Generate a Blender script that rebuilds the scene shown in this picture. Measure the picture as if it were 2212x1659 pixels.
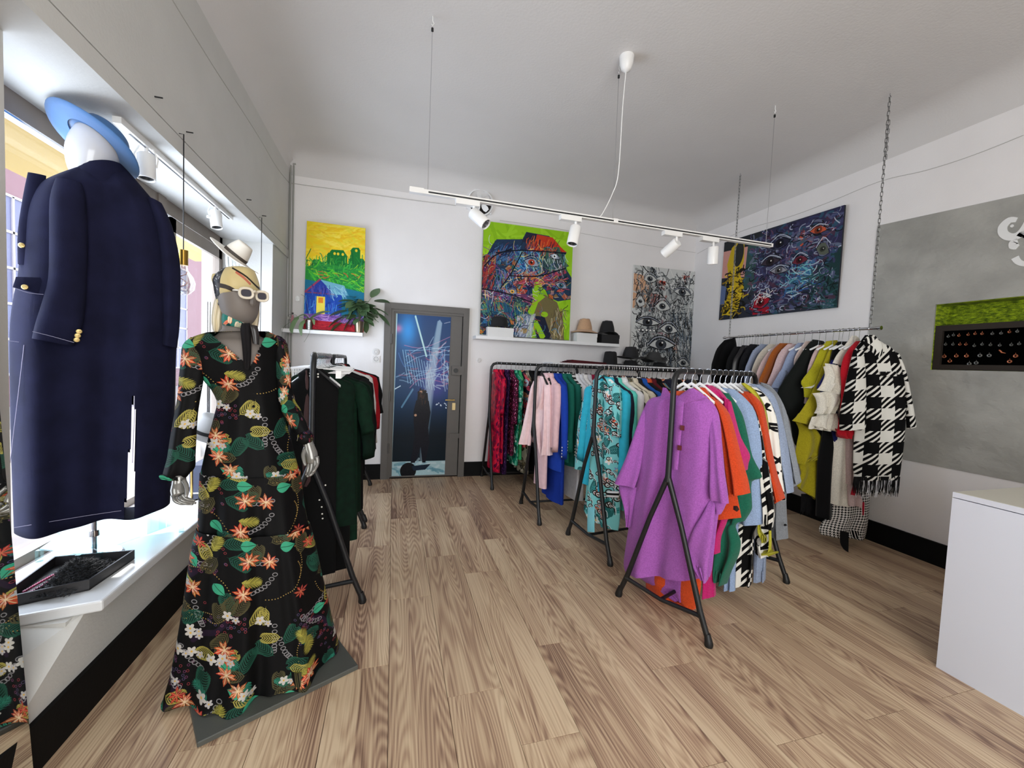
import bpy, math, random
import numpy as np
from mathutils import Vector, Matrix, Euler
random.seed(7); RNG = np.random.default_rng(7)
for _o in list(bpy.data.objects): bpy.data.objects.remove(_o)
SC = bpy.context.scene; COL = SC.collection

# ---------------------------------------------------------------- camera
YAW, PIT, ROL, FPX, CH = 0.282867, 0.0489558, -0.0426357, 890.61, 1.48
_fw = Vector((math.sin(YAW)*math.cos(PIT), math.cos(YAW)*math.cos(PIT), -math.sin(PIT)))
_rt = Vector((math.cos(YAW), -math.sin(YAW), 0)); _dn = _fw.cross(_rt)
_r2 = math.cos(ROL)*_rt + math.sin(ROL)*_dn; _d2 = -math.sin(ROL)*_rt + math.cos(ROL)*_dn
CAMP = Vector((0, 0, CH))
cd = bpy.data.cameras.new('camera'); cam = bpy.data.objects.new('camera', cd); COL.objects.link(cam)
_m = Matrix((_r2, -_d2, -_fw)).transposed().to_4x4(); _m.translation = CAMP
cam.matrix_world = _m
cd.sensor_fit = 'HORIZONTAL'; cd.sensor_width = 36; cd.lens = FPX/2212*36; cd.clip_start = 0.02; cd.clip_end = 200
SC.camera = cam

# ---------------------------------------------------------------- world, lights, exposure
w = bpy.data.worlds.new('daylight'); SC.world = w; w.use_nodes = True
bg = w.node_tree.nodes['Background']; bg.inputs[0].default_value = (0.86, 0.93, 1.0, 1); bg.inputs[1].default_value = 2.4
def area(name, loc, rot, sx, sy, power, col):
    l = bpy.data.lights.new(name, 'AREA'); l.shape = 'RECTANGLE'; l.size = sx; l.size_y = sy; l.energy = power; l.color = col
    o = bpy.data.objects.new(name, l); COL.objects.link(o); o.location = loc; o.rotation_euler = rot
    return o
# daylight of the shop window on the left; added fill lamp behind the camera
area('window_daylight', (-1.78, 3.3, 1.55), (0, math.radians(-90), 0), 2.0, 2.6, 86, (0.72, 0.84, 1.0))
area('front_fill', (0.5, -1.75, 1.75), (math.radians(90), 0, 0), 2.6, 2.5, 56, (1.0, 0.965, 0.89))
sl = bpy.data.lights.new('sun', 'SUN'); sl.energy = 4.0; sl.angle = 0.01; sl.color = (1, .97, .92)
so = bpy.data.objects.new('sun', sl); COL.objects.link(so); so.rotation_euler = Vector((-.26, -.12, 1)).to_track_quat('Z', 'Y').to_euler()   # steep sun that only reaches the sill
SC.view_settings.view_transform = 'Standard'; SC.view_settings.look = 'None'
SC.view_settings.gamma = 1; SC.view_settings.use_curve_mapping = False; SC.view_settings.exposure = 0.62
SC.cycles.use_denoising = True; SC.cycles.max_bounces = 8; SC.cycles.transparent_max_bounces = 12
SC.cycles.caustics_reflective = False; SC.cycles.caustics_refractive = False

# ---------------------------------------------------------------- pixel helpers (photograph frame 2212 x 1659)
def ray(x, y): return (_r2*((x-1106)/FPX) + _d2*((y-829.5)/FPX) + _fw)
def onX(x, y, X): r = ray(x, y); return CAMP + r*(X/r.x)
def onY(x, y, Y): r = ray(x, y); return CAMP + r*(Y/r.y)
def onZ(x, y, Z): r = ray(x, y); return CAMP + r*((Z-CH)/r.z)
class Plane:                       # a vertical plane through c with horizontal normal n (pointing away from the camera)
    def __init__(s, c, n):
        s.c = Vector((c[0], c[1], 0)); s.n = Vector((n[0], n[1], 0)).normalized()
    def at(s, x, y, off=0.0):
        r = ray(x, y); k = ((s.c + s.n*off) - Vector((0, 0, 0))).dot(s.n) / r.dot(s.n)
        return CAMP + r*k
# ---------------------------------------------------------------- materials
def srgb(c): return tuple(((v/12.92) if v <= 0.04045 else ((v+0.055)/1.055)**2.4) for v in c)
def rgb(r, g, b): return srgb((r/255, g/255, b/255))
_mats = {}
def mat(name, col, rough=0.6, metal=0.0, noise=0.0, nscale=60, bump=0.0, bscale=200, spec=0.5, sheen=0.0, dark=None, stretch=None, bdist=.004):
    """principled surface with fine procedural mottling and relief"""
    if name in _mats: return _mats[name]
    m = bpy.data.materials.new(name); m.use_nodes = True; nt = m.node_tree; b = nt.nodes['Principled BSDF']
    b.inputs['Base Color'].default_value = (*col, 1); b.inputs['Roughness'].default_value = rough
    b.inputs['Metallic'].default_value = metal; b.inputs['Specular IOR Level'].default_value = spec
    if sheen: b.inputs['Sheen Weight'].default_value = sheen
    tc = nt.nodes.new('ShaderNodeTexCoord'); co = tc.outputs['Object']
    if stretch:
        mp = nt.nodes.new('ShaderNodeMapping'); mp.inputs['Scale'].default_value = stretch; nt.links.new(co, mp.inputs[0]); co = mp.outputs[0]
    if noise:
        n = nt.nodes.new('ShaderNodeTexNoise'); n.inputs['Scale'].default_value = nscale; n.inputs['Detail'].default_value = 4
        nt.links.new(co, n.inputs['Vector'])
        r = nt.nodes.new('ShaderNodeValToRGB'); d = dark or tuple(v*(1-noise) for v in col)
        r.color_ramp.elements[0].position = 0.32; r.color_ramp.elements[0].color = (*d, 1)
        r.color_ramp.elements[1].position = 0.68; r.color_ramp.elements[1].color = (*tuple(min(1, v*(1+noise*0.6)) for v in col), 1)
        nt.links.new(n.outputs['Fac'], r.inputs[0]); nt.links.new(r.outputs[0], b.inputs['Base Color'])
    if bump:
        n2 = nt.nodes.new('ShaderNodeTexNoise'); n2.inputs['Scale'].default_value = bscale; n2.inputs['Detail'].default_value = 5
        nt.links.new(co, n2.inputs['Vector'])
        bp = nt.nodes.new('ShaderNodeBump'); bp.inputs['Strength'].default_value = bump; bp.inputs['Distance'].default_value = bdist
        nt.links.new(n2.outputs['Fac'], bp.inputs['Height']); nt.links.new(bp.outputs[0], b.inputs['Normal'])
    _mats[name] = m; return m
def cloth(r, g, b, kind='plain'):
    n = f'{kind}_{r}_{g}_{b}'; c = rgb(r, g, b)
    if kind == 'wool': return mat(n, c, 0.95, noise=0.18, nscale=140, bump=0.6, bscale=420, spec=0.15, sheen=0.15)
    if kind == 'satin': return mat(n, c, 0.35, noise=0.08, nscale=9, spec=0.5)
    if kind == 'velvet': return mat(n, c, 0.8, noise=0.35, nscale=30, bump=0.3, bscale=260, spec=0.15)
    return mat(n, c, 0.85, noise=0.07, nscale=30, bump=0.25, bscale=600, spec=0.2)
def img_mat(name, arr, scale=(1, 1), rough=0.7, bump=0.0, repeat=True):
    """material whose print is painted in this script (numpy array, top row first)"""
    if name in _mats: return _mats[name]
    h, wd = arr.shape[:2]
    im = bpy.data.images.new(name, wd, h); px = np.ones((h, wd, 4), np.float32); px[..., :3] = np.clip(arr, 0, 1)[::-1]
    im.pixels.foreach_set(px.ravel()); im.update(); im.pack()
    m = bpy.data.materials.new(name); m.use_nodes = True; nt = m.node_tree; b = nt.nodes['Principled BSDF']
    b.inputs['Roughness'].default_value = rough; b.inputs['Specular IOR Level'].default_value = 0.12
    uv = nt.nodes.new('ShaderNodeUVMap'); mp = nt.nodes.new('ShaderNodeMapping'); mp.inputs['Scale'].default_value = (scale[0], scale[1], 1)
    t = nt.nodes.new('ShaderNodeTexImage'); t.image = im; t.extension = 'REPEAT' if repeat else 'EXTEND'
    nt.links.new(uv.outputs[0], mp.inputs[0]); nt.links.new(mp.outputs[0], t.inputs[0]); nt.links.new(t.outputs[0], b.inputs['Base Color'])
    if bump:
        bp = nt.nodes.new('ShaderNodeBump'); bp.inputs['Strength'].default_value = bump; bp.inputs['Distance'].default_value = 0.004
        nt.links.new(t.outputs[0], bp.inputs['Height']); nt.links.new(bp.outputs[0], b.inputs['Normal'])
    _mats[name] = m; return m
def glass_mat(name, tint=(1, 1, 1), clear=0.9, rough=0.02):
    if name in _mats: return _mats[name]
    m = bpy.data.materials.new(name); m.use_nodes = True; nt = m.node_tree; nt.nodes.clear()
    o = nt.nodes.new('ShaderNodeOutputMaterial'); mx = nt.nodes.new('ShaderNodeMixShader'); mx.inputs[0].default_value = 1-clear
    t = nt.nodes.new('ShaderNodeBsdfTransparent'); t.inputs[0].default_value = (*tint, 1)
    g = nt.nodes.new('ShaderNodeBsdfGlossy'); g.inputs['Roughness'].default_value = rough
    nt.links.new(t.outputs[0], mx.inputs[1]); nt.links.new(g.outputs[0], mx.inputs[2]); nt.links.new(mx.outputs[0], o.inputs[0])
    _mats[name] = m; return m

# ---------------------------------------------------------------- mesh builder
class MB:
    def __init__(s): s.v = []; s.f = []; s.uv = {}
    def add(s, vs, fs, uvs=None):
        o = len(s.v); s.v += [Vector(p) for p in vs]; k = len(s.f); s.f += [tuple(i+o for i in f) for f in fs]
        if uvs:
            for i, u in enumerate(uvs): s.uv[k+i] = u
        return s
    def box(s, a, b, M=None):
        x0, y0, z0 = a; x1, y1, z1 = b
        vs = [Vector(p) for p in ((x0,y0,z0),(x1,y0,z0),(x1,y1,z0),(x0,y1,z0),(x0,y0,z1),(x1,y0,z1),(x1,y1,z1),(x0,y1,z1))]
        if M is not None: vs = [M @ p for p in vs]
        return s.add(vs, [(3,2,1,0),(4,5,6,7),(0,1,5,4),(1,2,6,5),(2,3,7,6),(3,0,4,7)])
    def hexa(s, bot, top):
        n = len(bot); vs = list(bot)+list(top)
        return s.add(vs, [tuple(range(n))[::-1], tuple(range(n, 2*n))] + [(i, (i+1) % n, n+(i+1) % n, n+i) for i in range(n)])
    def tube(s, pts, r, n=8, cap=True, flat=None):
        pts = [Vector(p) for p in pts]; rs = r if isinstance(r, (list, tuple)) else [r]*len(pts)
        rings = []; ref = None
        for i, p in enumerate(pts):
            t = (pts[min(i+1, len(pts)-1)] - pts[max(i-1, 0)]).normalized()
            if ref is None: ref = t.orthogonal().normalized() if flat is None else Vector(flat)
            a = (ref - t*ref.dot(t)); a = a.normalized() if a.length > 1e-6 else t.orthogonal().normalized(); ref = a; b = t.cross(a)
            rings.append([p + (a*math.cos(2*math.pi*k/n) + b*math.sin(2*math.pi*k/n))*rs[i] for k in range(n)])
        return s.loft(rings, cap)
    def loft(s, rings, cap=True, closed=True, uvs=None, skip=None):
        n = len(rings[0]); vs = [p for r in rings for p in r]; fs = []; us = []
        m = n if closed else n-1
        for i in range(len(rings)-1):
            for k in range(m):
                j = (k+1) % n
                if skip and skip((rings[i][k]+rings[i][j]+rings[i+1][k]+rings[i+1][j])/4, i, k): continue
                fs.append((i*n+k, i*n+j, (i+1)*n+j, (i+1)*n+k))
                if uvs is not None:
                    u0, u1 = uvs[i][k], uvs[i][k+1]; u3, u2 = uvs[i+1][k], uvs[i+1][k+1]
                    us.append((u0, u1, u2, u3))
        if cap:
            fs.append(tuple(range(n))[::-1]); L = (len(rings)-1)*n; fs.append(tuple(range(L, L+n)))
            if uvs is not None: us += [tuple(uvs[0][k] for k in range(n))[::-1], tuple(uvs[-1][k] for k in range(n))]
        return s.add(vs, fs, us if uvs is not None else None)
    def lathe(s, prof, n=20, c=(0, 0, 0), M=None, cap=True):
        c = Vector(c); rings = [[c + Vector((r*math.cos(2*math.pi*k/n), r*math.sin(2*math.pi*k/n), z)) for k in range(n)] for r, z in prof]
        if M is not None: rings = [[M @ p for p in r] for r in rings]
        return s.loft(rings, cap)
    def build(s, name, m, parent=None, smooth=True, off=None, angle=40):
        me = bpy.data.meshes.new(name)
        o0 = Vector(off) if off is not None else (parent_world(parent) if parent else Vector((0, 0, 0)))
        me.from_pydata([tuple(p-o0) for p in s.v], [], s.f)
        if s.uv:
            L = me.uv_layers.new(name='UVMap')
            for fi, us in s.uv.items():
                p = me.polygons[fi]
                for k, li in enumerate(p.loop_indices):
                    if k < len(us): L.data[li].uv = us[k]
        for mm in (m if isinstance(m, (list, tuple)) else [m]): me.materials.append(mm)
        if smooth:
            me.polygons.foreach_set('use_smooth', [True]*len(me.polygons))
            if angle: 
                try: me.set_sharp_from_angle(angle=math.radians(angle))
                except Exception: pass
        me.validate(); me.update()
        o = bpy.data.objects.new(name, me); COL.objects.link(o)
        if parent: o.parent = parent
        elif off is not None: o.location = o0
        return o
def parent_world(o):
    v = Vector((0, 0, 0))
    while o is not None: v += o.location; o = o.parent
    return v
def tag(o, label=None, cat=None, group=None, kind=None):
    if label: o['label'] = label
    if cat: o['category'] = cat
    if group: o['group'] = group
    if kind: o['kind'] = kind
    return o
def empty(name, loc, label=None, cat=None, group=None, kind=None):
    o = bpy.data.objects.new(name, None); o.empty_display_size = 0.05; COL.objects.link(o); o.location = loc
    return tag(o, label, cat, group, kind)
def struct(name, mb, m, parent=None, smooth=False):
    o = mb.build(name, m, parent, smooth=smooth)
    if parent is None: o['kind'] = 'structure'
    return o
def copy_tree(o, parent=None):
    c = o.copy(); COL.objects.link(c); c.parent = parent
    for ch in list(o.children): copy_tree(ch, c)
    return c
def catmull(pts, k=4):
    P = [Vector(p) for p in pts]; out = []
    for i in range(len(P)-1):
        p0, p1, p2, p3 = P[max(i-1, 0)], P[i], P[i+1], P[min(i+2, len(P)-1)]
        for j in range(k):
            t = j/k
            out.append(0.5*((2*p1) + (p2-p0)*t + (2*p0-5*p1+4*p2-p3)*t*t + (3*p1-p0-3*p2+p3)*t**3))
    out.append(P[-1]); return out
def loft_px(name, plane, rows, m, parent, b=0.03, ratio=None, folds=(), n=14, sub=3, off=0.0, inner=True, skip=None, zmin=None, tail=None, edge=0.6):
    """cloth or body built as closed rings: rows = (xl, yl, xr, yr[, offset]) are the left and right edge of the thing as
    seen in the photograph, at the true distance of its own plane; rings bulge by b (or ratio x half width) before and behind it"""
    R = [(Vector((r[0], r[1], r[2])), Vector((r[3], 0, 0)), (r[4] if len(r) > 4 else 0.0)) for r in rows]
    A = catmull([Vector((r[0], r[1], r[4] if len(r) > 4 else 0.0)) for r in rows], sub)
    B = catmull([Vector((r[2], r[3], 0)) for r in rows], sub)
    rings = []; uvs = []; vlen = 0; last = None; T = len(A)-1
    for i, (a, c) in enumerate(zip(A, B)):
        L = plane.at(a.x, a.y, off+a.z); Q = plane.at(c.x, c.y, off+a.z)
        mid = (L+Q)/2; h = (Q-L)/2; hw = h.length; t = i/T
        if last is not None: vlen += (mid-last).length
        last = mid; bb = hw*ratio if ratio is not None else b*min(1.0, 0.35+t*4)
        ring = []; uv = []
        for side in (0, 1):
            for k in range(n):
                u = -math.cos(math.pi*k/n) if side == 0 else math.cos(math.pi*k/n)
                env = max(0.0, 1-u*u)**edge
                s = -1 if side == 0 else 1          # front (towards camera) first
                d = s*bb*env
                for fr, am, ph, slant in folds: d += am*(0.15+0.85*t)*math.sin(fr*u+ph+slant*t)
                p = mid + h*u + plane.n*d
                if zmin is not None: p.z = max(p.z, zmin + 0.006*math.sin(9*u))
                ring.append(p); uv.append((hw*u + (0 if side == 0 else 0.37) + 1, -vlen + 3))
        uv.append((hw*(-1) + 1.0, -vlen + 3)); 
        rings.append(ring); uvs.append(uv)
    mb = MB(); mb.loft(rings, cap=not inner, uvs=uvs, skip=skip)
    if inner:   # turn the hem inwards so the cloth has a thickness and a dark inside
        last = rings[-1]; c = sum(last, Vector())/len(last)
        dv = sum(rings[-2], Vector())/len(last)-c; dv = dv.normalized()*min(.08, (sum(rings[0], Vector())/len(last)-c).length*.4) if dv.length > 1e-6 else dv
        r2 = [c + (p-c)*0.94 + dv*.04 for p in last]; r3 = [c + (p-c)*0.86 + dv for p in last]
        mb.loft([last, r2, r3], cap=False, uvs=[uvs[-1]]*3)
        f0 = rings[0]; c0 = sum(f0, Vector())/len(f0)
        dt = (sum(rings[1], Vector())/len(f0)-c0); dt = dt.normalized()*min(.03, dt.length*2) if dt.length > 1e-6 else dt
        mb.loft([[c0 + (p-c0)*0.85 + dt for p in f0], f0], cap=False, uvs=[uvs[0]]*2)
    return mb.build(name, m, parent, angle=None)
# ---------------------------------------------------------------- a small painter for prints and pictures (top row first, u right, v down)
class Art:
    def __init__(s, w, h, bg): s.w, s.h = w, h; s.a = np.ones((h, w, 3), np.float32)*(np.array(bg, np.float32)/255)
    def _box(s, x0, y0, x1, y1):
        return max(0, int(x0)), max(0, int(y0)), min(s.w, int(x1)+2), min(s.h, int(y1)+2)
    def poly(s, pts, c, al=1.0, tex=0.06):
        P = np.array(pts, float)*[s.w, s.h]; x0, y0, x1, y1 = s._box(P[:, 0].min(), P[:, 1].min(), P[:, 0].max(), P[:, 1].max())
        if x1 <= x0 or y1 <= y0: return
        X, Y = np.meshgrid(np.arange(x0, x1)+.5, np.arange(y0, y1)+.5); ins = np.zeros(X.shape, bool)
        for i in range(len(P)):
            a, b = P[i], P[(i+1) % len(P)]
            if a[1] == b[1]: continue
            ins ^= ((a[1] > Y) != (b[1] > Y)) & (X < (b[0]-a[0])*(Y-a[1])/(b[1]-a[1])+a[0])
        R = s.a[y0:y1, x0:x1]; c = np.array(c)/255; k = ins[..., None]*al
        R[:] = R*(1-k) + k*(c + RNG.normal(0, tex, X.shape)[..., None]*0.5)
    def stroke(s, pts, wd, c, al=1.0, smooth=True):
        P = [Vector((p[0], p[1])) for p in pts]
        if smooth and len(P) > 2: P = [Vector((q.x, q.y)) for q in catmull([Vector((p.x, p.y, 0)) for p in P], 4)]
        P = np.array([(p.x*s.w, p.y*s.h) for p in P]); r = wd*s.w/2
        x0, y0, x1, y1 = s._box(P[:, 0].min()-r, P[:, 1].min()-r, P[:, 0].max()+r, P[:, 1].max()+r)
        if x1 <= x0 or y1 <= y0: return
        X, Y = np.meshgrid(np.arange(x0, x1)+.5, np.arange(y0, y1)+.5); D = np.full(X.shape, 1e9)
        for a, b in zip(P[:-1], P[1:]):
            d = b-a; L = d@d+1e-9; t = np.clip(((X-a[0])*d[0]+(Y-a[1])*d[1])/L, 0, 1)
            D = np.minimum(D, (X-a[0]-t*d[0])**2+(Y-a[1]-t*d[1])**2)
        k = np.clip(r+.5-np.sqrt(D), 0, 1)[..., None]*al; R = s.a[y0:y1, x0:x1]; R[:] = R*(1-k)+k*np.array(c)/255
    def ell(s, cx, cy, rx, ry, c, ang=0, al=1.0, ring=None):
        a = [(cx+math.cos(t)*rx*math.cos(ang)-math.sin(t)*ry*math.sin(ang), cy+(math.cos(t)*rx*math.sin(ang)+math.sin(t)*ry*math.cos(ang))*s.w/s.h) for t in np.linspace(0, 2*math.pi, 22)]
        if ring: s.stroke(a, ring, c, al, smooth=False)
        else: s.poly(a, c, al)
    def scribble(s, box, n, cols, wd=(.004, .01), ln=.12, curl=1.2, al=.9, ang=None, spread=.35):
        x0, y0, x1, y1 = box
        for i in range(n):
            x, y = random.uniform(x0, x1), random.uniform(y0, y1); a = random.uniform(0, 6.28) if ang is None else ang+random.uniform(-spread, spread); pts = [(x, y)]
            k = random.uniform(-curl, curl)
            for j in range(3):
                x += math.cos(a)*ln/3*random.uniform(.5, 1.3); y += math.sin(a)*ln/3*random.uniform(.5, 1.3); a += k; pts.append((x, y))
            s.stroke(pts, random.uniform(*wd), random.choice(cols), al)
    def eye(s, x, y, rx, ry, iris, rim, white=(206, 210, 214), ang=0):
        c, n = math.cos(ang), math.sin(ang); T = lambda u, v: (x+(u*c-v*n)*rx, y+(u*n+v*c)*ry*1.0)
        top = [T(-1.15, .1), T(-.5, -.75), T(.2, -.95), T(.8, -.4), T(1.25, .25)]; bot = [T(1.25, .25), T(.5, .75), T(-.3, .8), T(-1.15, .1)]
        s.poly([T(-1.1, .1), T(-.5, -.6), T(.2, -.75), T(.8, -.3), T(1.2, .25), T(.5, .6), T(-.3, .65)], white); s.ell(x, y, rx*.5, rx*.45, iris); s.ell(x, y, rx*.2, rx*.2, (16, 14, 16)); s.ell(x+rx*.12, y-rx*.1, rx*.08, rx*.08, (236, 232, 226))
        for k in range(3): s.stroke([(p[0]+random.gauss(0, .004), p[1]-k*ry*.22) for p in top], rx*.09, rim if k != 1 else (150, 156, 170), .9)
        s.stroke(bot, rx*.08, rim)
    def wrap(s, fn):                   # draw a motif with its wrapped copies so that the print tiles
        st = random.getstate()
        for dx in (-1, 0, 1):
            for dy in (-1, 0, 1):
                random.setstate(st); fn(dx, dy)

def frond(A, x, y, a, L, c, n=7, w=.012, dx=0, dy=0):
    ca, sa = math.cos(a), math.sin(a)
    A.stroke([(x+dx, y+dy), (x+ca*L+dx, y+sa*L+dy)], w*.5, tuple(v*.6 for v in c))
    for i in range(n):
        t = (i+1)/n; l = L*.55*math.sin(math.pi*(.25+.65*t)); px, py = x+ca*L*t+dx, y+sa*L*t+dy
        for sgn in (-1, 1):
            b = a+sgn*.85; A.stroke([(px, py), (px+math.cos(b)*l*.6, py+math.sin(b)*l*.6), (px+math.cos(b-sgn*.25)*l, py+math.sin(b-sgn*.25)*l)], w, c)
def leafy(A, x, y, a, L, c, dx=0, dy=0, cut=True):
    P = []
    for t in np.linspace(0, 1, 14):
        wd = L*.38*math.sin(math.pi*t**.7)*(1 if not cut or int(t*26) % 2 else .55); P.append((t*L, wd))
    pts = [(u, v) for u, v in P]+[(u, -v) for u, v in P[::-1]]
    A.poly([(x+dx+u*math.cos(a)-v*math.sin(a), y+dy+u*math.sin(a)+v*math.cos(a)) for u, v in pts], c)
    A.stroke([(x+dx, y+dy), (x+dx+L*math.cos(a), y+dy+L*math.sin(a))], .004, tuple(v*.5 for v in c))
def monstera(A, x, y, a, L, c, dx=0, dy=0):
    ca, sa = math.cos(a), math.sin(a)
    for i in range(8):
        t = (i+.5)/8; l = L*.5*math.sin(math.pi*(.15+.8*t)); px, py = x+ca*L*t+dx, y+sa*L*t+dy
        for sgn in (-1, 1):
            b = a+sgn*(.9-.3*t); q = (px+math.cos(b)*l, py+math.sin(b)*l); w_ = L*.06; k = random.uniform(.8, 1.1)
            A.poly([(px-ca*w_, py-sa*w_), (px+math.cos(b)*l*.7-ca*w_, py+math.sin(b)*l*.7-sa*w_), q, (px+math.cos(b)*l*.7+ca*w_*.7, py+math.sin(b)*l*.7+sa*w_*.7), (px+ca*w_, py+sa*w_)], tuple(min(255, v*k) for v in c))
            A.stroke([(px, py), q], .002, tuple(v*.55 for v in c))
def lily(A, x, y, r, c, dx=0, dy=0, n=6, c2=(250, 190, 110)):
    a0 = random.uniform(0, 6)
    for i in range(n):
        a = a0+i*6.28/n+random.uniform(-.2, .2); l = r*random.uniform(.8, 1.2)
        A.poly([(x+dx, y+dy), (x+dx+math.cos(a-.3)*l*.6, y+dy+math.sin(a-.3)*l*.6), (x+dx+math.cos(a)*l, y+dy+math.sin(a)*l), (x+dx+math.cos(a+.3)*l*.6, y+dy+math.sin(a+.3)*l*.6)], tuple(min(255, v*random.uniform(.75, 1.1)) for v in c))
        A.stroke([(x+dx, y+dy), (x+dx+math.cos(a)*l*.75, y+dy+math.sin(a)*l*.75)], .004, c2)
def blossom(A, x, y, r, dx=0, dy=0, c=(232, 230, 226), mid=(235, 190, 90)):
    for i in range(5):
        a = i*1.257+.3; A.ell(x+dx+math.cos(a)*r*.55, y+dy+math.sin(a)*r*.55, r*.5, r*.33, c, a)
    A.ell(x+dx, y+dy, r*.2, r*.2, mid)
def links(A, x, y, a, n, r, c, dx=0, dy=0):
    for i in range(n):
        A.ell(x+dx+math.cos(a)*i*r*1.9, y+dy+math.sin(a)*i*r*1.9+.02*math.sin(i*.6), r, r*.8, c, ring=.005)

def print_tropical():
    A = Art(1024, 1024, (9, 9, 11)); random.seed(3)
    def scatter(n, fn):
        for i in range(n):
            x, y, a = random.random(), random.random(), random.uniform(0, 6.28)
            A.wrap(lambda dx, dy: fn(x, y, a, dx, dy))
    scatter(5, lambda x, y, a, dx, dy: [A.stroke([(x+dx+.045*i*math.cos(a)+.02*math.sin(i), y+dy+.045*i*math.sin(a)) for i in range(6)], .03, (42, 26, 50), .8)]
            + [A.ell(x+dx+random.gauss(0, .07), y+dy+random.gauss(0, .05), .007, .007, random.choice([(120, 70, 110), (90, 80, 120), (150, 60, 70)]), ring=.003) for _ in range(36)])
    scatter(8, lambda x, y, a, dx, dy: [A.ell(x+dx+math.cos(a+i*.05)*i*.012, y+dy+math.sin(a+i*.05)*i*.012, .0035, .0035, (190, 160, 90)) for i in range(26)])
    scatter(11, lambda x, y, a, dx, dy: links(A, x, y, a, 7, .014, (150, 150, 156), dx, dy))
    scatter(17, lambda x, y, a, dx, dy: frond(A, x, y, a, .13, (34, 84, 70), 9, .007, dx, dy))
    scatter(12, lambda x, y, a, dx, dy: frond(A, x, y, a, .11, (176, 168, 84), 8, .006, dx, dy))
    scatter(14, lambda x, y, a, dx, dy: frond(A, x, y, a, .12, (84, 80, 54), 9, .006, dx, dy))
    scatter(5, lambda x, y, a, dx, dy: monstera(A, x, y, a, .11, (190, 186, 84), dx, dy))
    scatter(8, lambda x, y, a, dx, dy: monstera(A, x, y, a, .10, (52, 146, 124), dx, dy))
    scatter(8, lambda x, y, a, dx, dy: leafy(A, x, y, a, .09, (66, 176, 140), dx, dy, False))
    scatter(12, lambda x, y, a, dx, dy: [lily(A, x, y, .058, (206, 92, 60), dx, dy, 9, (236, 200, 150)), lily(A, x, y, .036, (226, 150, 120), dx, dy, 6, (250, 225, 190))])
    scatter(5, lambda x, y, a, dx, dy: lily(A, x, y, .045, (176, 52, 48), dx, dy, 8, (220, 120, 90)))
    scatter(13, lambda x, y, a, dx, dy: [blossom(A, x, y, .030, dx, dy, (214, 214, 212)), blossom(A, x+.045, y+.02, .022, dx, dy, (196, 196, 200))])
    return A.a*np.array([.86, .84, .82], np.float32)
def print_kaftan():
    A = Art(768, 768, (126, 205, 205)); random.seed(5)
    for i in range(46):
        x, y, a = random.random(), random.random(), random.uniform(0, 6.28); k = random.choice('pppllfrww')
        A.wrap(lambda dx, dy: frond(A, x, y, a, .17, (38, 104, 104), 8, .013, dx, dy) if k == 'p' else
               leafy(A, x, y, a, .14, (56, 150, 150), dx, dy) if k == 'l' else lily(A, x, y, .06, (196, 52, 66), dx, dy, 8) if k == 'f' else
               lily(A, x, y, .05, (30, 90, 190), dx, dy, 7) if k == 'r' else blossom(A, x, y, .05, dx, dy))
    for i in range(95):
        x, y, r = random.random(), random.random(), random.uniform(.012, .045)
        A.wrap(lambda dx, dy: [A.ell(x+dx, y+dy, r, r*.7, (44, 32, 30), .4, ring=.013), A.ell(x+dx, y+dy, r*.6, r*.4, (235, 238, 236), .4, ring=.007), A.ell(x+dx+.02, y+dy, r*.35, r*.3, (110, 62, 48), .4), A.stroke([(x+dx, y+dy), (x+dx+r*2, y+dy+r), (x+dx+r*2.4, y+dy+r*2.6)], .009, (54, 50, 50)), A.stroke([(x+dx+.01, y+dy), (x+dx+r*2+.012, y+dy+r), (x+dx+r*2.4+.012, y+dy+r*2.6)], .006, (226, 232, 232))])
    return A.a
def print_spots(bg, cols, n=160, r=(.01, .04), seed=1, size=384):
    A = Art(size, size, bg); random.seed(seed)
    for i in range(n):
        x, y, rr, a, c = random.random(), random.random(), random.uniform(*r), random.uniform(0, 3), random.choice(cols)
        A.wrap(lambda dx, dy: A.ell(x+dx, y+dy, rr, rr*.55, c, a))
    return A.a
def print_leaves(bg, cols, n=40, seed=1, size=384, L=.2):
    A = Art(size, size, bg); random.seed(seed)
    for i in range(n):
        x, y, a, c = random.random(), random.random(), random.uniform(0, 6.28), random.choice(cols)
        A.wrap(lambda dx, dy: (leafy if i % 2 else frond)(A, x, y, a, L, c, dx=dx, dy=dy))
    return A.a
def print_blobs():
    A = Art(512, 512, (236, 234, 226)); random.seed(8)
    for i in range(40):
        x, y, a = random.random(), random.random(), random.uniform(0, 6.28)
        pts = [(x, y)]; 
        for j in range(4): a += random.uniform(-.9, .9); pts.append((pts[-1][0]+math.cos(a)*.09, pts[-1][1]+math.sin(a)*.09))
        A.wrap(lambda dx, dy: A.stroke([(p[0]+dx, p[1]+dy) for p in pts], random.uniform(.03, .06), (16, 16, 18)))
    return A.a
def print_jumbo(n=256):
    x, y = np.meshgrid((np.arange(n)+.5)/n, (np.arange(n)+.5)/n); st = ((x+y) % .25) < .135
    a = np.where((x < .5) & (y < .5), 1, np.where((x >= .5) & (y >= .5), 0, st))[..., None]
    return a*np.array([[.035, .035, .04]])+(1-a)*np.array([[.86, .85, .82]])
def print_houndstooth(px=16):
    a = np.zeros((8, 8))
    for i in range(8):
        for j in range(8):
            warp, weft = (i % 8) < 4, (j % 8) < 4
            a[j, i] = warp if ((i+j) % 4) < 2 else weft
    a = np.repeat(np.repeat(a, px, 0), px, 1)[..., None]
    return a*np.array([[.90, .89, .87]])+(1-a)*np.array([[.03, .03, .035]])

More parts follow.
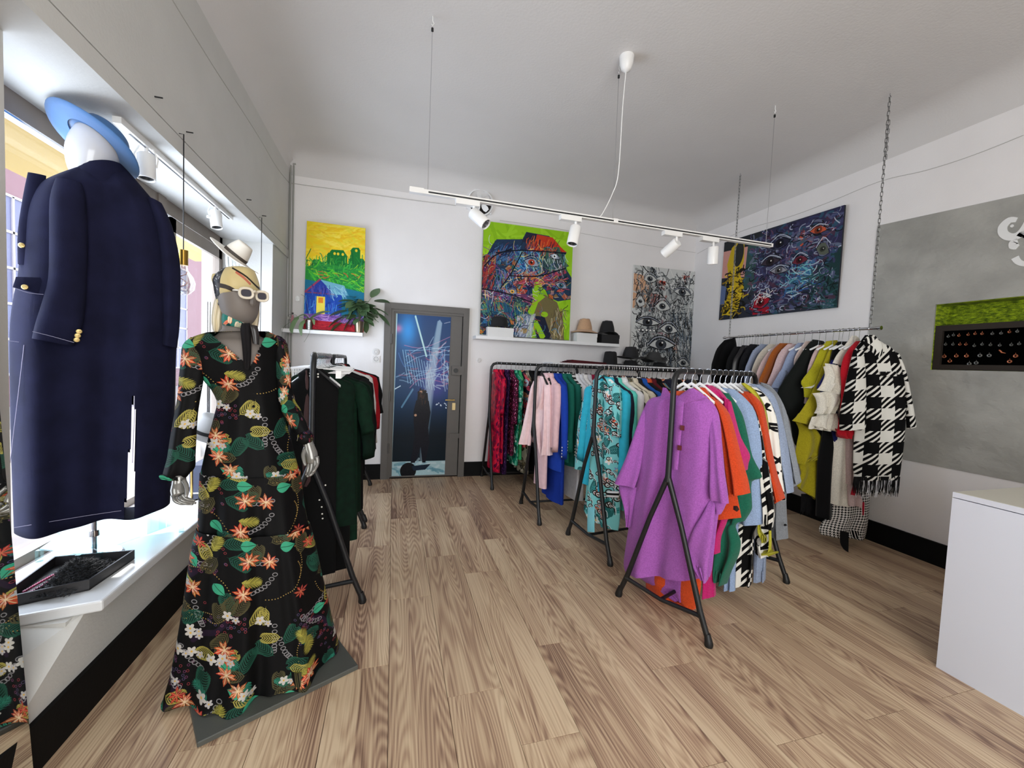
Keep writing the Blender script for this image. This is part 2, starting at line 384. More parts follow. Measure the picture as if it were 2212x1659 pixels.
# ---- the four canvases and the poster on the door
def art_village():
    A = Art(520, 960, (236, 206, 40)); random.seed(11)
    A.scribble((0, 0, 1, .42), 330, [(246, 218, 60), (240, 196, 34), (248, 226, 90), (234, 184, 40), (226, 212, 60)], (.02, .05), .3, .15, .5, 0)
    for x0, x1, y in ((.0, .34, .42), (.1, .26, .35), (.35, .7, .27), (.4, .66, .24), (.72, 1, .3), (.76, .92, .2), (.25, 1, .36)):
        A.poly([(x0, .62), (x0, y+.02), (x0+.03, y), (x1-.03, y-.005), (x1, y+.02), (x1, .62)], (28, 116, 50))
    for x, y in ((.48, .275), (.54, .275), (.62, .275), (.85, .225)): A.ell(x, y, .022, .025, (222, 200, 50))
    A.scribble((0, .33, 1, .6), 150, [(40, 150, 60), (20, 92, 50), (100, 186, 60), (180, 200, 70), (46, 140, 90)], (.006, .016), .12, .5, .8)
    A.scribble((.02, .3, .98, .4), 50, [(24, 100, 50), (40, 140, 60), (110, 190, 70)], (.006, .014), .06, .3, .9, 1.57)
    A.poly([(.0, .42), (.3, .38), (1, .4), (1, .62), (0, .6)], (52, 156, 62), .6); A.scribble((0, .4, 1, .6), 130, [(90, 200, 50), (150, 206, 50), (24, 110, 60), (60, 180, 70), (40, 130, 60)], (.01, .025), .16, .5, .7, .1)
    A.scribble((.1, .44, .9, .54), 9, [(196, 84, 50)], (.01, .02), .08, .5, .8, 0)
    A.poly([(0, .54), (.3, .56), (1, .62), (1, .9), (0, .9)], (30, 110, 140))
    A.poly([(0, .64), (.02, .92), (.62, .92), (.62, .64)], (28, 70, 160)); A.poly([(.0, .66), (.25, .53), (.5, .66)], (40, 60, 150)); A.poly([(.25, .53), (.5, .66), (.72, .66), (.66, .57)], (110, 170, 190))
    A.stroke([(0, .66), (.25, .53)], .03, (150, 60, 90)); A.stroke([(0, .66), (.5, .66)], .02, (120, 60, 90))
    A.scribble((0, .68, .58, .88), 110, [(40, 110, 200), (20, 40, 120), (90, 160, 210), (60, 90, 190)], (.008, .016), .08, .3, .8, 1.57)
    A.scribble((.1, .58, .42, .64), 40, [(60, 90, 190), (110, 80, 150), (30, 40, 120)], (.006, .014), .06, .1, .8, 1.57)
    A.scribble((.36, .58, .66, .64), 30, [(150, 200, 214), (90, 140, 180)], (.008, .016), .1, .1, .8, .7)
    A.poly([(.2, .69), (.34, .69), (.34, .87), (.2, .87)], (236, 214, 80)); A.poly([(.23, .7), (.31, .7), (.31, .75), (.23, .75)], (224, 130, 40))
    A.poly([(0, .86), (.4, .85), (1, .88), (1, .95), (0, .92)], (128, 84, 160)); A.scribble((0, .86, 1, .92), 90, [(160, 110, 190), (90, 60, 140), (190, 150, 200)], (.01, .02), .12, .3, .8, 0)
    A.poly([(0, .91), (.5, .92), (1, .95), (1, 1), (0, 1)], (168, 28, 44)); A.scribble((0, .93, 1, 1), 60, [(190, 40, 50), (140, 20, 40)], (.01, .02), .12, .3, .7, 0)
    return A.a
def art_hatface():
    A = Art(900, 1080, (146, 196, 34)); random.seed(12)
    A.scribble((0, 0, 1, 1), 120, [(156, 206, 44), (134, 184, 30)], (.02, .04), .25, .4)
    face = [(.0, .42), (.03, .32), (.1, .2), (.14, .15), (.42, .12), (.46, .05), (.72, .06), (.84, .15), (.93, .19), (.9, .24), (.93, .34), (1, .42), (1, .62), (.85, .65), (.74, .62), (.7, .56), (.62, .5), (.55, .56), (.56, .66), (.52, .8), (.5, 1), (0, 1)]
    A.poly(face, (36, 56, 82)); A.poly([(.58, .62), (.7, .6), (.84, .66), (.92, .82), (.94, 1), (.78, 1), (.66, .8), (.56, .8)], (112, 102, 66)); A.poly([(.58, .8), (.7, .8), (.8, 1), (.62, 1)], (30, 34, 54))
    A.poly([(.42, .14), (.47, .05), (.6, .06), (.58, .16)], (40, 40, 60)); A.poly([(.58, .06), (.76, .07), (.86, .15), (.93, .19), (.7, .2), (.4, .24), (.55, .18)], (190, 60, 36)); 
    A.poly([(.06, .3), (.14, .26), (.14, .4), (.02, .56), (0, .4)], (146, 50, 44)); A.poly([(.3, .44), (.62, .44), (.92, .35), (.94, .38), (.6, .54), (.38, .56)], (166, 62, 84))
    A.poly([(.3, .56), (.45, .52), (.42, .62), (.3, .62)], (206, 130, 50)); A.poly([(.34, .22), (.64, .22), (.6, .34), (.36, .42)], (52, 118, 170)); A.poly([(.0, .58), (.55, .62), (.5, .75), (.0, .68)], (140, 60, 100), .7)
    A.poly([(.66, .17), (.84, .15), (.9, .28), (.7, .32)], (60, 96, 78)); A.poly([(.02, .66), (.5, .7), (.4, .84), (.0, .8)], (34, 84, 110)); A.poly([(.4, .8), (.6, .78), (.56, 1), (.42, 1)], (176, 182, 200), .8)
    A.poly([(.57, .5), (.6, .49), (.65, .5), (.67, .56), (.66, .6), (.7, .62), (.62, .68), (.58, .78), (.55, .8), (.5, .78), (.56, .68), (.56, .6)], (146, 196, 34)); A.poly([(.56, .84), (.62, .84), (.72, .98), (.7, 1), (.66, 1)], (146, 196, 34)); A.ell(.7, .78, .04, .03, (146, 196, 34))
    def facets(n, inside, pal, sz):
        for i in range(n):
            x, y = random.random(), random.random()
            if not inside(x, y): continue
            a0 = random.uniform(0, 6); pts = [(x+math.cos(a0+k*1.57+random.uniform(-.5, .5))*sz*random.uniform(.4, 1.5), y+math.sin(a0+k*1.57)*sz*random.uniform(.3, 1.0)) for k in range(4)]; c = random.choice(pal)
            A.poly(pts, tuple(v*random.uniform(.7, 1.2) for v in c), .8); A.stroke(pts[:3], .004, (14, 18, 30), .9, False); A.stroke([pts[0], ((pts[1][0]+pts[2][0])/2, (pts[1][1]+pts[2][1])/2)], .004, random.choice([(200, 210, 220), (230, 190, 90), (20, 24, 40)]), .8, False)
    inf = lambda x, y: (y > .22+.12*abs(x-.55)) and not (x > .92 and y < .42) and not (.54 < x < .72 and .5 < y < .82) and not (x > .72 and y > .62) and not (y > .82 and x > .5)
    facets(420, inf, [(38, 70, 110), (60, 110, 150), (30, 40, 64), (140, 60, 70), (60, 90, 90), (90, 60, 100), (34, 84, 90), (150, 140, 120), (190, 100, 60)], .045)
    cols = [(20, 26, 44), (70, 130, 170), (210, 214, 220), (150, 50, 56), (40, 90, 110), (186, 96, 50), (90, 130, 90), (110, 70, 130), (24, 20, 26), (232, 210, 120), (60, 84, 140)]
    for b, n, an, cc in (((.1, .16, .42, .3), 90, 2.2, [(60, 100, 150), (30, 40, 80), (90, 130, 170)]), ((.45, .07, .85, .2), 60, 1.8, [(206, 70, 40), (150, 40, 40), (60, 40, 60), (220, 120, 60)]), ((.34, .22, .62, .42), 120, 1.0, [(80, 160, 200), (30, 70, 130), (140, 190, 210)]), ((.62, .2, .92, .36), 90, 1.3, [(90, 130, 110), (200, 210, 210), (40, 60, 60)]), ((.3, .42, .92, .54), 90, -.35, [(190, 80, 100), (140, 40, 60), (220, 150, 150), (226, 150, 60)]), ((0, .28, .14, .56), 70, 1.9, [(170, 70, 60), (110, 30, 40)]), ((0, .6, .55, .68), 60, .2, [(160, 80, 120), (210, 190, 190), (90, 40, 80)]), ((0, .66, .5, .84), 110, 1.2, [(50, 110, 140), (20, 40, 80), (110, 160, 90)]), ((.4, .78, .58, 1), 60, 2.0, [(200, 205, 220), (120, 130, 160)]), ((.78, .7, .93, 1), 70, 1.5, [(150, 130, 100), (90, 80, 60), (180, 170, 140)]), ((.14, .4, .34, .6), 70, 1.4, [(80, 140, 180), (120, 90, 150), (30, 60, 100)])): A.scribble(b, n, cc, (.004, .01), .08, .25, .85, an)
    for b, n in (((.05, .18, .9, .6), 150), ((0, .6, .5, 1), 110), ((.55, .7, .92, 1), 30)): A.scribble(b, n, cols, (.003, .008), .09, .8)
    for x, y, r, c in ((.53, .32, .05, (176, 70, 50)), (.79, .24, .035, (220, 226, 230)), (.33, .6, .03, (230, 170, 60)), (.88, .5, .04, (40, 90, 110))):
        A.eye(x, y, r*1.5, r*.9, c, (20, 20, 30), (150, 160, 176), .3)
    for p in (((.14, .27), (.42, .22), (.92, .2)), ((.2, .58), (.32, .42), (.42, .24)), ((.3, .46), (.6, .44), (.92, .34)), ((0, .6), (.25, .62), (.55, .68)), ((.02, .4), (.12, .3), (.3, .22))): A.stroke(p, .012, (16, 20, 32))
    return A.a
def art_blackred():
    A = Art(700, 1150, (206, 208, 206)); random.seed(13)
    A.poly([(0, .08), (.3, .1), (.28, .4), (0, .42)], (206, 150, 110), .8)
    for p, c in (([(.36, .12), (.52, .13), (.5, .22), (.35, .2)], (196, 70, 50)), ([(.28, .26), (.55, .27), (.5, .36), (.42, .44), (.26, .44)], (198, 66, 52)), ([(.78, .05), (.92, .05), (.85, .13)], (150, 60, 46)), ([(.1, .55), (.25, .49), (.45, .55), (.25, .6)], (140, 60, 44)),
                 ([(.3, .66), (.5, .64), (.62, .67), (.4, .68)], (160, 46, 66)), ([(.55, .66), (.7, .64), (.78, .7), (.74, .84), (.68, .8)], (196, 90, 50)), ([(.8, .9), (.9, .9), (.92, .96), (.8, .96)], (190, 90, 60)), ([(.44, .52), (.52, .5), (.5, .62), (.42, .6)], (120, 20, 36))): A.poly(p, c)
    A.poly([(.3, .7), (.62, .7), (.68, .8), (.5, .85), (.28, .8)], (66, 80, 98), .8)
    A.poly([(.35, .12), (1, .3), (1, 1), (.2, 1), (.12, .5)], (120, 124, 124), .6)
    A.scribble((.05, .05, 1, 1), 170, [(150, 152, 150), (110, 114, 116), (196, 198, 196), (70, 76, 84)], (.02, .045), .1, .6, .8)
    A.scribble((.05, .05, 1, 1), 420, [(30, 30, 34), (60, 62, 66), (20, 20, 22), (90, 94, 96)], (.005, .016), .13, 1.1)
    A.scribble((.1, .05, 1, 1), 220, [(230, 230, 228), (190, 196, 198)], (.003, .009), .12, 1.4); A.scribble((.6, .4, 1, 1), 120, [(40, 48, 58), (90, 104, 118), (24, 24, 26)], (.006, .012), .12, .4, .9, 1.3)
    for x, y, rx, ry in ((.26, .12, .1, .07), (.8, .22, .14, .06), (.48, .38, .12, .09), (.12, .35, .07, .1), (.6, .6, .14, .08), (.86, .93, .1, .07), (.25, .55, .18, .06), (.48, .76, .2, .09)):
        A.eye(x, y, rx*.9, ry*.7, (60, 64, 70), (22, 22, 24), (196, 198, 196), random.uniform(-.3, .3))
    for i in range(5): A.ell(.12+i*.06, .63, .02, .02, (236, 236, 232)); A.ell(.12+i*.06, .63, .02, .02, (30, 30, 40), ring=.007)
    return A.a
def art_dark():
    A = Art(1100, 720, (48, 52, 62)); random.seed(14)
    A.poly([(0, .1), (.28, .14), (.28, .5), (0, .46)], (206, 150, 140)); A.poly([(0, 0), (.4, 0), (.3, .14), (0, .12)], (40, 44, 48)); A.poly([(.26, .1), (.42, .05), (.4, .7), (.24, .66)], (54, 82, 80))
    A.poly([(.05, .3), (.09, .1), (.15, .04), (.22, .06), (.23, .3), (.2, .45), (.25, .62), (.2, .9), (.03, .95), (.1, .62), (.07, .42)], (200, 170, 36)); A.ell(.17, .2, .05, .1, (44, 46, 44), .1)
    A.scribble((.04, .4, .25, .98), 130, [(222, 190, 44), (24, 22, 20), (150, 120, 30), (16, 16, 16)], (.006, .014), .07, 1.2); A.poly([(0, .55), (.06, .58), (.05, .8), (0, .8)], (96, 112, 150))
    A.poly([(.4, .02), (1, 0), (1, .6), (.86, .8), (.6, .9), (.4, .86), (.34, .5)], (52, 50, 80)); A.poly([(.86, .5), (1, .4), (1, 1), (.8, .98)], (34, 60, 62))
    A.poly([(.72, .14), (.84, .1), (.96, .2), (.86, .3), (.76, .26), (.68, .34), (.7, .22)], (190, 84, 60)); A.poly([(.62, .6), (.84, .45), (.82, .62), (.7, .8), (.62, .78)], (60, 110, 150)); A.poly([(.32, .9), (.36, .74), (.46, .72), (.5, .86), (.5, .98), (.34, .98)], (160, 26, 44))
    A.scribble((.3, .03, .98, .98), 260, [(66, 64, 100), (90, 96, 130), (40, 50, 70), (110, 116, 140), (80, 50, 70), (50, 90, 110)], (.012, .026), .08, .8, .8)
    A.scribble((.28, .02, .98, .98), 380, [(190, 196, 214), (24, 24, 34), (92, 84, 130), (60, 70, 110), (150, 160, 180), (16, 16, 20), (110, 70, 90)], (.003, .008), .075, 1.4)
    A.scribble((.62, .48, .84, .8), 60, [(110, 180, 190), (50, 100, 160), (180, 210, 216)], (.004, .008), .08, .4); A.scribble((.8, .6, 1, 1), 60, [(40, 80, 80), (20, 30, 30), (60, 90, 100)], (.005, .01), .1, .3)
    for x, y, rx, ry, c in ((.48, .38, .08, .06, (60, 50, 60)), (.55, .2, .08, .08, (40, 40, 60)), (.72, .44, .055, .07, (110, 40, 54)), (.84, .17, .06, .05, (200, 90, 60)), (.88, .38, .045, .1, (90, 96, 84)), (.42, .84, .08, .1, (160, 26, 44)), (.56, .5, .07, .05, (150, 150, 160))):
        A.eye(x, y, rx*.9, ry*.9, tuple(v*.6 for v in c), (18, 18, 26), c, random.uniform(-.5, .4)); A.stroke([(x-rx, y-ry*.3), (x, y-ry*1.2), (x+rx*1.1, y-ry*.4)], .005, (190, 198, 214))
    A.scribble((.36, .72, .5, .82), 20, [(236, 230, 226)], (.005, .008), .04, .3)
    return A.a
def art_stage():
    A = Art(480, 1100, (14, 52, 96)); random.seed(15)
    yy = np.linspace(0, 1, 1100)[:, None, None]; xx = np.linspace(0, 1, 480)[None, :, None]
    A.a[:] = np.array([[[.07, .24, .44]]])*(1-yy)+np.array([[[.03, .20, .30]]])*yy + np.array([[[.10, .32, .42]]])*np.exp(-((xx-.2)**2/.03+(yy-.1)**2/.012))
    A.a[:] *= 1-.62*np.clip((yy-.5)/.25, 0, 1)
    A.a[:] += np.array([[[.22, .05, .2]]])*np.exp(-((xx-.75)**2/.1+(yy-.4)**2/.02)) + np.array([[[.6, .1, .05]]])*np.exp(-((xx-.02)**2/.006+(yy-.09)**2/.0007))
    for i in range(11):
        x = .12+i*.05; A.stroke([(x, .22+i*.008), (x+.12, .42+.004*i)], .016, (150, 190, 215), .7); 
    for y in (.19, .22, .26, .3, .34, .38, .42, .45): A.stroke([(.05+y*.5, y), (.5, y-.03+.04*math.sin(y*40)), (1, y-.05+.02*math.sin(y*60))], .01, (190, 120, 160) if int(y*100) % 2 else (150, 190, 220), .75)
    A.scribble((.55, .2, 1, .44), 40, [(190, 210, 226), (180, 90, 120), (110, 150, 200)], (.012, .02), .14, .1, .6, -.15); A.scribble((.55, .2, 1, .4), 20, [(190, 210, 226), (140, 170, 210)], (.012, .02), .1, .1, .6, 1.2); A.scribble((.0, .2, .35, .42), 16, [(180, 206, 226), (170, 90, 120), (80, 130, 190)], (.012, .02), .16, .1, .5, .2)
    A.stroke([(.33, .01), (.56, .25)], .03, (176, 214, 214)); A.stroke([(.0, .46), (.1, .44)], .015, (200, 220, 230)); A.stroke([(.14, .57), (.33, .46)], .03, (120, 170, 200), .7)
    for r, al in ((0, .28), (.02, .3), (.05, .3)): A.poly([(.74+r*.3, .03), (.79, .02), (.84-r*.3, .04), (.70-r, .6), (.62-r, .93), (.50+r, .93), (.54+r, .46), (.6+r, .3)], (196, 214, 224), al)
    A.poly([(.0, .91), (1, .91), (1, 1), (0, 1)], (166, 196, 202)); A.scribble((0, .92, 1, .985), 30, [(120, 160, 176), (200, 216, 220), (90, 140, 156)], (.02, .04), .2, .1, .6, 0, .15)
    for i in range(12): A.ell(.66+random.random()*.34, .53+random.random()*.05, .01, .01, (210, 226, 240))
    A.ell(.51, .475, .075, .032, (18, 14, 18)); A.poly([(.43, .47), (.61, .48), (.63, .53), (.6, .55), (.42, .53)], (18, 14, 18)); A.ell(.485, .475, .028, .024, (196, 150, 120)); A.poly([(.4, .53), (.5, .505), (.64, .53), (.68, .6), (.65, .7), (.68, .8), (.62, .92), (.56, .92), (.52, .82), (.42, .92), (.34, .92), (.4, .75), (.37, .66), (.36, .6)], (12, 14, 26))
    A.ell(.4, .62, .025, .018, (190, 150, 124)); A.ell(.3, .97, .15, .12, (6, 8, 14)); A.scribble((.45, .45, .58, .53), 26, [(30, 20, 20), (60, 38, 30), (14, 10, 12)], (.012, .02), .025, 1.2); A.poly([(.36, .94), (.72, .93), (.62, .965), (.4, .97)], (20, 34, 50))
    for i in range(6): A.ell(.98-i*.02, .03+.002*i, .005, .005, (230, 240, 250))
    return A.a
# ================================================================= SETTING
XL, XR, YB, ZC, YF = -1.17, 4.27, 5.24, 3.72, -2.0
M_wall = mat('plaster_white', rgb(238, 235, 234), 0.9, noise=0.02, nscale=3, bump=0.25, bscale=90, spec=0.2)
M_wallL_shade = mat('plaster_left_shaded', rgb(204, 203, 199), 0.9, noise=0.03, nscale=4, bump=0.3, bscale=70, spec=0.2)  # same white plaster; the backlit wall's shade is put into its colour
M_ceil = mat('plaster_ceiling', rgb(216, 213, 211), 0.95, noise=0.02, nscale=2, bump=0.3, bscale=60, spec=0.1)
M_black = mat('black_skirting', rgb(4, 4, 5), 0.7, bump=0.1, bscale=80, spec=.2)
M_white = mat('white_lacquer', rgb(238, 238, 238), 0.35)
M_metalw = mat('white_metal', rgb(236, 235, 233), 0.3)
M_rack = mat('black_powder_coat', rgb(15, 16, 18), 0.45, bump=0.1, bscale=300)
M_chrome = mat('chrome', rgb(205, 205, 208), 0.18, 1.0)
M_frame = mat('window_frame_brown', rgb(126, 114, 104), 0.5, noise=0.06, nscale=10)
M_dark = mat('dark_void', rgb(26, 20, 16), 0.9)

# ceiling with a coved edge
xs = [XL, XL+.02, XL+.05, XL+.1, XL+.17, XL+.26, .5, 1.6, 2.8, XR-.26, XR-.17, XR-.1, XR-.05, XR-.02, XR]
ys = [YF, 0, 1.5, 3, 4, YB-.26, YB-.17, YB-.1, YB-.05, YB-.02, YB]
def zc(x, y):
    d = max(0, min(XR-x, YB-y, (x-XL)*1.3)); r = .24
    return ZC if d >= r else ZC-(r-math.sqrt(max(0, r*r-(r-d)**2)))
mb = MB(); n = len(xs)
mb.add([(x, y, zc(x, y)) for y in ys for x in xs], [(j*n+i, (j+1)*n+i, (j+1)*n+i+1, j*n+i+1) for j in range(len(ys)-1) for i in range(n-1)])
mb.box((XL-.6, YF, ZC+.01), (XR+.2, YB+.2, ZC+.15)); struct('ceiling', mb, M_ceil, smooth=True)

# back wall with the round opening of the extractor left solid; right wall with the jewellery niche; left wall with the window bay
DX0, DX1, DZ = -.112, .915, 2.155
mb = MB().box((XL-.6, YB, -.1), (DX0+.02, YB+.2, ZC)); mb.box((DX0+.02, YB, DZ-.02), (DX1-.02, YB+.2, ZC)); mb.box((DX1-.02, YB, -.1), (XR+.2, YB+.2, ZC)); mb.box((DX0, YB+.09, -.1), (DX1, YB+.2, DZ))
struct('wall_back', mb, M_wall)
NY0, NY1, NZ0, NZ1 = 1.25, 2.318, 1.578, 2.112
mb = MB().box((XR, YF, -.1), (XR+.25, NY0, ZC)); mb.box((XR, NY1, -.1), (XR+.25, YB+.2, ZC)); mb.box((XR, NY0, -.1), (XR+.25, NY1, NZ0)); mb.box((XR, NY0, NZ1), (XR+.25, NY1, ZC)); mb.box((XR+.17, NY0, NZ0), (XR+.25, NY1, NZ1))
struct('wall_right', mb, M_wall)
WX, SZ0, SZ1, WY0, WY1 = -1.60, .46, 2.56, 1.94, 4.64
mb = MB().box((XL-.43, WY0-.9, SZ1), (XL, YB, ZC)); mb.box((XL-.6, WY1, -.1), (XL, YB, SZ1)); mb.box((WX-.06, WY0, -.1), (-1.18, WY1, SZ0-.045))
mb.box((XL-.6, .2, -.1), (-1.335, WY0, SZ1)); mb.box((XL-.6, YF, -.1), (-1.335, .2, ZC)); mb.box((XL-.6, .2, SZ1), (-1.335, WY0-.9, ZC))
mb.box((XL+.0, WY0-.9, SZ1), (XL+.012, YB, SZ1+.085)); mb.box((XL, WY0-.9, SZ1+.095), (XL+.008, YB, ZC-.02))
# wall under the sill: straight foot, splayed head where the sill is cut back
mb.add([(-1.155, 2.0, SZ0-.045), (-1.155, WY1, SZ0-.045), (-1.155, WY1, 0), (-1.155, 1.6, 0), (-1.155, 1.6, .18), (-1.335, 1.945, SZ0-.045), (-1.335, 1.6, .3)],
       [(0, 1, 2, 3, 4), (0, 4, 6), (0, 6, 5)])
struct('wall_left', mb, M_wallL_shade)
# front wall behind the camera: unseen opening, shaped for the fill light
mb = MB().box((XL-.6, YF-.2, -.1), (-.9, YF, ZC)); mb.box((1.9, YF-.2, -.1), (XR+.2, YF, ZC)); mb.box((-.9, YF-.2, 3.1), (1.9, YF, ZC)); mb.box((-.9, YF-.2, -.1), (1.9, YF, .4))
struct('wall_front', mb, M_wall)

# skirting boards
def skirting(name, a, b): struct(name, MB().box(a, b), M_black)
skirting('baseboard_back_left', (XL, YB-.02, 0), (DX0, YB, .185)); skirting('baseboard_back_right', (DX1, YB-.02, 0), (XR, YB, .185))
skirting('baseboard_right', (XR-.02, YF, 0), (XR, YB, .185)); skirting('baseboard_left', (-1.155, 1.55, 0), (-1.138, YB, .185))

# floor: laminate boards laid along the depth of the room, each one a board of its own
def wood_mat():
    m = bpy.data.materials.new('oak_laminate'); m.use_nodes = True; nt = m.node_tree; N = nt.nodes; L = nt.links; b = N['Principled BSDF']
    tc = N.new('ShaderNodeTexCoord'); oi = N.new('ShaderNodeObjectInfo')
    off = N.new('ShaderNodeVectorMath'); off.operation = 'MULTIPLY'; off.inputs[1].default_value = (17, 31, 5)
    cx = N.new('ShaderNodeCombineXYZ'); L.new(oi.outputs['Random'], cx.inputs[0]); L.new(oi.outputs['Random'], cx.inputs[1]); L.new(cx.outputs[0], off.inputs[0])
    # strips: three staves across a board shift the figure
    sx = N.new('ShaderNodeSeparateXYZ'); L.new(tc.outputs['Object'], sx.inputs[0])
    mul = N.new('ShaderNodeMath'); mul.operation = 'MULTIPLY_ADD'; mul.inputs[1].default_value = 8.05; mul.inputs[2].default_value = 1.0; L.new(sx.outputs[0], mul.inputs[0])
    fl = N.new('ShaderNodeMath'); fl.operation = 'FLOOR'; L.new(mul.outputs[0], fl.inputs[0])
    st = N.new('ShaderNodeCombineXYZ'); k = N.new('ShaderNodeMath'); k.operation = 'MULTIPLY'; k.inputs[1].default_value = 3.7; L.new(fl.outputs[0], k.inputs[0]); L.new(k.outputs[0], st.inputs[1])
    mp = N.new('ShaderNodeMapping'); mp.inputs['Scale'].default_value = (1.0, .10, 1.0); L.new(tc.outputs['Object'], mp.inputs[0])
    a1 = N.new('ShaderNodeVectorMath'); a1.operation = 'ADD'; L.new(mp.outputs[0], a1.inputs[0]); L.new(off.outputs[0], a1.inputs[1])
    a2 = N.new('ShaderNodeVectorMath'); a2.operation = 'ADD'; L.new(a1.outputs[0], a2.inputs[0]); L.new(st.outputs[0], a2.inputs[1])
    n1 = N.new('ShaderNodeTexNoise'); n1.inputs['Scale'].default_value = 7.0; n1.inputs['Detail'].default_value = .8; n1.inputs['Roughness'].default_value = .4; L.new(a2.outputs[0], n1.inputs['Vector'])
    m1 = N.new('ShaderNodeMath'); m1.operation = 'MULTIPLY'; m1.inputs[1].default_value = 170; L.new(n1.outputs['Fac'], m1.inputs[0])
    sn = N.new('ShaderNodeMath'); sn.operation = 'SINE'; L.new(m1.outputs[0], sn.inputs[0])
    n2 = N.new('ShaderNodeTexNoise'); n2.inputs['Scale'].default_value = 4; n2.inputs['Detail'].default_value = 2; L.new(a2.outputs[0], n2.inputs['Vector'])
    n3 = N.new('ShaderNodeTexNoise'); n3.inputs['Scale'].default_value = 22; n3.inputs['Detail'].default_value = 5
    mp3 = N.new('ShaderNodeMapping'); mp3.inputs['Scale'].default_value = (6, .12, 1); L.new(a1.outputs[0], mp3.inputs[0]); L.new(mp3.outputs[0], n3.inputs['Vector'])
    s1 = N.new('ShaderNodeMath'); s1.operation = 'MULTIPLY_ADD'; s1.inputs[1].default_value = .085; L.new(sn.outputs[0], s1.inputs[0]); L.new(n2.outputs['Fac'], s1.inputs[2])
    s2 = N.new('ShaderNodeMath'); s2.operation = 'MULTIPLY_ADD'; s2.inputs[1].default_value = .62; L.new(n3.outputs['Fac'], s2.inputs[0]); L.new(s1.outputs[0], s2.inputs[2])
    rp = N.new('ShaderNodeValToRGB'); e = rp.color_ramp.elements
    e[0].position = .56; e[0].color = (*rgb(124, 96, 79), 1); e[1].position = 1.0; e[1].color = (*rgb(214, 190, 158), 1)
    q = e.new(.70); q.color = (*rgb(167, 137, 112), 1); q = e.new(.83); q.color = (*rgb(192, 165, 135), 1)
    L.new(s2.outputs[0], rp.inputs[0])
    hs = N.new('ShaderNodeHueSaturation'); vr = N.new('ShaderNodeMath'); vr.operation = 'MULTIPLY_ADD'; vr.inputs[1].default_value = .08; vr.inputs[2].default_value = .96
    L.new(oi.outputs['Random'], vr.inputs[0]); L.new(vr.outputs[0], hs.inputs['Value']); L.new(rp.outputs[0], hs.inputs['Color']); L.new(hs.outputs[0], b.inputs['Base Color'])
    b.inputs['Roughness'].default_value = .42; b.inputs['Specular IOR Level'].default_value = .45
    bp = N.new('ShaderNodeBump'); bp.inputs['Strength'].default_value = .12; bp.inputs['Distance'].default_value = .002; L.new(s2.outputs[0], bp.inputs['Height']); L.new(bp.outputs[0], b.inputs['Normal'])
    return m
M_wood = wood_mat()
floor = struct('floor', MB().box((-1.9, YF, -.06), (XR+.1, YB+.1, -.009)), mat('floor_gap', rgb(60, 44, 36), .9))
PW, PL = .2494, 1.335; X0 = .0215
jt = {-1: 2.002, 0: 2.56, 1: 1.741, 2: 1.447, 3: 1.967, 4: 2.535-1.335, 5: 1.68, 6: 1.205, 7: 1.9, 8: 1.207, 9: 1.829, 10: 1.211}
def plank_mesh(wd, ln):
    m = MB(); g, c, t = .0010, .0005, -.008
    x, y = wd/2-g, ln/2-g
    bot = [(-x, -y, t), (x, -y, t), (x, y, t), (-x, y, t)]; mid = [(-x, -y, -c), (x, -y, -c), (x, y, -c), (-x, y, -c)]; top = [(-x+c, -y+c, 0), (x-c, -y+c, 0), (x-c, y-c, 0), (-x+c, y-c, 0)]
    m.add([Vector(p) for p in bot+mid+top], [(8, 9, 10, 11)]+[(i, (i+1) % 4, 4+(i+1) % 4, 4+i) for i in range(4)]+[(4+i, 4+(i+1) % 4, 8+(i+1) % 4, 8+i) for i in range(4)])
    me = bpy.data.meshes.new('plank'); me.from_pydata([tuple(v) for v in m.v], [], m.f); me.materials.append(M_wood); return me
_pm = {}
for k in range(-5, 18):
    x0, x1 = X0+k*PW, X0+(k+1)*PW
    x0, x1 = max(x0, XL-.02), min(x1, XR)
    if x1-x0 < .02: continue
    j = jt.get(k, 1.2+((k*0.537) % 1)*1.335)
    a = j-math.ceil((j-YF)/PL)*PL
    while a < YB:
        y0, y1 = max(a, YF), min(a+PL, YB)
        if y1-y0 > .03:
            key = (round(x1-x0, 3), round(y1-y0, 3))
            if key not in _pm: _pm[key] = plank_mesh(x1-x0, y1-y0)
            o = bpy.data.objects.new('plank', _pm[key]); COL.objects.link(o); o.parent = floor; o.location = ((x0+x1)/2, (y0+y1)/2, 0)
        a += PL

# ---- window bay: sill, frame, panes, outside
mb = MB(); pl = [(-1.095, 1.995), (-1.095, WY1), (WX, WY1), (WX, 1.90), (-1.328, 1.94)]
mb.hexa([Vector((x, y, SZ0-.045)) for x, y in pl], [Vector((x, y, SZ0)) for x, y in pl]); s = mb.build('trim_1', mat('sill_white', rgb(222, 224, 226), .22), smooth=False); s['kind'] = 'structure'
bm_ = s.modifiers.new('bevel', 'BEVEL'); bm_.width = .008; bm_.segments = 2
win = struct('window_1', MB().box((WX-.06, 1.2, SZ1-.1), (WX, WY1, SZ1)).box((WX-.06, 1.2, SZ0), (WX, WY1, SZ0+.05)).box((WX-.06, WY1-.06, SZ0), (WX, WY1, SZ1)), M_frame)
def bar(n, a, b, m=M_frame): MB().box(a, b).build(n, m, win, smooth=False)
bar('mullion', (WX-.06, 3.50, SZ0), (WX+.01, 3.60, SZ1))
bar('opening_casement', (WX, 3.63, SZ1-.22), (WX+.03, 4.54, SZ1-.12)); bar('casement_stile', (WX, 3.63, SZ0+.05), (WX+.03, 3.69, SZ1-.12)); bar('casement_stile', (WX, 4.48, SZ0+.05), (WX+.03, 4.54, SZ1-.12))
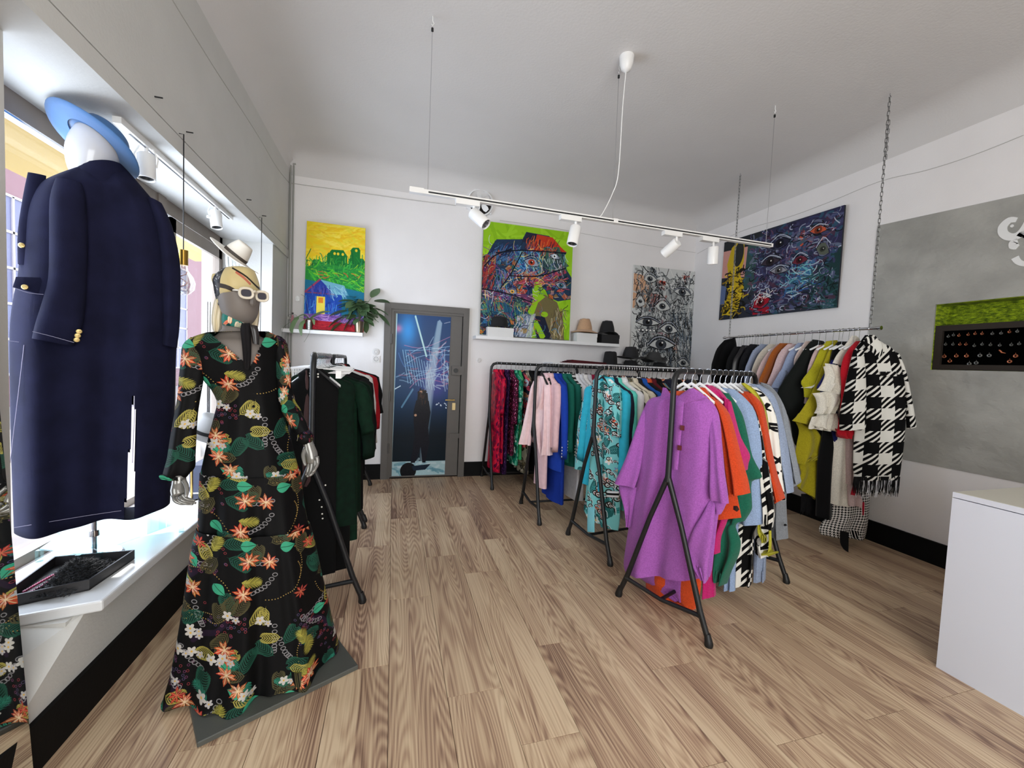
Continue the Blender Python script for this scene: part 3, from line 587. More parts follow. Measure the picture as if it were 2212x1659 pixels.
bar('steel_rail', (WX+.0, 1.2, SZ1-.115), (WX+.006, WY1, SZ1-.105), M_chrome)
M_pane = glass_mat('clear_pane', (1, 1, 1), .94)
for a, b in ((1.2, 3.5), (3.6, WY1-.06)): MB().box((WX-.04, a, SZ0+.05), (WX-.035, b, SZ1-.1)).build('pane', M_pane, win, smooth=False)
# outside: pavement, facade across the street, awning
M_fac = mat('facade_pink', rgb(136, 104, 114), .9, noise=.05, nscale=.8)
struct('trim_2', MB().box((-9, -8, -.4), (-1.75, 24, -.1)), mat('pavement', rgb(150, 145, 150), .9, noise=.1, nscale=3))
fac = empty('building', (-9, 8, -.1), 'pink rendered building across the street seen through the shop window', 'building')
MB().box((-9.6, -6, -.1), (-9, 24, 9)).build('wall', M_fac, fac, smooth=False)
M_fg = mat('facade_glazing', rgb(104, 108, 146), .4); M_fb = mat('facade_bars', rgb(190, 184, 190), .6)
for i in range(7):
    y = -2+i*3.6; f = MB().box((-9, y, .7), (-8.97, y+2.4, 5.0)).build('window', M_fg, fac, smooth=False)
    m2 = MB()
    for q in range(4): m2.box((-8.97, y+q*.8-.03, .7), (-8.94, y+q*.8+.03, 5.0))
    for q in range(6): m2.box((-8.97, y-.03, .7+q*.86-.03), (-8.94, y+2.43, .7+q*.86+.03))
    m2.build('glazing_bars', M_fb, f, smooth=False)
aw = MB(); aw.add([Vector(p) for p in ((-2.3, -2, 3.1), (-2.3, 8.4, 3.1), (-3.3, 8.4, 3.0), (-3.3, -2, 3.0), (-2.3, -2, 3.14), (-2.3, 8.4, 3.14), (-3.3, 8.4, 3.04), (-3.3, -2, 3.04))], [(0, 1, 2, 3), (4, 5, 6, 7), (2, 3, 7, 6), (0, 3, 7, 4), (1, 2, 6, 5)])
tag(aw.build('awning', mat('awning_yellow', rgb(240, 216, 140), .8), smooth=False, off=(-2.8, 3, 3.1)), 'pale yellow awning stretched outside above the shop window', 'awning')

# ---- door with steel frame and printed poster
D = empty('door_1', ((DX0+DX1)/2, YB, 0), kind='structure')
M_steel = mat('door_steel', rgb(90, 86, 82), .5, noise=.05, nscale=8, bump=.1, bscale=60)
def dpart(n, a, b, m=M_steel, p=D): return MB().box(a, b).build(n, m, p, smooth=False)
f = .075
dpart('door_frame', (DX0, YB-.035, 0), (DX0+f, YB+.05, DZ)); dpart('door_frame', (DX1-f, YB-.035, 0), (DX1, YB+.05, DZ)); dpart('door_frame', (DX0+f, YB-.035, DZ-f), (DX1-f, YB+.05, DZ))
dpart('door_frame', (DX0+f, YB-.018, 0), (DX0+f+.035, YB+.02, DZ-f)); dpart('door_frame', (DX0+f+.035, YB-.018, DZ-f-.03), (DX1-f, YB+.02, DZ-f))
leaf = dpart('door_leaf', (DX0+f+.035, YB+.0, .012), (DX1-f-.008, YB+.04, DZ-f-.03))
px0, px1 = DX0+.135, DX1-.24
mb = MB().add([Vector(p) for p in ((px0, YB-.006, .03), (px1, YB-.006, .03), (px1+.012, YB-.006, DZ-.125), (px0+.015, YB-.006, DZ-.125), (px0, YB, .03), (px1, YB, .03), (px1, YB, DZ-.125), (px0, YB, DZ-.125))],
              [(0, 1, 2, 3), (0, 4, 5, 1), (1, 5, 6, 2), (2, 6, 7, 3), (3, 7, 4, 0)], [((0, 0), (1, 0), (1, 1), (0, 1))]+[((0, 0),)*4]*4)
mb.build('poster', img_mat('stage_poster', art_stage(), rough=.25, repeat=False), D, smooth=False)
dpart('lock_box', (DX1-.20, YB-.045, 1.31), (DX1-.05, YB, 1.42)); MB().lathe([(.0, 0), (.028, 0), (.028, .02), (0, .02)], 16, M=Matrix.Translation((DX1-.15, YB-.045, 1.365)) @ Matrix.Rotation(math.radians(90), 4, 'X')).build('lock_knob', M_rack, D)
dpart('latch_plate', (DX1-.2, YB-.02, .50), (DX1-.06, YB, .56)); dpart('keyhole_plate', (DX1-.175, YB-.012, .86), (DX1-.135, YB, .95), mat('brass_dull', rgb(170, 150, 110), .35, .8))
MB().tube([(DX1-.155, YB, .99), (DX1-.155, YB-.05, .99), (DX1-.27, YB-.055, .99)], .009, 8).build('door_handle', mat('brass', rgb(190, 160, 100), .3, 1), D)
for z in (.38, 1.02, 1.72): MB().tube([(DX0+f+.012, YB-.03, z-.06), (DX0+f+.012, YB-.03, z+.06)], .01, 8).build('hinge', M_steel, D)
struct('trim_3', MB().box((DX1-.062, YB-.03, .02), (DX1-.04, YB-.018, DZ-.1)), M_rack)

# ---- cement panel on the right wall with the lined niche
M_cem = mat('cement_grey', rgb(166, 165, 159), .8, noise=.17, nscale=2.6, bump=1.0, bscale=6, spec=.3, stretch=(1, 1, 1.4), bdist=.022)
p = MB(); x = XR-.012; T0, T1 = 2.895, 2.835; yN = .8
def pan(y0, y1, z0, z1a, z1b): p.hexa([Vector((x, y0, z0)), Vector((XR, y0, z0)), Vector((XR, y1, z0)), Vector((x, y1, z0))], [Vector((x, y0, z1a)), Vector((XR, y0, z1a)), Vector((XR, y1, z1b)), Vector((x, y1, z1b))])
ztop = lambda y: T1+(T0-T1)*(y-1.88)/(2.80-1.88)
pan(NY1, 2.80, .80, ztop(NY1), ztop(2.80)); pan(NY0, NY1, NZ1, ztop(NY0), ztop(NY1)); pan(NY0, NY1, .80, NZ0, NZ0); pan(yN, NY0, .80, ztop(yN), ztop(NY0))
struct('trim_4', p, M_cem)
M_turf = mat('green_turf', rgb(150, 170, 20), .95, noise=.55, nscale=26, dark=rgb(70, 96, 8), stretch=(1, 1, 3))
tf = MB(); random.seed(2)
tf.box((XR+.15, NY0, NZ0), (XR+.168, NY1, NZ1)).box((XR, NY0, NZ1-.004), (XR+.168, NY1, NZ1)).box((XR, NY1-.004, NZ0), (XR+.168, NY1, NZ1))
for i in range(5200):
    y, z = random.uniform(NY0, NY1-.01), random.uniform(NZ0+.2, NZ1); l = random.uniform(.012, .03); a = random.uniform(-.02, .02)
    q = Vector((XR+.15, y, z)); tf.add([q, q+Vector((0, .003, .001)), q+Vector((-l, a, -.012))], [(0, 1, 2)])
t = tf.build('turf_lining', M_turf, smooth=False, off=(XR+.15, 1.8, 1.9)); tag(t, 'bright green artificial grass lining the niche in the grey wall', 'artificial grass', kind='stuff')

# white swash lettering painted on the cement panel (only its left ends are in the picture)
sg = MB()
def ribbon(pts, wds):
    P = catmull([onX(a, b, x-.004) for a, b in pts], 5); W = np.interp(np.linspace(0, 1, len(P)), np.linspace(0, 1, len(wds)), wds); rings = []
    for i, q in enumerate(P):
        t = (P[min(i+1, len(P)-1)]-P[max(i-1, 0)]).normalized(); nn = Vector((1, 0, 0)).cross(t)*W[i]/2
        rings.append([q-nn, q+nn, q+nn+Vector((.004, 0, 0)), q-nn+Vector((.004, 0, 0))])
    sg.loft(rings)
ribbon([(2196, 475), (2180, 476), (2166, 490), (2168, 505), (2184, 512), (2204, 505), (2222, 480), (2236, 440)], [.03, .045, .05, .05, .05, .05, .05, .04])
ribbon([(2198, 520), (2190, 524), (2190, 531), (2198, 534)], [.03, .05, .05, .03]); ribbon([(2184, 486), (2188, 490)], [.012, .02, .012])
ribbon([(2192, 556), (2200, 566), (2216, 570), (2235, 560)], [.04, .035, .03, .02]); ribbon([(2204, 512), (2214, 505), (2232, 520)], [.05, .05, .04])
tag(sg.build('wall_lettering', mat('white_paint', rgb(232, 232, 230), .6), smooth=False, off=onX(2200, 520, x)), 'white curly swash lettering on the grey cement panel', 'lettering')
# ================================================================= CLOTHES RACKS
SPL, HH, FT = .86, 1.48, .295
def rack(O, d, name, label, L=1.15, split=SPL, bar=True):
    """black rack: rod between two inverted-Y end frames; local x along the rod, y across"""
    r = empty(name, (O[0], O[1], 0), label, 'clothes rack', 'black clothes racks'); A = math.atan2(d[1], d[0])
    R = Matrix.Rotation(A, 3, 'Z'); T = lambda x, y, z: Vector((O[0], O[1], 0)) + R @ Vector((x, y, z))
    MB().tube([T(x, 0, z) for x, z in [(0, HH-.09), (.006, HH-.045), (.028, HH-.014), (.07, HH), (L/2, HH), (L-.07, HH), (L-.028, HH-.014), (L-.006, HH-.045), (L, HH-.09)]], .0165, 10).build('rod', M_rack, r)
    for x in (0, L):
        MB().tube([T(x, 0, HH-.085), T(x, 0, 1.15), T(x, 0, split+.03), T(x, 0, split-.02)], [.0165, .016, .0175, .021], 10).build('post', M_rack, r)
        for s in (-1, 1):
            lg = MB().tube([T(x, 0, split+.01), T(x, s*.03, split-.07), T(x, s*.10, split-.26), T(x, s*.235, .17), T(x, s*FT, .02)], [.017, .016, .015, .0165, .0155], 10).build('leg', M_rack, r)
            MB().tube([T(x, s*(FT-.012), .065), T(x, s*(FT-.003), .03), T(x, s*FT, .012), T(x, s*FT, 0)], [.0165, .021, .024, .021], 10).build('foot', M_rack, lg)
        MB().tube([T(x, -.245, .145), T(x, -.225, .14), T(x, 0, .118), T(x, .225, .14), T(x, .245, .145)], [.019, .0135, .012, .0135, .019], 10).build('crossbar', M_rack, r)
    if bar: MB().tube([T(0, 0, .118), T(L, 0, .118)], .011, 8).build('stretcher', M_rack, r)
    return r
class Rod:
    def __init__(s, O, d, z, r=.0165, key=''):
        s.O = Vector((O[0], O[1], 0)); s.d = Vector((d[0], d[1], 0)).normalized(); s.z = z; s.A = math.atan2(d[1], d[0]); s.r = r; s.key = key
    def p(s, t, z=0): q = s.O+s.d*t; q.z = s.z+z; return q
    def plane(s, t): q = s.p(t); return Plane((q.x, q.y), s.d if s.d.dot(Vector((q.x, q.y, 0))) > 0 else -s.d)
R1 = Rod((1.5675, 2.0325), (.9237, .3830), 1.48, key='front rack'); R2 = Rod((1.5635, 2.974), (.9896, .1440), 1.48, key='second rack'); R3 = Rod((1.3475, 3.812), (1, -.011), 1.48, key='third rack')
R4 = Rod((1.154, 4.91), (1, 0), 1.48, key='rear rack'); RL = Rod((-.432, 2.55), (-.055, .998), 1.48, key='rack behind the floral dress'); RM = Rod((-.50, 3.86), (-.01, 1), 1.48, key='rack beside the door')
rack(R1.O, R1.d, 'clothes_rack', 'black metal clothes rack nearest the counter carrying the purple cape', split=.85)
rack(R2.O, R2.d, 'clothes_rack', 'black metal clothes rack directly behind the one with the purple cape', split=.94)
rack(R3.O, R3.d, 'clothes_rack', 'black metal clothes rack with the pale pink blazer at its front end', split=.90)
rack(R4.O, R4.d, 'clothes_rack', 'rearmost black clothes rack by the wall with the red dress at its end', split=.86)
rack(RL.O, RL.d, 'clothes_rack', 'black clothes rack of dark green dresses behind the floral mannequin', split=.86)
rack(RM.O, RM.d, 'clothes_rack', 'black clothes rack with the white blouse standing left of the poster door', split=.86, L=1.12)
# hanging rail on chains
RZ = 1.886; RR = Rod((3.68, 2.36), (0, 1), RZ, .011, key='hanging rail')
rail = MB().tube([(3.68, 2.34, RZ), (3.68, 3.93, RZ)], .012, 10).build('hanging_rail', M_chrome, off=(3.68, 3.1, RZ)); tag(rail, 'silver tube rail hung on two chains along the right wall', 'clothes rail')
for y in (2.343, 3.927): MB().tube([(3.68, y-.012, RZ), (3.68, y+.012, RZ)], .017, 12).build('end_cap', M_chrome, rail)
lk = MB()
def link_verts(n=10):
    P = []; 
    for k in range(n):
        a = 2*math.pi*k/n; P.append(Vector((math.cos(a)*.0085, 0, math.sin(a)*.0085+(.012 if math.sin(a) > 0 else -.012))))
    P.append(P[0]); return P
lk.tube(link_verts(), .0026, 5, cap=False); _me = lk.build('chain_link', mat('galvanised_steel', rgb(128, 128, 128), .4, .7), off=(0, 0, 0)); link_me = _me.data; bpy.data.objects.remove(_me)
for (y, lab) in ((2.41, 'steel link chain holding the near end of the rail by the grey panel'), (3.86, 'steel link chain holding the far end of the hanging rail')):
    ch = empty('chain', (3.68, y, ZC), lab, 'chain', 'chains of the hanging rail'); z = ZC-.05; i = 0
    MB().tube([(3.68, y, ZC), (3.68, y, ZC-.015), (3.692, y, ZC-.025), (3.68, y, ZC-.04), (3.67, y, ZC-.03)], .003, 6).build('hook', M_chrome, ch)
    while z > RZ+.015:
        o = bpy.data.objects.new('chain_link', link_me); COL.objects.link(o); o.parent = ch; o.location = (0, 0, z-ZC); o.rotation_euler = (0, .06*math.sin(i), (i % 2)*1.4+.2); z -= .0345; i += 1
    if y < 3:
        for k in range(9): o = bpy.data.objects.new('chain_link', link_me); COL.objects.link(o); o.parent = ch; o.location = (.016, .008*(k % 2), -.22-k*.033); o.rotation_euler = (0, .1, (k % 2)*1.4)

# ---- hangers (prototype per kind; copies share meshes). Local: x across the rod, y along it, z=0 at the rod axis
M_hw = mat('hanger_white', rgb(240, 240, 240), .4); M_hb = mat('hanger_black', rgb(22, 22, 24), .35)
_hp = {}
def hanger_proto(kind, rr):
    key = (kind, rr)
    if key in _hp: return _hp[key]
    root = empty('clothes_hanger', (0, 0, 0)); h = rr+.0035
    pts = [Vector((math.cos(a)*h, 0, math.sin(a)*h)) for a in np.linspace(math.radians(200), math.radians(-55), 9)]+[Vector((.004, 0, -rr-.018)), Vector((0, 0, -.076 if rr > .015 else -.13))]
    MB().tube(pts, .0018, 6).build('hook', M_chrome, root)
    m = {'white': M_hw, 'black': M_hb, 'clip': M_hw}[kind]
    if kind == 'clip':
        MB().tube([(-.19, 0, -.085), (-.02, 0, -.075), (0, 0, -.05), (.02, 0, -.075), (.19, 0, -.085), (.19, 0, -.10), (-.19, 0, -.10), (-.19, 0, -.085)], .0022, 6).build('bar', m, root)
        for s in (-.13, .13): MB().box((s-.015, -.008, -.13), (s+.015, .008, -.085)).build('clip', M_hw, root, smooth=False)
    else:
        rings = []
        wd_, dz_, z0_ = (.07, .035, -.128) if rr < .015 else (.14, .105, -.074)
        for u in np.linspace(-1, 1, 15):
            z = z0_-dz_*abs(u)**1.15; hh = .011-.003*abs(u); t = .006+.007*abs(u)
            rings.append([Vector((u*wd_, math.cos(a)*t+.012*abs(u)**2, z+math.sin(a)*hh)) for a in np.linspace(0, 2*math.pi, 9)[:-1]])
        MB().loft(rings).build('bar', m, root)
    _hp[key] = [root, False]; return _hp[key]
def hanger(rod, t, label, group, kind='white', yaw=0):
    pr = hanger_proto(kind, rod.r); o = pr[0] if not pr[1] else copy_tree(pr[0]); pr[1] = True
    o.location = rod.p(t); o.rotation_euler = (random.uniform(-.03, .03), 0, rod.A-math.pi/2+yaw); tag(o, label, 'clothes hanger', group); return o

# ---- generic hanging garment, built in the rod's frame
def garment(rod, t, name, label, cat, group, m, half=.2, L=.7, sl=.5, th=.03, flare=1.05, fold=.012, lean=.0, out=.05, fwd=.02, collar=.014, neck=-.088, yaw=0, hem=0, lining=None, buttons=None, sr=.05, asym=0):
    base = rod.p(t); A = rod.A-math.pi/2+yaw+random.uniform(-.05, .05); Rm = Matrix.Rotation(A, 3, 'Z')
    root = empty(name, base, label, cat, group); W = lambda x, y, z: base + Rm @ Vector((x, y, z))
    f1, f2, ph = random.uniform(3.5, 6), random.uniform(7, 10), random.uniform(0, 6)
    lev = [(neck+.012, .045, .028), (neck, .06, .034), (neck-.02, .085, .034), (neck-.045, half*.62, .03), (neck-.075, half*.93, .034), (neck-.12, half*1.02, .038), (neck-.25, half*.97, th)]
    zb = -L; n = 6
    for i in range(1, n+1):
        q = i/n; lev.append((neck-.25+(zb-neck+.25)*q, half*(.97+(flare-.97)*q), th*(1+.35*q)))
    N = 26; rings = []; uvs = []
    for z, a, b in lev:
        q = max(0, min(1, (neck-.1-z)/(neck-.1-zb))); ring = []; uv = []
        for k in range(N):
            c, s_ = math.cos(2*math.pi*k/N), math.sin(2*math.pi*k/N); X = a*math.copysign(abs(c)**.85, c); Y = b*math.copysign(abs(s_)**.9, s_)
            u = X/half; Y += fold*q*(math.sin(f1*u+ph)+.5*math.sin(f2*u+ph*2+z*2)); X += lean*q + asym*q*q
            zz = z + (hem*q*q*math.cos(3*u+ph) if hem else 0)
            ring.append(W(X, Y, zz)); uv.append((k/N*2.1*half*2+t*3.1, z))
        uv.append((2.1*half*2+t*3.1, z)); rings.append(ring); uvs.append(uv)
    mb = MB().loft(rings, cap=False, uvs=uvs)
    lastr = rings[-1]; c = sum(lastr, Vector())/N
    mb.loft([lastr, [c+(p-c)*.92+Vector((0, 0, .003)) for p in lastr], [c+(p-c)*.85+Vector((0, 0, .09)) for p in lastr]], cap=False, uvs=[uvs[-1]]*3)
    mb.build('body', m, root, angle=None)
    if sl:
        for s in (-1, 1):
            if rod.key == 'hanging rail' and s == 1 and not yaw: continue_far = True
            P = [(s*half*.80, 0, neck-.085, .8), (s*half*1.0, 0, neck-.12, 1.1), (s*(half+out*.35), .2, neck-.12-sl*.25, 1.05), (s*(half+out*.7), .45, neck-.12-sl*.5, .95), (s*(half+out*.85), .8, neck-.12-sl*.75, .85), (s*(half+out), 1, neck-.12-sl, .85)]
            C = catmull([Vector((a+lean*.5, -fwd*b, z)) for a, b, z, r in P], 2); RRr = np.interp(np.linspace(0, 1, len(C)), np.linspace(0, 1, len(P)), [r for *_, r in P]); rs = []; us = []
            for i, (q, r) in enumerate(zip(C, RRr)):
                w_ = .006*math.sin(i*1.3+ph); rs.append([W(q.x+math.cos(a)*sr*r+w_, q.y+math.sin(a)*sr*.62*r, q.z+s*math.cos(a)*sr*r*.25) for a in np.linspace(0, 2*math.pi, 11)[:-1]]); us.append([(k*.03+s, q.z) for k in range(11)])
            e = rs[-1]; c = sum(e, Vector())/10; rs += [[c+(p-c)*.85+Vector((0, 0, .03)) for p in e]]; us.append(us[-1])
            sv = MB().loft(rs, uvs=us).build('sleeve', m, root, angle=None)
            if buttons:
                for k in range(4):
                    q = W(s*(half+out+.015)-0.0, -fwd-sr*.55, neck-.12-sl+.03+k*.028); MB().lathe([(0, 0), (.007, .001), (.007, .004), (0, .006)], 8, M=Matrix.Translation(q) @ Matrix.Rotation(A, 4, 'Z') @ Matrix.Rotation(math.radians(90), 4, 'X')).build('button', buttons, sv)
    if collar:
        rs = []
        for a_, z_, b_ in ((.05, 0, .03), (.058, collar*.6, .034), (.06, collar, .036), (.066, collar*.9, .04), (.078, 0.0, .046), (.085, -.02, .048)):
            rs.append([W(math.cos(a)*a_, math.sin(a)*b_, neck+z_) for a in np.linspace(0, 2*math.pi, 15)[:-1]])
        MB().loft(rs, cap=False, uvs=[[(k*.03, i*.02) for k in range(15)] for i in range(6)]).build('collar', lining or m, root, angle=None)
    return root
# ---- prints
P_trop = img_mat('tropical_print', print_tropical(), (1.55, 1.55), .65)
P_kaft = img_mat('aqua_baroque_print', print_kaftan(), (1.5, 1.5), .55)
P_pink = img_mat('pink_spot_print', print_spots((70, 16, 40), [(214, 90, 150), (240, 150, 190), (30, 20, 28), (200, 50, 110)], 220, (.01, .035), 1), (3, 3), .6)
P_green = img_mat('green_leaf_print', print_leaves((18, 120, 92), [(120, 214, 176), (8, 60, 50), (220, 240, 230), (30, 160, 120)], 60, 2), (3, 3), .6)
P_multi = img_mat('navy_flower_print', print_leaves((24, 26, 42), [(190, 200, 210), (216, 70, 90), (90, 130, 140), (230, 150, 110)], 60, 4), (2.4, 2.4), .6)
P_floralbw = img_mat('cream_floral_print', print_leaves((220, 214, 196), [(40, 40, 40), (120, 110, 80), (70, 70, 60)], 60, 6), (3, 3), .6)
P_purple = img_mat('purple_print', print_spots((36, 16, 50), [(70, 30, 90), (20, 8, 28), (110, 60, 120)], 160, (.02, .05), 9), (3, 3), .6)
P_red = img_mat('red_silk_print', print_spots((176, 16, 54), [(120, 10, 40), (206, 30, 60), (90, 8, 50)], 120, (.03, .1), 19), (2, 2), .4)
P_stripe = img_mat('bw_stripe_print', np.repeat(np.repeat((np.arange(64) % 16 < 8)[:, None, None]*np.array([[[.85, .85, .85]]])+.03, 64, 1), 1, 0), (8, 8), .7)
H_big = img_mat('houndstooth_big', print_jumbo(), (5.6, 5.6), .85); H_mid = img_mat('houndstooth_mid', print_jumbo(), (5.0, 5.0), .85); H_small = img_mat('houndstooth_small', print_houndstooth(24), (46, 46), .85)
P_blob = img_mat('black_cream_blob_print', print_blobs(), (2.2, 2.2), .85)
gold = mat('gold_button', rgb(206, 180, 120), .3, .9); pearl = mat('pearl_button', rgb(230, 226, 216), .3)

# ================================================================= FRONT RACK
G1 = 'coats on the front rack'
def Z3(x, y): return 1300+x/2.513, 760+y/2.513
def rowsZ3(r): return [(*Z3(q[0], q[1]), *Z3(q[2], q[3]), *q[4:]) for q in r]
purple = cloth(166, 94, 178, 'wool'); pl = R1.plane(.105)
cape = empty('cape', R1.p(.105), 'long purple wool cape coat hanging frontmost on the near rack', 'cape')
loft_px('body', pl, rowsZ3([(330, 236, 545, 236), (300, 244, 562, 246), (270, 250, 580, 262), (240, 275, 605, 290), (222, 325, 628, 345), (205, 450, 640, 450), (185, 600, 642, 600), (165, 740, 640, 740), (148, 860, 620, 880), (130, 980, 604, 990), (112, 1090, 590, 1110), (104, 1160, 580, 1190), (112, 1200, 566, 1235)]),
        purple, cape, b=.05, folds=((6.5, .034, .6, 1.0), (12, .012, 2, .6)), n=30, sub=3, skip=lambda p, i, k: False)
loft_px('back_panel', pl, rowsZ3([(175, 950, 560, 960), (172, 1060, 540, 1080), (176, 1190, 500, 1215), (230, 1250, 480, 1270), (310, 1305, 462, 1325), (395, 1345, 445, 1356)]), purple, cape, b=.02, folds=((6, .012, 1, 0),), n=14, off=.07)
loft_px('sleeve', pl, rowsZ3([(236, 290, 300, 290, .04), (212, 350, 268, 350, .02), (176, 450, 244, 455, 0), (135, 560, 222, 580, -.015), (95, 650, 203, 672, -.03), (68, 705, 182, 738, -.035)]), purple, cape, b=.035, folds=((4, .015, 0, 0),), n=14)
loft_px('sleeve_fold', pl, rowsZ3([(92, 715, 190, 735), (100, 760, 185, 790), (125, 830, 175, 850), (142, 900, 165, 915), (148, 945, 158, 950)]), purple, cape, b=.03, folds=((4, .02, 1, 0),), n=12, off=-.005)
loft_px('sleeve', pl, rowsZ3([(560, 300, 610, 305, .05), (584, 400, 640, 400, .02), (592, 520, 655, 520, 0), (592, 650, 668, 650, -.01), (592, 740, 682, 745, -.02), (596, 800, 692, 822)]), purple, cape, b=.035, folds=((4, .015, 2, 0),), n=12, off=-.012)
loft_px('sleeve_fold', pl, rowsZ3([(600, 790, 680, 810), (615, 840, 665, 850), (622, 875, 645, 882)]), purple, cape, b=.022, n=10, off=.0)
loft_px('side_drape', pl, rowsZ3([(585, 800, 618, 810, .05), (556, 870, 614, 880, .02), (500, 960, 606, 985, 0), (466, 1060, 592, 1085), (470, 1110, 584, 1150), (510, 1180, 580, 1215), (545, 1235, 572, 1250)]), purple, cape, b=.028, folds=((3, .02, 1, 1),), n=12, off=-.05)
loft_px('collar', pl, rowsZ3([(331, 193, 350, 196), (328, 212, 368, 222), (322, 232, 386, 248), (316, 252, 384, 266)]), purple, cape, b=.012, n=12, off=-.035)
loft_px('collar', pl, rowsZ3([(474, 200, 500, 197), (442, 222, 528, 215), (412, 246, 556, 236), (406, 268, 574, 250), (412, 290, 480, 278)]), purple, cape, b=.012, n=12, off=-.04)
loft_px('neck_lining', pl, rowsZ3([(360, 212, 480, 212), (372, 240, 440, 240), (388, 262, 416, 262)]), cloth(200, 84, 50), cape, b=.006, n=8, off=-.012)
loft_px('button_band', pl, rowsZ3([(404, 262, 446, 262, .02), (402, 300, 444, 300), (398, 400, 436, 400), (392, 520, 424, 520), (385, 640, 412, 640)]), purple, cape, b=.008, n=8, off=-.062)
bt = mat('horn_button', rgb(96, 34, 30), .25)
for x, y in ((437, 413), (422, 521)):
    q = pl.at(*Z3(x, y), -.082); MB().box((-.011, -.004, -.014), (.011, .004, .014), Matrix.Translation(q) @ Matrix.Rotation(R1.A-math.pi/2, 4, 'Z')).build('button', bt, cape, smooth=False)
hanger(R1, .105, 'white hanger with chrome hook holding the purple cape', 'white hangers on the front rack')
def traced(rod_pt, plane, name, label, cat, group, m, parts, cvt, b=.045, hold=None, kind='white'):
    """a garment whose visible silhouette is measured in its own hanging plane"""
    r = empty(name, rod_pt, label, cat, group)
    for nm, rows_, off, kw in parts:
        k2 = dict(b=b, n=22, folds=((4.5, .020, random.uniform(0, 6), 1), (9, .010, random.uniform(0, 6), .4))); k2.update(kw); mm = k2.pop('mat', m)
        loft_px(nm, plane, cvt(rows_), mm, r, off=off, **k2)
    return r
blk_ = cloth(20, 20, 22); oran = cloth(206, 72, 34, 'wool'); yel = cloth(190, 184, 56, 'wool')
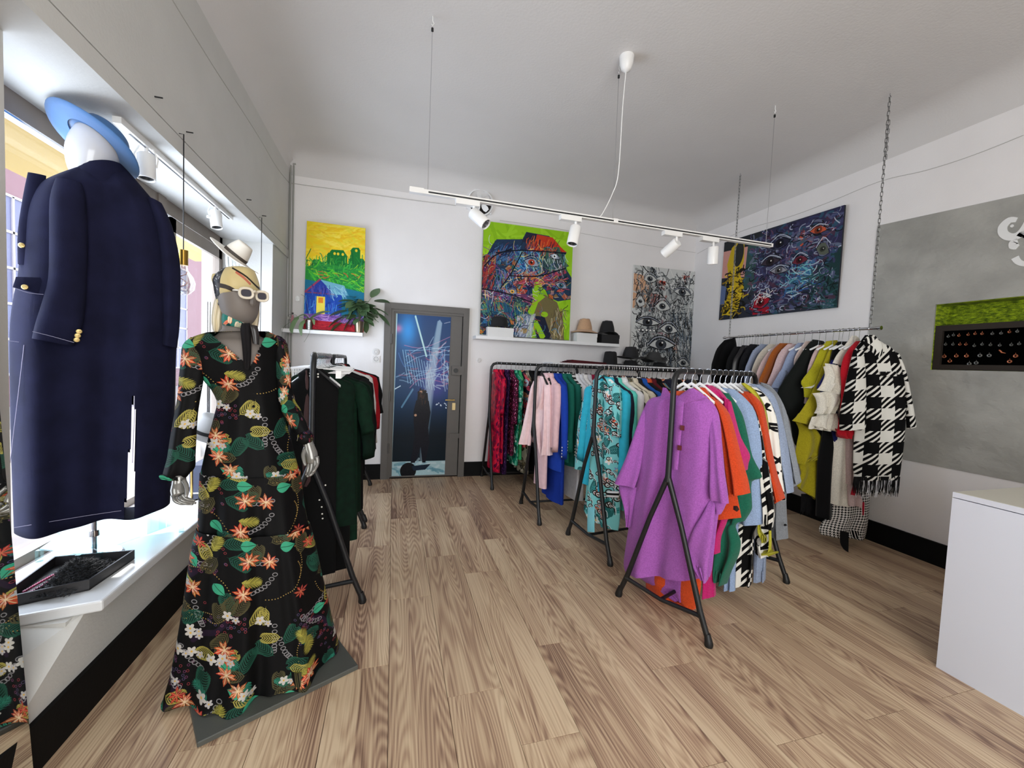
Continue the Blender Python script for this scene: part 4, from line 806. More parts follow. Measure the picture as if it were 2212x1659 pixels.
near = [
 (.20, 'coat', 'long orange wool coat whose hem shows under the purple cape', 'coat', cloth(212, 78, 34, 'wool'), [('body', [(430, 225, 560, 230), (380, 300, 600, 300), (340, 600, 600, 600), (300, 1000, 560, 1000), (248, 1190, 548, 1200), (246, 1290, 543, 1290), (300, 1338, 530, 1350), (420, 1368, 516, 1392)], 0, {})], 'long orange coat'),
 (.30, 'coat', 'orange wool coat with wide cuffed sleeve right behind the purple cape', 'coat', oran, [('body', [(440, 225, 590, 235), (400, 250, 625, 270), (380, 300, 650, 325), (370, 450, 672, 450), (370, 600, 692, 600), (370, 750, 730, 760), (370, 905, 756, 900)], 0, {}), ('sleeve', [(585, 240, 630, 262), (612, 290, 690, 340), (645, 420, 730, 480), (662, 560, 762, 610), (676, 690, 786, 700), (688, 776, 796, 770)], -.05, {}), ('collar', [(500, 190, 560, 195), (490, 225, 590, 235), (500, 250, 600, 255)], -.01, {})], 'wide cuffed orange coat'),
 (.40, 'coat', 'long magenta wool coat hanging between orange and green coats', 'coat', cloth(196, 36, 112, 'wool'), [('body', [(565, 182, 640, 204), (560, 222, 680, 255), (560, 300, 712, 330), (560, 450, 735, 450), (560, 600, 740, 600), (550, 750, 712, 760), (545, 900, 690, 900), (545, 1000, 652, 1000), (545, 1085, 646, 1088)], 0, {}), ('skirt', [(550, 1070, 610, 1070), (550, 1200, 606, 1200), (548, 1322, 607, 1332)], .02, {}), ('sleeve', [(668, 250, 700, 270), (680, 340, 722, 370), (700, 440, 750, 470), (715, 520, 796, 560), (735, 600, 786, 606), (765, 640, 776, 645)], -.04, {}), ('collar', [(566, 178, 600, 184), (566, 205, 650, 225), (590, 235, 668, 250)], -.02, {})], 'long magenta coat'),
 (.48, 'cape', 'green wool cape with draped pointed hem on the front rack', 'cape', cloth(30, 102, 80, 'wool'), [('body', [(640, 218, 690, 225), (640, 260, 730, 280), (640, 340, 768, 350), (640, 450, 795, 460), (640, 560, 820, 570), (640, 640, 872, 678), (655, 710, 815, 705), (660, 800, 815, 810), (650, 860, 812, 860), (645, 925, 775, 918)], 0, {}), ('drape', [(700, 900, 770, 900), (640, 950, 728, 940), (622, 990, 736, 980), (612, 1040, 752, 1030), (608, 1120, 742, 1100), (612, 1190, 700, 1190), (625, 1235, 672, 1262)], -.01, dict(folds=((5, .035, 1, 1),)))], 'green cape'),
 (.565, 'coat', 'long light blue wool coat with wide sleeve next to the green cape', 'coat', cloth(150, 172, 206, 'wool'), [('body', [(650, 192, 722, 205), (650, 240, 780, 255), (660, 330, 832, 330), (660, 500, 862, 500), (660, 700, 868, 700), (680, 850, 878, 850), (700, 930, 878, 936)], 0, {}), ('skirt', [(655, 900, 745, 900), (660, 1100, 735, 1100), (668, 1200, 728, 1200), (666, 1285, 728, 1293)], .02, {})], 'first light blue coat'),
 (.645, 'coat', 'black and white houndstooth coat on the front rack between light blue and orange', 'coat', H_mid, [('body', [(700, 270, 800, 290), (720, 330, 850, 360), (730, 500, 885, 520), (735, 700, 905, 700), (730, 850, 905, 850), (728, 930, 850, 940), (728, 1000, 828, 1000), (724, 1100, 826, 1100), (722, 1200, 820, 1200), (724, 1262, 812, 1271)], 0, {}), ('sleeve', [(850, 560, 902, 600), (862, 720, 922, 730), (874, 850, 942, 860), (885, 935, 928, 965)], -.04, {})], 'smaller houndstooth coat'),
 (.73, 'jacket', 'orange wool jacket with long narrow sleeve behind the houndstooth coat', 'jacket', oran, [('body', [(745, 215, 800, 215), (720, 260, 860, 280), (720, 400, 880, 400), (720, 700, 890, 700)], .03, {}), ('sleeve', [(752, 225, 815, 225), (780, 262, 862, 272), (815, 310, 885, 335), (845, 380, 902, 430), (870, 470, 925, 560), (893, 600, 952, 680), (918, 740, 976, 752), (936, 826, 988, 797)], -.03, {})], 'narrow sleeved orange jacket'),
 (.81, 'coat', 'black and cream patterned coat edged in yellow on the front rack', 'coat', P_blob, [('body', [(770, 182, 840, 195), (800, 220, 900, 250), (830, 320, 945, 350), (850, 480, 965, 500), (850, 650, 982, 680), (850, 800, 1000, 805)], 0, {}), ('hem', [(830, 920, 905, 930), (832, 1020, 918, 1020), (835, 1085, 915, 1085), (850, 1105, 905, 1112)], .03, {}), ('edging', [(755, 172, 775, 168), (775, 195, 830, 205), (825, 240, 868, 262), (862, 300, 890, 320), (882, 380, 903, 400), (892, 440, 903, 450)], -.055, dict(b=.012, n=8, mat=yel)), ('edging', [(845, 930, 858, 930), (842, 980, 868, 975), (855, 1010, 900, 1012), (872, 1034, 890, 1036)], -.03, dict(b=.01, n=8, mat=yel)), ('edging', [(905, 930, 918, 930), (905, 1020, 920, 1020), (900, 1080, 917, 1085), (850, 1090, 905, 1112)], -.03, dict(b=.01, n=8, mat=yel))], 'yellow edged patterned coat'),
 (.89, 'coat', 'light blue wool coat next to the yellow edged patterned coat', 'coat', cloth(150, 164, 190, 'wool'), [('body', [(800, 172, 860, 180), (830, 200, 930, 230), (880, 300, 968, 330), (925, 450, 1000, 470), (955, 600, 1022, 610), (983, 700, 1032, 700), (1003, 758, 1036, 763)], 0, {}), ('skirt', [(822, 1000, 892, 1000), (822, 1080, 890, 1090), (820, 1160, 888, 1165), (822, 1235, 882, 1250)], .05, {})], 'second light blue coat'),
 (.96, 'coat', 'mid grey wool coat with small dark tab at its hem', 'coat', cloth(132, 136, 142, 'wool'), [('body', [(840, 172, 890, 180), (870, 210, 960, 240), (900, 400, 990, 420), (915, 700, 1000, 720), (920, 820, 998, 820), (915, 930, 1003, 930), (918, 1005, 1008, 1015)], 0, {}), ('tab', [(990, 934, 1001, 935), (990, 944, 1001, 945)], -.06, dict(b=.003, n=6, mat=blk_))], 'mid grey coat'),
 (1.04, 'coat', 'pale grey wool coat last on the front rack', 'coat', cloth(146, 152, 160, 'wool'), [('body', [(860, 165, 910, 180), (880, 200, 955, 230), (930, 300, 1000, 320), (970, 430, 1030, 450), (1000, 560, 1058, 580), (1025, 680, 1080, 690), (1040, 735, 1083, 702)], 0, {})], 'last pale grey coat'),
]
for t, nm, lab, cat, m, parts, short in near:
    traced(R1.p(t), R1.plane(t), nm, lab, cat, G1, m, parts, rowsZ3)
    hanger(R1, t, 'white hanger with chrome hook holding the '+short, 'white hangers on the front rack')
# belt and badge details
br = MB(); q = R1.plane(.30).at(*Z3(730, 850), -.11)
br.lathe([(0, 0), (.016, 0), (.018, .003), (0, .005)], 5, M=Matrix.Translation(q) @ Matrix.Rotation(R1.A-math.pi/2, 4, 'Z') @ Matrix.Rotation(math.radians(90), 4, 'X'))
tag(br.build('brooch', mat('brooch_metal', rgb(80, 66, 58), .3, .8), off=q), 'small dark angular brooch pinned on the cuff of the orange coat', 'brooch')

# ================================================================= SECOND RACK
G2 = 'clothes on the second rack'
kf = empty('dress', R2.p(.06), 'long aqua kaftan dress with baroque and flower print hanging front', 'dress')
pl2 = R2.plane(.08)
def Z2(x, y): return 1010+x/3.318, 740+y/3.318
def rz2(r): return [(*Z2(q[0], q[1]), *Z2(q[2], q[3])) for q in r]
loft_px('body', pl2, rz2([(930, 232, 990, 236), (905, 262, 1040, 275), (880, 330, 1085, 335), (868, 430, 1098, 430), (862, 560, 1092, 560), (868, 700, 1088, 700), (860, 850, 1084, 850), (850, 1000, 1084, 1010), (838, 1130, 1082, 1150), (826, 1200, 1078, 1280), (858, 1250, 1066, 1350)]), P_kaft, kf, b=.035, folds=((7, .02, 1, .5), (13, .008, 0, 0)), n=22)
loft_px('sleeve', pl2, rz2([(868, 300, 905, 310), (830, 420, 900, 420), (800, 540, 888, 560), (785, 660, 880, 700), (775, 800, 872, 850), (770, 900, 868, 920)]), P_kaft, kf, b=.035, folds=((4, .01, 0, 0),), n=12, off=.02)
loft_px('sleeve', pl2, rz2([(1040, 300, 1090, 310), (1050, 420, 1102, 420), (1050, 540, 1100, 560), (1046, 660, 1096, 680)]), P_kaft, kf, b=.035, folds=((4, .01, 0, 0),), n=12, off=-.02)
loft_px('border_band', pl2, rz2([(1000, 1062, 1086, 1066), (998, 1085, 1086, 1090), (996, 1108, 1086, 1112)]), P_stripe, kf, b=.012, n=8, off=-.062)
loft_px('belt', pl2, rz2([(862, 1180, 912, 1180), (858, 1260, 910, 1260), (858, 1355, 910, 1360)]), cloth(128, 206, 218, 'satin'), kf, b=.008, n=8, off=-.05)
hanger(R2, .06, 'black hanger with chrome hook holding the aqua kaftan', 'hangers on the second rack', 'black')
cy = cloth(52, 180, 206); mint = cloth(96, 206, 190); wht = cloth(226, 226, 230); blk = cloth(11, 11, 13); nav = cloth(30, 34, 52); cream = cloth(216, 206, 186)
second = [
 (.10, 'cardigan', 'bright cyan cardigan hanging behind the aqua kaftan', 'cardigan', cy, dict(half=.22, L=1.0, sl=.6)),
 (.14, 'jacket', 'thin navy jacket between the cyan and mint ones', 'jacket', nav, dict(half=.22, L=.9, sl=.55)),
 (.18, 'coat', 'mint green long coat on the second rack', 'coat', mint, dict(half=.23, L=1.1, sl=.6)),
 (.24, 'blazer', 'white blazer behind the mint coat on the second rack', 'blazer', wht, dict(half=.23, L=1.2, sl=.62)),
 (.29, 'blouse', 'cream blouse with dark floral print behind the white blazer', 'blouse', P_floralbw, dict(half=.22, L=.8, sl=.5)),
 (.34, 'blouse', 'off white sheer blouse on the second rack', 'blouse', cream, dict(half=.22, L=.8, sl=.5)),
 (.39, 'dress', 'black beaded dress on the second rack', 'dress', cloth(34, 34, 38, 'velvet'), dict(half=.21, L=1.2, sl=.4)),
 (.44, 'shirt', 'royal blue patterned shirt on the second rack', 'shirt', cloth(30, 84, 170), dict(half=.21, L=1.25, sl=.5)),
 (.49, 'top', 'black top with orange trim on the second rack', 'top', cloth(24, 20, 22), dict(half=.21, L=.8, sl=.45, lining=cloth(206, 84, 50))),
 (.54, 'blouse', 'maroon blouse on the second rack', 'blouse', cloth(90, 22, 34), dict(half=.21, L=.8, sl=.45)),
]
for t, nm, lab, cat, m, kw in second:
    garment(R2, t, nm, lab, cat, G2, m, **kw); hanger(R2, t, 'hanger holding the '+' '.join(lab.split()[:4]), 'hangers on the second rack', random.choice(['white', 'black']))
for i in range(9):
    t = .60+i*.058; garment(R2, t, 'blouse', 'dark printed blouse hidden at the far end of the second rack', 'blouse', 'dark blouses at the far end of the second rack', [blk, P_multi, nav, P_floralbw][i % 4], half=.2, L=.8, sl=.4)
for i in range(20): hanger(R2, .09+i*.052+.015, 'silver hook hanger crowded on the second rack rod', 'crowded hangers on the second rack', random.choice(['black', 'white', 'black']))

# ================================================================= THIRD RACK
pink = cloth(238, 208, 210); blue = cloth(24, 60, 160); grn = cloth(26, 104, 90)
third = [
  (.10, 'trousers', 'light pink trousers hanging under the pink blazer', 'trousers', cloth(226, 190, 196), dict(half=.12, L=1.20, sl=0, collar=0)),
 (.135, 'blazer', 'second pale pink blazer squeezed behind the first one', 'blazer', cloth(226, 186, 188), dict(half=.22, L=.78, sl=.6)),
 (.19, 'blazer', 'royal blue blazer with pearl cuff buttons', 'blazer', blue, dict(half=.25, L=1.0, sl=.64, out=.14, buttons=pearl)),
 (.225, 'dress', 'royal blue long dress hanging behind the blue blazer', 'dress', cloth(20, 52, 150), dict(half=.22, L=1.33, sl=0)),
 (.275, 'blazer', 'dark green blazer next to the royal blue one', 'blazer', grn, dict(half=.22, L=.92, sl=.6, out=.09, buttons=pearl)),
 (.33, 'blazer', 'second dark green blazer right of its twin', 'blazer', cloth(22, 96, 84), dict(half=.23, L=.96, sl=.64, out=.10, buttons=pearl)),
 (.37, 'blouse', 'black and white striped blouse between green and white', 'blouse', P_stripe, dict(half=.2, L=.7, sl=.3)),
 (.41, 'coat', 'long white coat next to the dark green blazer', 'coat', wht, dict(half=.23, L=1.30, sl=.6, out=.08)),
 (.455, 'blazer', 'white blazer in the middle of the third rack', 'blazer', cloth(220, 222, 228), dict(half=.22, L=1.30, sl=.6)),
 (.50, 'shirt', 'white shirt with sharp collar on the third rack', 'shirt', cloth(232, 230, 228), dict(half=.22, L=.9, sl=.5)),
 (.545, 'blouse', 'grey white pleated blouse on the third rack', 'blouse', cloth(200, 200, 206), dict(half=.21, L=.8, sl=.5)),
 (.59, 'top', 'plum red top on the third rack', 'top', cloth(140, 24, 56), dict(half=.21, L=.7, sl=.3)),
 (.635, 'blouse', 'aqua printed blouse on the third rack', 'blouse', P_kaft, dict(half=.21, L=.9, sl=.5)),
]
G3 = 'clothes on the third rack'
for t, nm, lab, cat, m, kw in third:
    garment(R3, t, nm, lab, cat, G3, m, **kw); hanger(R3, t, 'hanger holding the '+' '.join(lab.split()[:4]), 'hangers on the third rack', random.choice(['white', 'black', 'black']))
for i in range(7):
    t = .70+i*.06; garment(R3, t, 'blouse', 'dark blouse hidden at the far end of the third rack', 'blouse', 'dark blouses at the far end of the third rack', [blk, P_multi, nav][i % 3], half=.2, L=.75, sl=.4)
for i in range(14): hanger(R3, .09+i*.06+.02, 'silver hook hanger crowded on the third rack rod', 'crowded hangers on the third rack', random.choice(['black', 'white', 'black']))
Z7 = lambda x, y: (1010+x/2.884, 760+y/2.884)
cv7 = lambda r: [(*Z7(q[0], q[1]), *Z7(q[2], q[3]), *q[4:]) for q in r]
q3 = R3.p(.06); traced(q3, Plane((q3.x, q3.y), (.74, .67)), 'blazer', 'pale pink blazer with open front at the near end of the third rack', 'blazer', G3, pink, [
 ('body', [(440, 150, 500, 152), (424, 176, 522, 184), (422, 260, 524, 260), (424, 400, 526, 400), (440, 560, 530, 560), (458, 640, 531, 642)], 0, {}), ('sleeve', [(408, 182, 440, 186, .0), (388, 250, 430, 250), (362, 370, 420, 370), (338, 480, 410, 480), (316, 568, 398, 582)], .0, {}),
 ('sleeve', [(478, 170, 518, 186), (480, 260, 526, 270), (478, 400, 528, 400), (474, 540, 530, 540), (462, 640, 531, 642)], -.04, {}), ('lapel', [(450, 152, 492, 160), (458, 200, 488, 200), (452, 280, 470, 290), (442, 350, 450, 360)], -.045, dict(b=.008, n=8))], cv7, b=.04)
hanger(R3, .06, 'black hanger holding the open pale pink blazer', 'hangers on the third rack', 'black')
tagm = MB().box((-.012, -.002, -.05), (.012, .002, 0), Matrix.Translation(R3.p(.02)+Vector((0, .06, -.62)))); tag(tagm.build('price_tag', blk, smooth=False, off=R3.p(.02)+Vector((0, .06, -.62))), 'small black swing tag hanging on the pale pink blazer', 'price tag')

# ================================================================= REAR RACK
fourth = [
 (.07, 'dress', 'crimson and magenta silk dress at the left end of the rear rack', P_red, dict(half=.21, L=1.30, sl=0, flare=1.1, fold=.02)),
 (.12, 'dress', 'second crimson silk dress behind the first one', P_red, dict(half=.2, L=1.2, sl=.4)),
 (.19, 'dress', 'dark purple dress right of the crimson dresses', P_purple, dict(half=.2, L=1.33, sl=0)),
 (.25, 'dress', 'pink and black spotted dress on the rear rack', P_pink, dict(half=.22, L=1.10, sl=.5, out=.1)),
 (.31, 'dress', 'emerald and white leaf printed dress on the rear rack', P_green, dict(half=.22, L=1.22, sl=.5, out=.1)),
 (.35, 'skirt', 'plain light green skirt hanging under the leaf printed dress', cloth(60, 180, 110), dict(half=.18, L=1.15, sl=0, collar=0, flare=1.3)),
 (.40, 'dress', 'navy dress with white and coral flowers on the rear rack', P_multi, dict(half=.22, L=1.0, sl=.5, out=.08)),
 (.44, 'dress', 'cream and black floral dress on the rear rack', P_floralbw, dict(half=.2, L=1.34, sl=0)),
]
for t, nm, lab, m, kw in fourth:
    garment(R4, t, nm, lab, 'dress' if nm == 'dress' else 'skirt', 'clothes on the rear rack', m, **kw); hanger(R4, t, 'hanger holding the '+' '.join(lab.split()[:4]), 'hangers on the rear rack', random.choice(['white', 'white', 'black']))
for i in range(8):
    t = .50+i*.075; garment(R4, t, 'dress', 'black dress in the row at the right of the rear rack', 'dress', 'black dresses on the rear rack', [blk, cloth(16, 17, 20, 'velvet')][i % 2], half=.22, L=[1.0, 1.3, 1.1, 1.25][i % 4], sl=.5); hanger(R4, t, 'black hanger in the row of black dresses', 'black hangers on the rear rack', 'black')

# ================================================================= LEFT RACKS
dg = cloth(3, 26, 15, 'velvet'); bk = cloth(3, 3, 4)
GL = 'dark clothes behind the floral dress'
left = [
 (.06, 'trousers', 'black sailor trousers with white button rows on the left rack', 'trousers', bk, dict(half=.13, L=1.30, sl=0, collar=0, asym=-.0)),
 (.14, 'dress', 'dark green velvet dress with thin straps on the left rack', 'dress', dg, dict(half=.22, L=1.05, sl=0, flare=1.15, fold=.03, collar=0)),
 (.24, 'dress', 'long black dress reaching lowest on the left rack', 'dress', bk, dict(half=.21, L=1.36, sl=0, flare=1.0, collar=0)),
 (.34, 'dress', 'dark green velvet dress with short sleeve on the left rack', 'dress', cloth(7, 36, 22, 'velvet'), dict(half=.24, L=1.22, sl=.3, out=.06, fold=.03)),
 (.48, 'dress', 'long dark green velvet dress in the middle of the left rack', 'dress', dg, dict(half=.26, L=1.10, sl=.5, out=.05, fold=.03)),
 (.60, 'blouse', 'black ruffled blouse on the left rack', 'blouse', bk, dict(half=.26, L=.9, sl=.5, out=.05, hem=.03)),
 (.75, 'dress', 'black dress with scalloped hem on the left rack', 'dress', bk, dict(half=.27, L=1.15, sl=.5, out=.06, hem=.04)),
 (.90, 'coat', 'black coat near the far end of the left rack', 'coat', bk, dict(half=.27, L=1.2, sl=.55)),
]
for t, nm, lab, cat, m, kw in left:
    garment(RL, t, nm, lab, cat, GL, m, **kw); hanger(RL, t, 'hanger holding the '+' '.join(lab.split()[:5]), 'hangers on the left rack', 'clip' if 'black' not in lab[:5] or nm == 'trousers' else 'black')
for x, y in ((690, 1080), (695, 1095), (696, 1110), (697, 1120), (703, 1048), (687, 808), (687, 814), (670, 806), (670, 812)):
    q = RL.plane(.02).at(x, y); MB().lathe([(0, 0), (.005, .001), (0, .004)], 8, M=Matrix.Translation(q) @ Matrix.Rotation(math.radians(90), 4, 'X')).build('button', pearl, bpy.data.objects.get('trousers.001') or bpy.data.objects['trousers'])
q = RL.p(.03); st_ = empty('scarf', q, 'brown strip scarf with metal tip hanging at the front of the left rack', 'scarf')
loft_px('fabric', RL.plane(.03), [(660, 800, 664, 800), (657, 860, 672, 860), (655, 940, 676, 940), (653, 1000, 677, 1000), (654, 1050, 676, 1052)], cloth(74, 54, 54), st_, b=.008, n=6)
MB().tube([RL.plane(.03).at(661, 1054), RL.plane(.03).at(661, 1072), RL.plane(.03).at(668, 1072), RL.plane(.03).at(668, 1054)], .002, 6).build('metal_tip', M_chrome, st_)
# empty black hanger turned out of the row
hh = hanger(RL, .045, 'empty glossy black hanger turned outwards on the left rack', None, 'black', yaw=-.35); hh.scale = (1, 1, 1)
for i in range(22): hanger(RL, .10+i*.046, 'grey hook hanger crowded on the left rack rod', 'crowded hangers on the left rack', 'clip' if i % 2 else 'white')
far_left = [
 (.10, 'blouse', 'black blouse at the near end of the rack beside the door', 'blouse', bk, dict(half=.24, L=.9, sl=.5)),
 (.30, 'blouse', 'white long sleeved blouse on the rack beside the door', 'blouse', cloth(216, 214, 210), dict(half=.27, L=.95, sl=.62, out=.06)),
 (.44, 'blouse', 'red blouse between white and black on the rack beside the door', 'blouse', cloth(150, 20, 30), dict(half=.30, L=.85, sl=.5, out=.06)),
 (.58, 'blouse', 'black blouse behind the red one beside the door', 'blouse', bk, dict(half=.32, L=.8, sl=.36, out=.06)),
 (.75, 'dress', 'long black dress at the far end beside the door', 'dress', bk, dict(half=.24, L=1.25, sl=0)),
]
for t, nm, lab, cat, m, kw in far_left:
    garment(RM, t, nm, lab, cat, 'clothes on the rack beside the door', m, **kw); hanger(RM, t, 'hanger holding the '+' '.join(lab.split()[:4]), 'hangers on the rack beside the door', 'black')

# ================================================================= HANGING RAIL
GR = 'coats on the hanging rail'
y2t = lambda y: y-2.36
def Z4(x, y): return 1500+x/2.765, 640+y/2.765
def rz4(r): return [(*Z4(q[0], q[1]), *Z4(q[2], q[3])) for q in r]
W_ = lambda *c: cloth(*c, 'wool')
railg = [
 (3.85, 'top', 'black strappy top on a crooked black hanger at the far end of the rail', 'top', cloth(10, 10, 12, 'velvet'), [('body', [(178, 262, 245, 248), (132, 312, 255, 300), (106, 375, 262, 380), (92, 430, 270, 430), (94, 560, 270, 560)])]),
 (3.66, 'jacket', 'black quilted jacket next to the strappy top', 'jacket', cloth(16, 16, 18), [('body', [(240, 300, 300, 300), (215, 350, 320, 350), (195, 410, 320, 410), (188, 560, 320, 560)])]),
 (3.58, 'jacket', 'shiny black puffer jacket on the rail', 'jacket', cloth(20, 20, 24, 'satin'), [('body', [(285, 292, 340, 295), (255, 340, 360, 340), (225, 400, 360, 400), (212, 560, 360, 560)])]),
 (3.50, 'jacket', 'textured black jacket right of the shiny puffer', 'jacket', cloth(22, 22, 25, 'velvet'), [('body', [(335, 285, 395, 290), (305, 330, 410, 340), (275, 400, 410, 400), (262, 560, 400, 560)])]),
 (3.41, 'coat', 'grey blue wool coat after the black jackets', 'coat', W_(142, 152, 176), [('body', [(395, 285, 455, 290), (345, 325, 475, 335), (312, 390, 485, 390), (292, 440, 490, 440), (284, 560, 490, 560)])]),
 (3.33, 'coat', 'cream wool coat with soft collar on the rail', 'coat', W_(206, 198, 184), [('body', [(445, 285, 500, 290), (390, 340, 520, 350), (358, 405, 525, 410), (345, 465, 525, 470), (340, 560, 520, 560)])]),
 (3.25, 'coat', 'pale rose coat behind the cognac one', 'coat', W_(206, 178, 176), [('body', [(495, 285, 540, 290), (435, 340, 560, 350), (385, 420, 560, 430), (360, 495, 560, 495), (356, 580, 540, 580)])]),
 (3.18, 'coat', 'cognac brown coat with cape sleeve on the rail', 'coat', W_(160, 86, 32), [('body', [(508, 280, 585, 282), (455, 335, 600, 345), (405, 440, 600, 450), (375, 505, 570, 520), (400, 530, 470, 552)])]),
 (3.11, 'coat', 'pale pink wool coat right of the cognac coat', 'coat', W_(206, 180, 182), [('body', [(560, 285, 622, 285), (508, 345, 640, 350), (472, 450, 640, 450), (440, 535, 610, 550), (430, 590, 560, 600), (430, 680, 560, 680)])]),
 (3.03, 'coat', 'light blue wool coat with folded cuff on the rail', 'coat', W_(146, 160, 190), [('body', [(620, 278, 690, 278), (565, 340, 705, 350), (522, 440, 705, 450), (478, 540, 660, 560), (470, 590, 600, 600), (480, 700, 600, 700)]), ('cuff', [(520, 440, 580, 445), (485, 505, 560, 520), (462, 545, 520, 560)])]),
 (2.96, 'coat', 'cream pink coat right of the light blue coat', 'coat', W_(212, 192, 184), [('body', [(665, 268, 722, 268), (612, 340, 740, 350), (592, 400, 745, 420), (600, 520, 745, 520)])]),
 (2.89, 'coat', 'long black green wool coat in the middle of the rail', 'coat', W_(13, 19, 17), [('body', [(708, 258, 770, 268), (665, 305, 800, 320), (592, 420, 825, 430), (532, 510, 825, 520), (496, 590, 810, 620), (535, 660, 795, 680), (575, 750, 785, 760), (600, 880, 810, 880), (690, 1000, 825, 1000), (735, 1200, 822, 1200), (740, 1328, 806, 1340)])]),
 (2.82, 'coat', 'rose coat between the black coat and the yellow one', 'coat', W_(202, 176, 174), [('body', [(742, 292, 800, 285), (704, 345, 820, 350), (668, 440, 830, 450), (655, 530, 830, 540), (640, 640, 800, 640)])]),
 (2.765, 'coat', 'lime yellow coat edged in black and white on the rail', 'coat', W_(178, 172, 34), [('body', [(790, 268, 850, 262), (752, 320, 862, 320), (702, 425, 862, 430), (640, 508, 840, 520), (652, 550, 800, 560), (655, 602, 760, 620)]), ('edging', [(820, 300, 835, 296), (770, 350, 800, 345), (735, 430, 765, 425), (690, 520, 735, 510), (652, 548, 690, 545)], P_blob)]),
 (2.70, 'cape', 'olive yellow long wool cape with layered ruffle hem', 'cape', W_(172, 160, 32), [('body', [(845, 268, 882, 285), (812, 310, 885, 320), (772, 400, 885, 410), (732, 500, 872, 520), (682, 610, 832, 620), (622, 700, 800, 710), (578, 742, 775, 800)])]),
 (2.65, 'coat', 'long black coat right of the olive cape', 'coat', W_(10, 10, 12), [('body', [(860, 270, 920, 270), (830, 330, 930, 340), (800, 500, 930, 500), (780, 800, 900, 800), (752, 1000, 860, 1000), (745, 1320, 830, 1330)])]),
 (2.62, 'coat', 'dark blue coat glimpsed behind the white ruffled coat', 'coat', W_(22, 26, 90), [('body', [(820, 380, 860, 380), (768, 480, 845, 485), (728, 550, 825, 552), (760, 560, 820, 580), (820, 800, 850, 800), (818, 1000, 850, 1000)])]),
 (2.49, 'coat', 'bright red coat squeezed beside the houndstooth coat', 'coat', W_(180, 20, 36), [('body', [(968, 268, 1000, 268), (930, 312, 1005, 320), (896, 370, 985, 380), (880, 450, 955, 460), (884, 520, 960, 520), (880, 640, 960, 640), (862, 780, 940, 790), (856, 820, 918, 828), (872, 846, 908, 846)])]),
 (2.53, 'coat', 'pale pink long coat right of the ivory ruffled coat', 'coat', W_(208, 182, 180), [('body', [(915, 640, 962, 640), (915, 830, 956, 830), (914, 1000, 954, 1000), (912, 1122, 952, 1128)]), ('skirt', [(918, 1120, 960, 1120), (916, 1200, 990, 1200), (918, 1250, 1005, 1252)])]),
]
for y, nm, lab, cat, m, parts in railg:
    traced(RR.p(y2t(y)), Plane((3.68, y), (0, 1)), nm, lab, cat, GR, m, [(q[0], q[1], -.01*i_, dict(mat=q[2]) if len(q) > 2 else {}) for i_, q in enumerate(parts)], rz4, b=.035); hanger(RR, y2t(y), 'hanger holding the '+' '.join(lab.split()[:5]), 'hangers on the rail', 'white')
iv_root = empty('coat', RR.p(y2t(2.57)), 'long ivory wool coat with ruffled sleeve on the rail', 'coat', GR); hanger(RR, y2t(2.57), 'hanger holding the long ivory ruffled coat', 'hangers on the rail', 'white')
for i in range(9): hanger(RR, y2t(3.44+i*.035), 'white hanger in the cluster by the black jackets', 'white hangers clustered on the rail', 'white')
# olive cape ruffles
ol = cloth(172, 160, 32, 'wool'); cp = [o for o in bpy.data.objects if o.get('label') == 'olive yellow long wool cape with layered ruffle hem'][0]
plO = Plane((3.60, 2.69), (.2, .98))
loft_px('ruffle', plO, rz4([(600, 740, 700, 760), (630, 800, 760, 850), (620, 880, 785, 925), (610, 960, 760, 960), (615, 1000, 690, 975)]), ol, cp, b=.025, folds=((5, .03, 0, 1),), n=16, off=.03)
loft_px('ruffle', plO, rz4([(610, 960, 770, 900), (625, 1020, 760, 980), (630, 1060, 752, 1080), (605, 1110, 745, 1150), (600, 1130, 735, 1222)]), ol, cp, b=.025, folds=((5, .028, 2, 1),), n=16, off=.06)
# ivory ruffle sleeve
iv = cloth(228, 222, 208, 'wool'); cp = iv_root; plI = Plane((3.62, 2.56), (.3, .95))
loft_px('collar', plI, rz4([(940, 235, 965, 235), (900, 290, 990, 270), (850, 350, 940, 360), (825, 400, 900, 420)]), iv, cp, b=.02, n=10, off=.02)
loft_px('body', plI, rz4([(860, 420, 960, 420), (845, 600, 950, 600), (840, 750, 945, 750), (825, 900, 940, 900), (815, 1080, 925, 1080), (808, 1200, 922, 1230), (806, 1235, 920, 1256)]), iv, cp, b=.035, folds=((5, .015, 1, 0),), n=16, off=.06)
for rr, o_, ph in (([(768, 420, 860, 410), (780, 470, 890, 470), (760, 530, 890, 540), (740, 560, 870, 590)], -.03, 0), ([(706, 580, 860, 560), (730, 610, 876, 620), (740, 660, 850, 680), (720, 700, 830, 700)], -.05, 2), ([(700, 720, 850, 700), (672, 790, 850, 760), (720, 780, 855, 810)], -.02, 4), ([(780, 400, 850, 410), (800, 520, 880, 560), (760, 640, 860, 650), (740, 720, 850, 740), (700, 790, 830, 810)], .0, 1)):
    loft_px('ruffle', plI, rz4(rr), iv, cp, b=.014, folds=((7, .035, ph, 1), (12, .014, ph, 2)), n=22, off=o_)
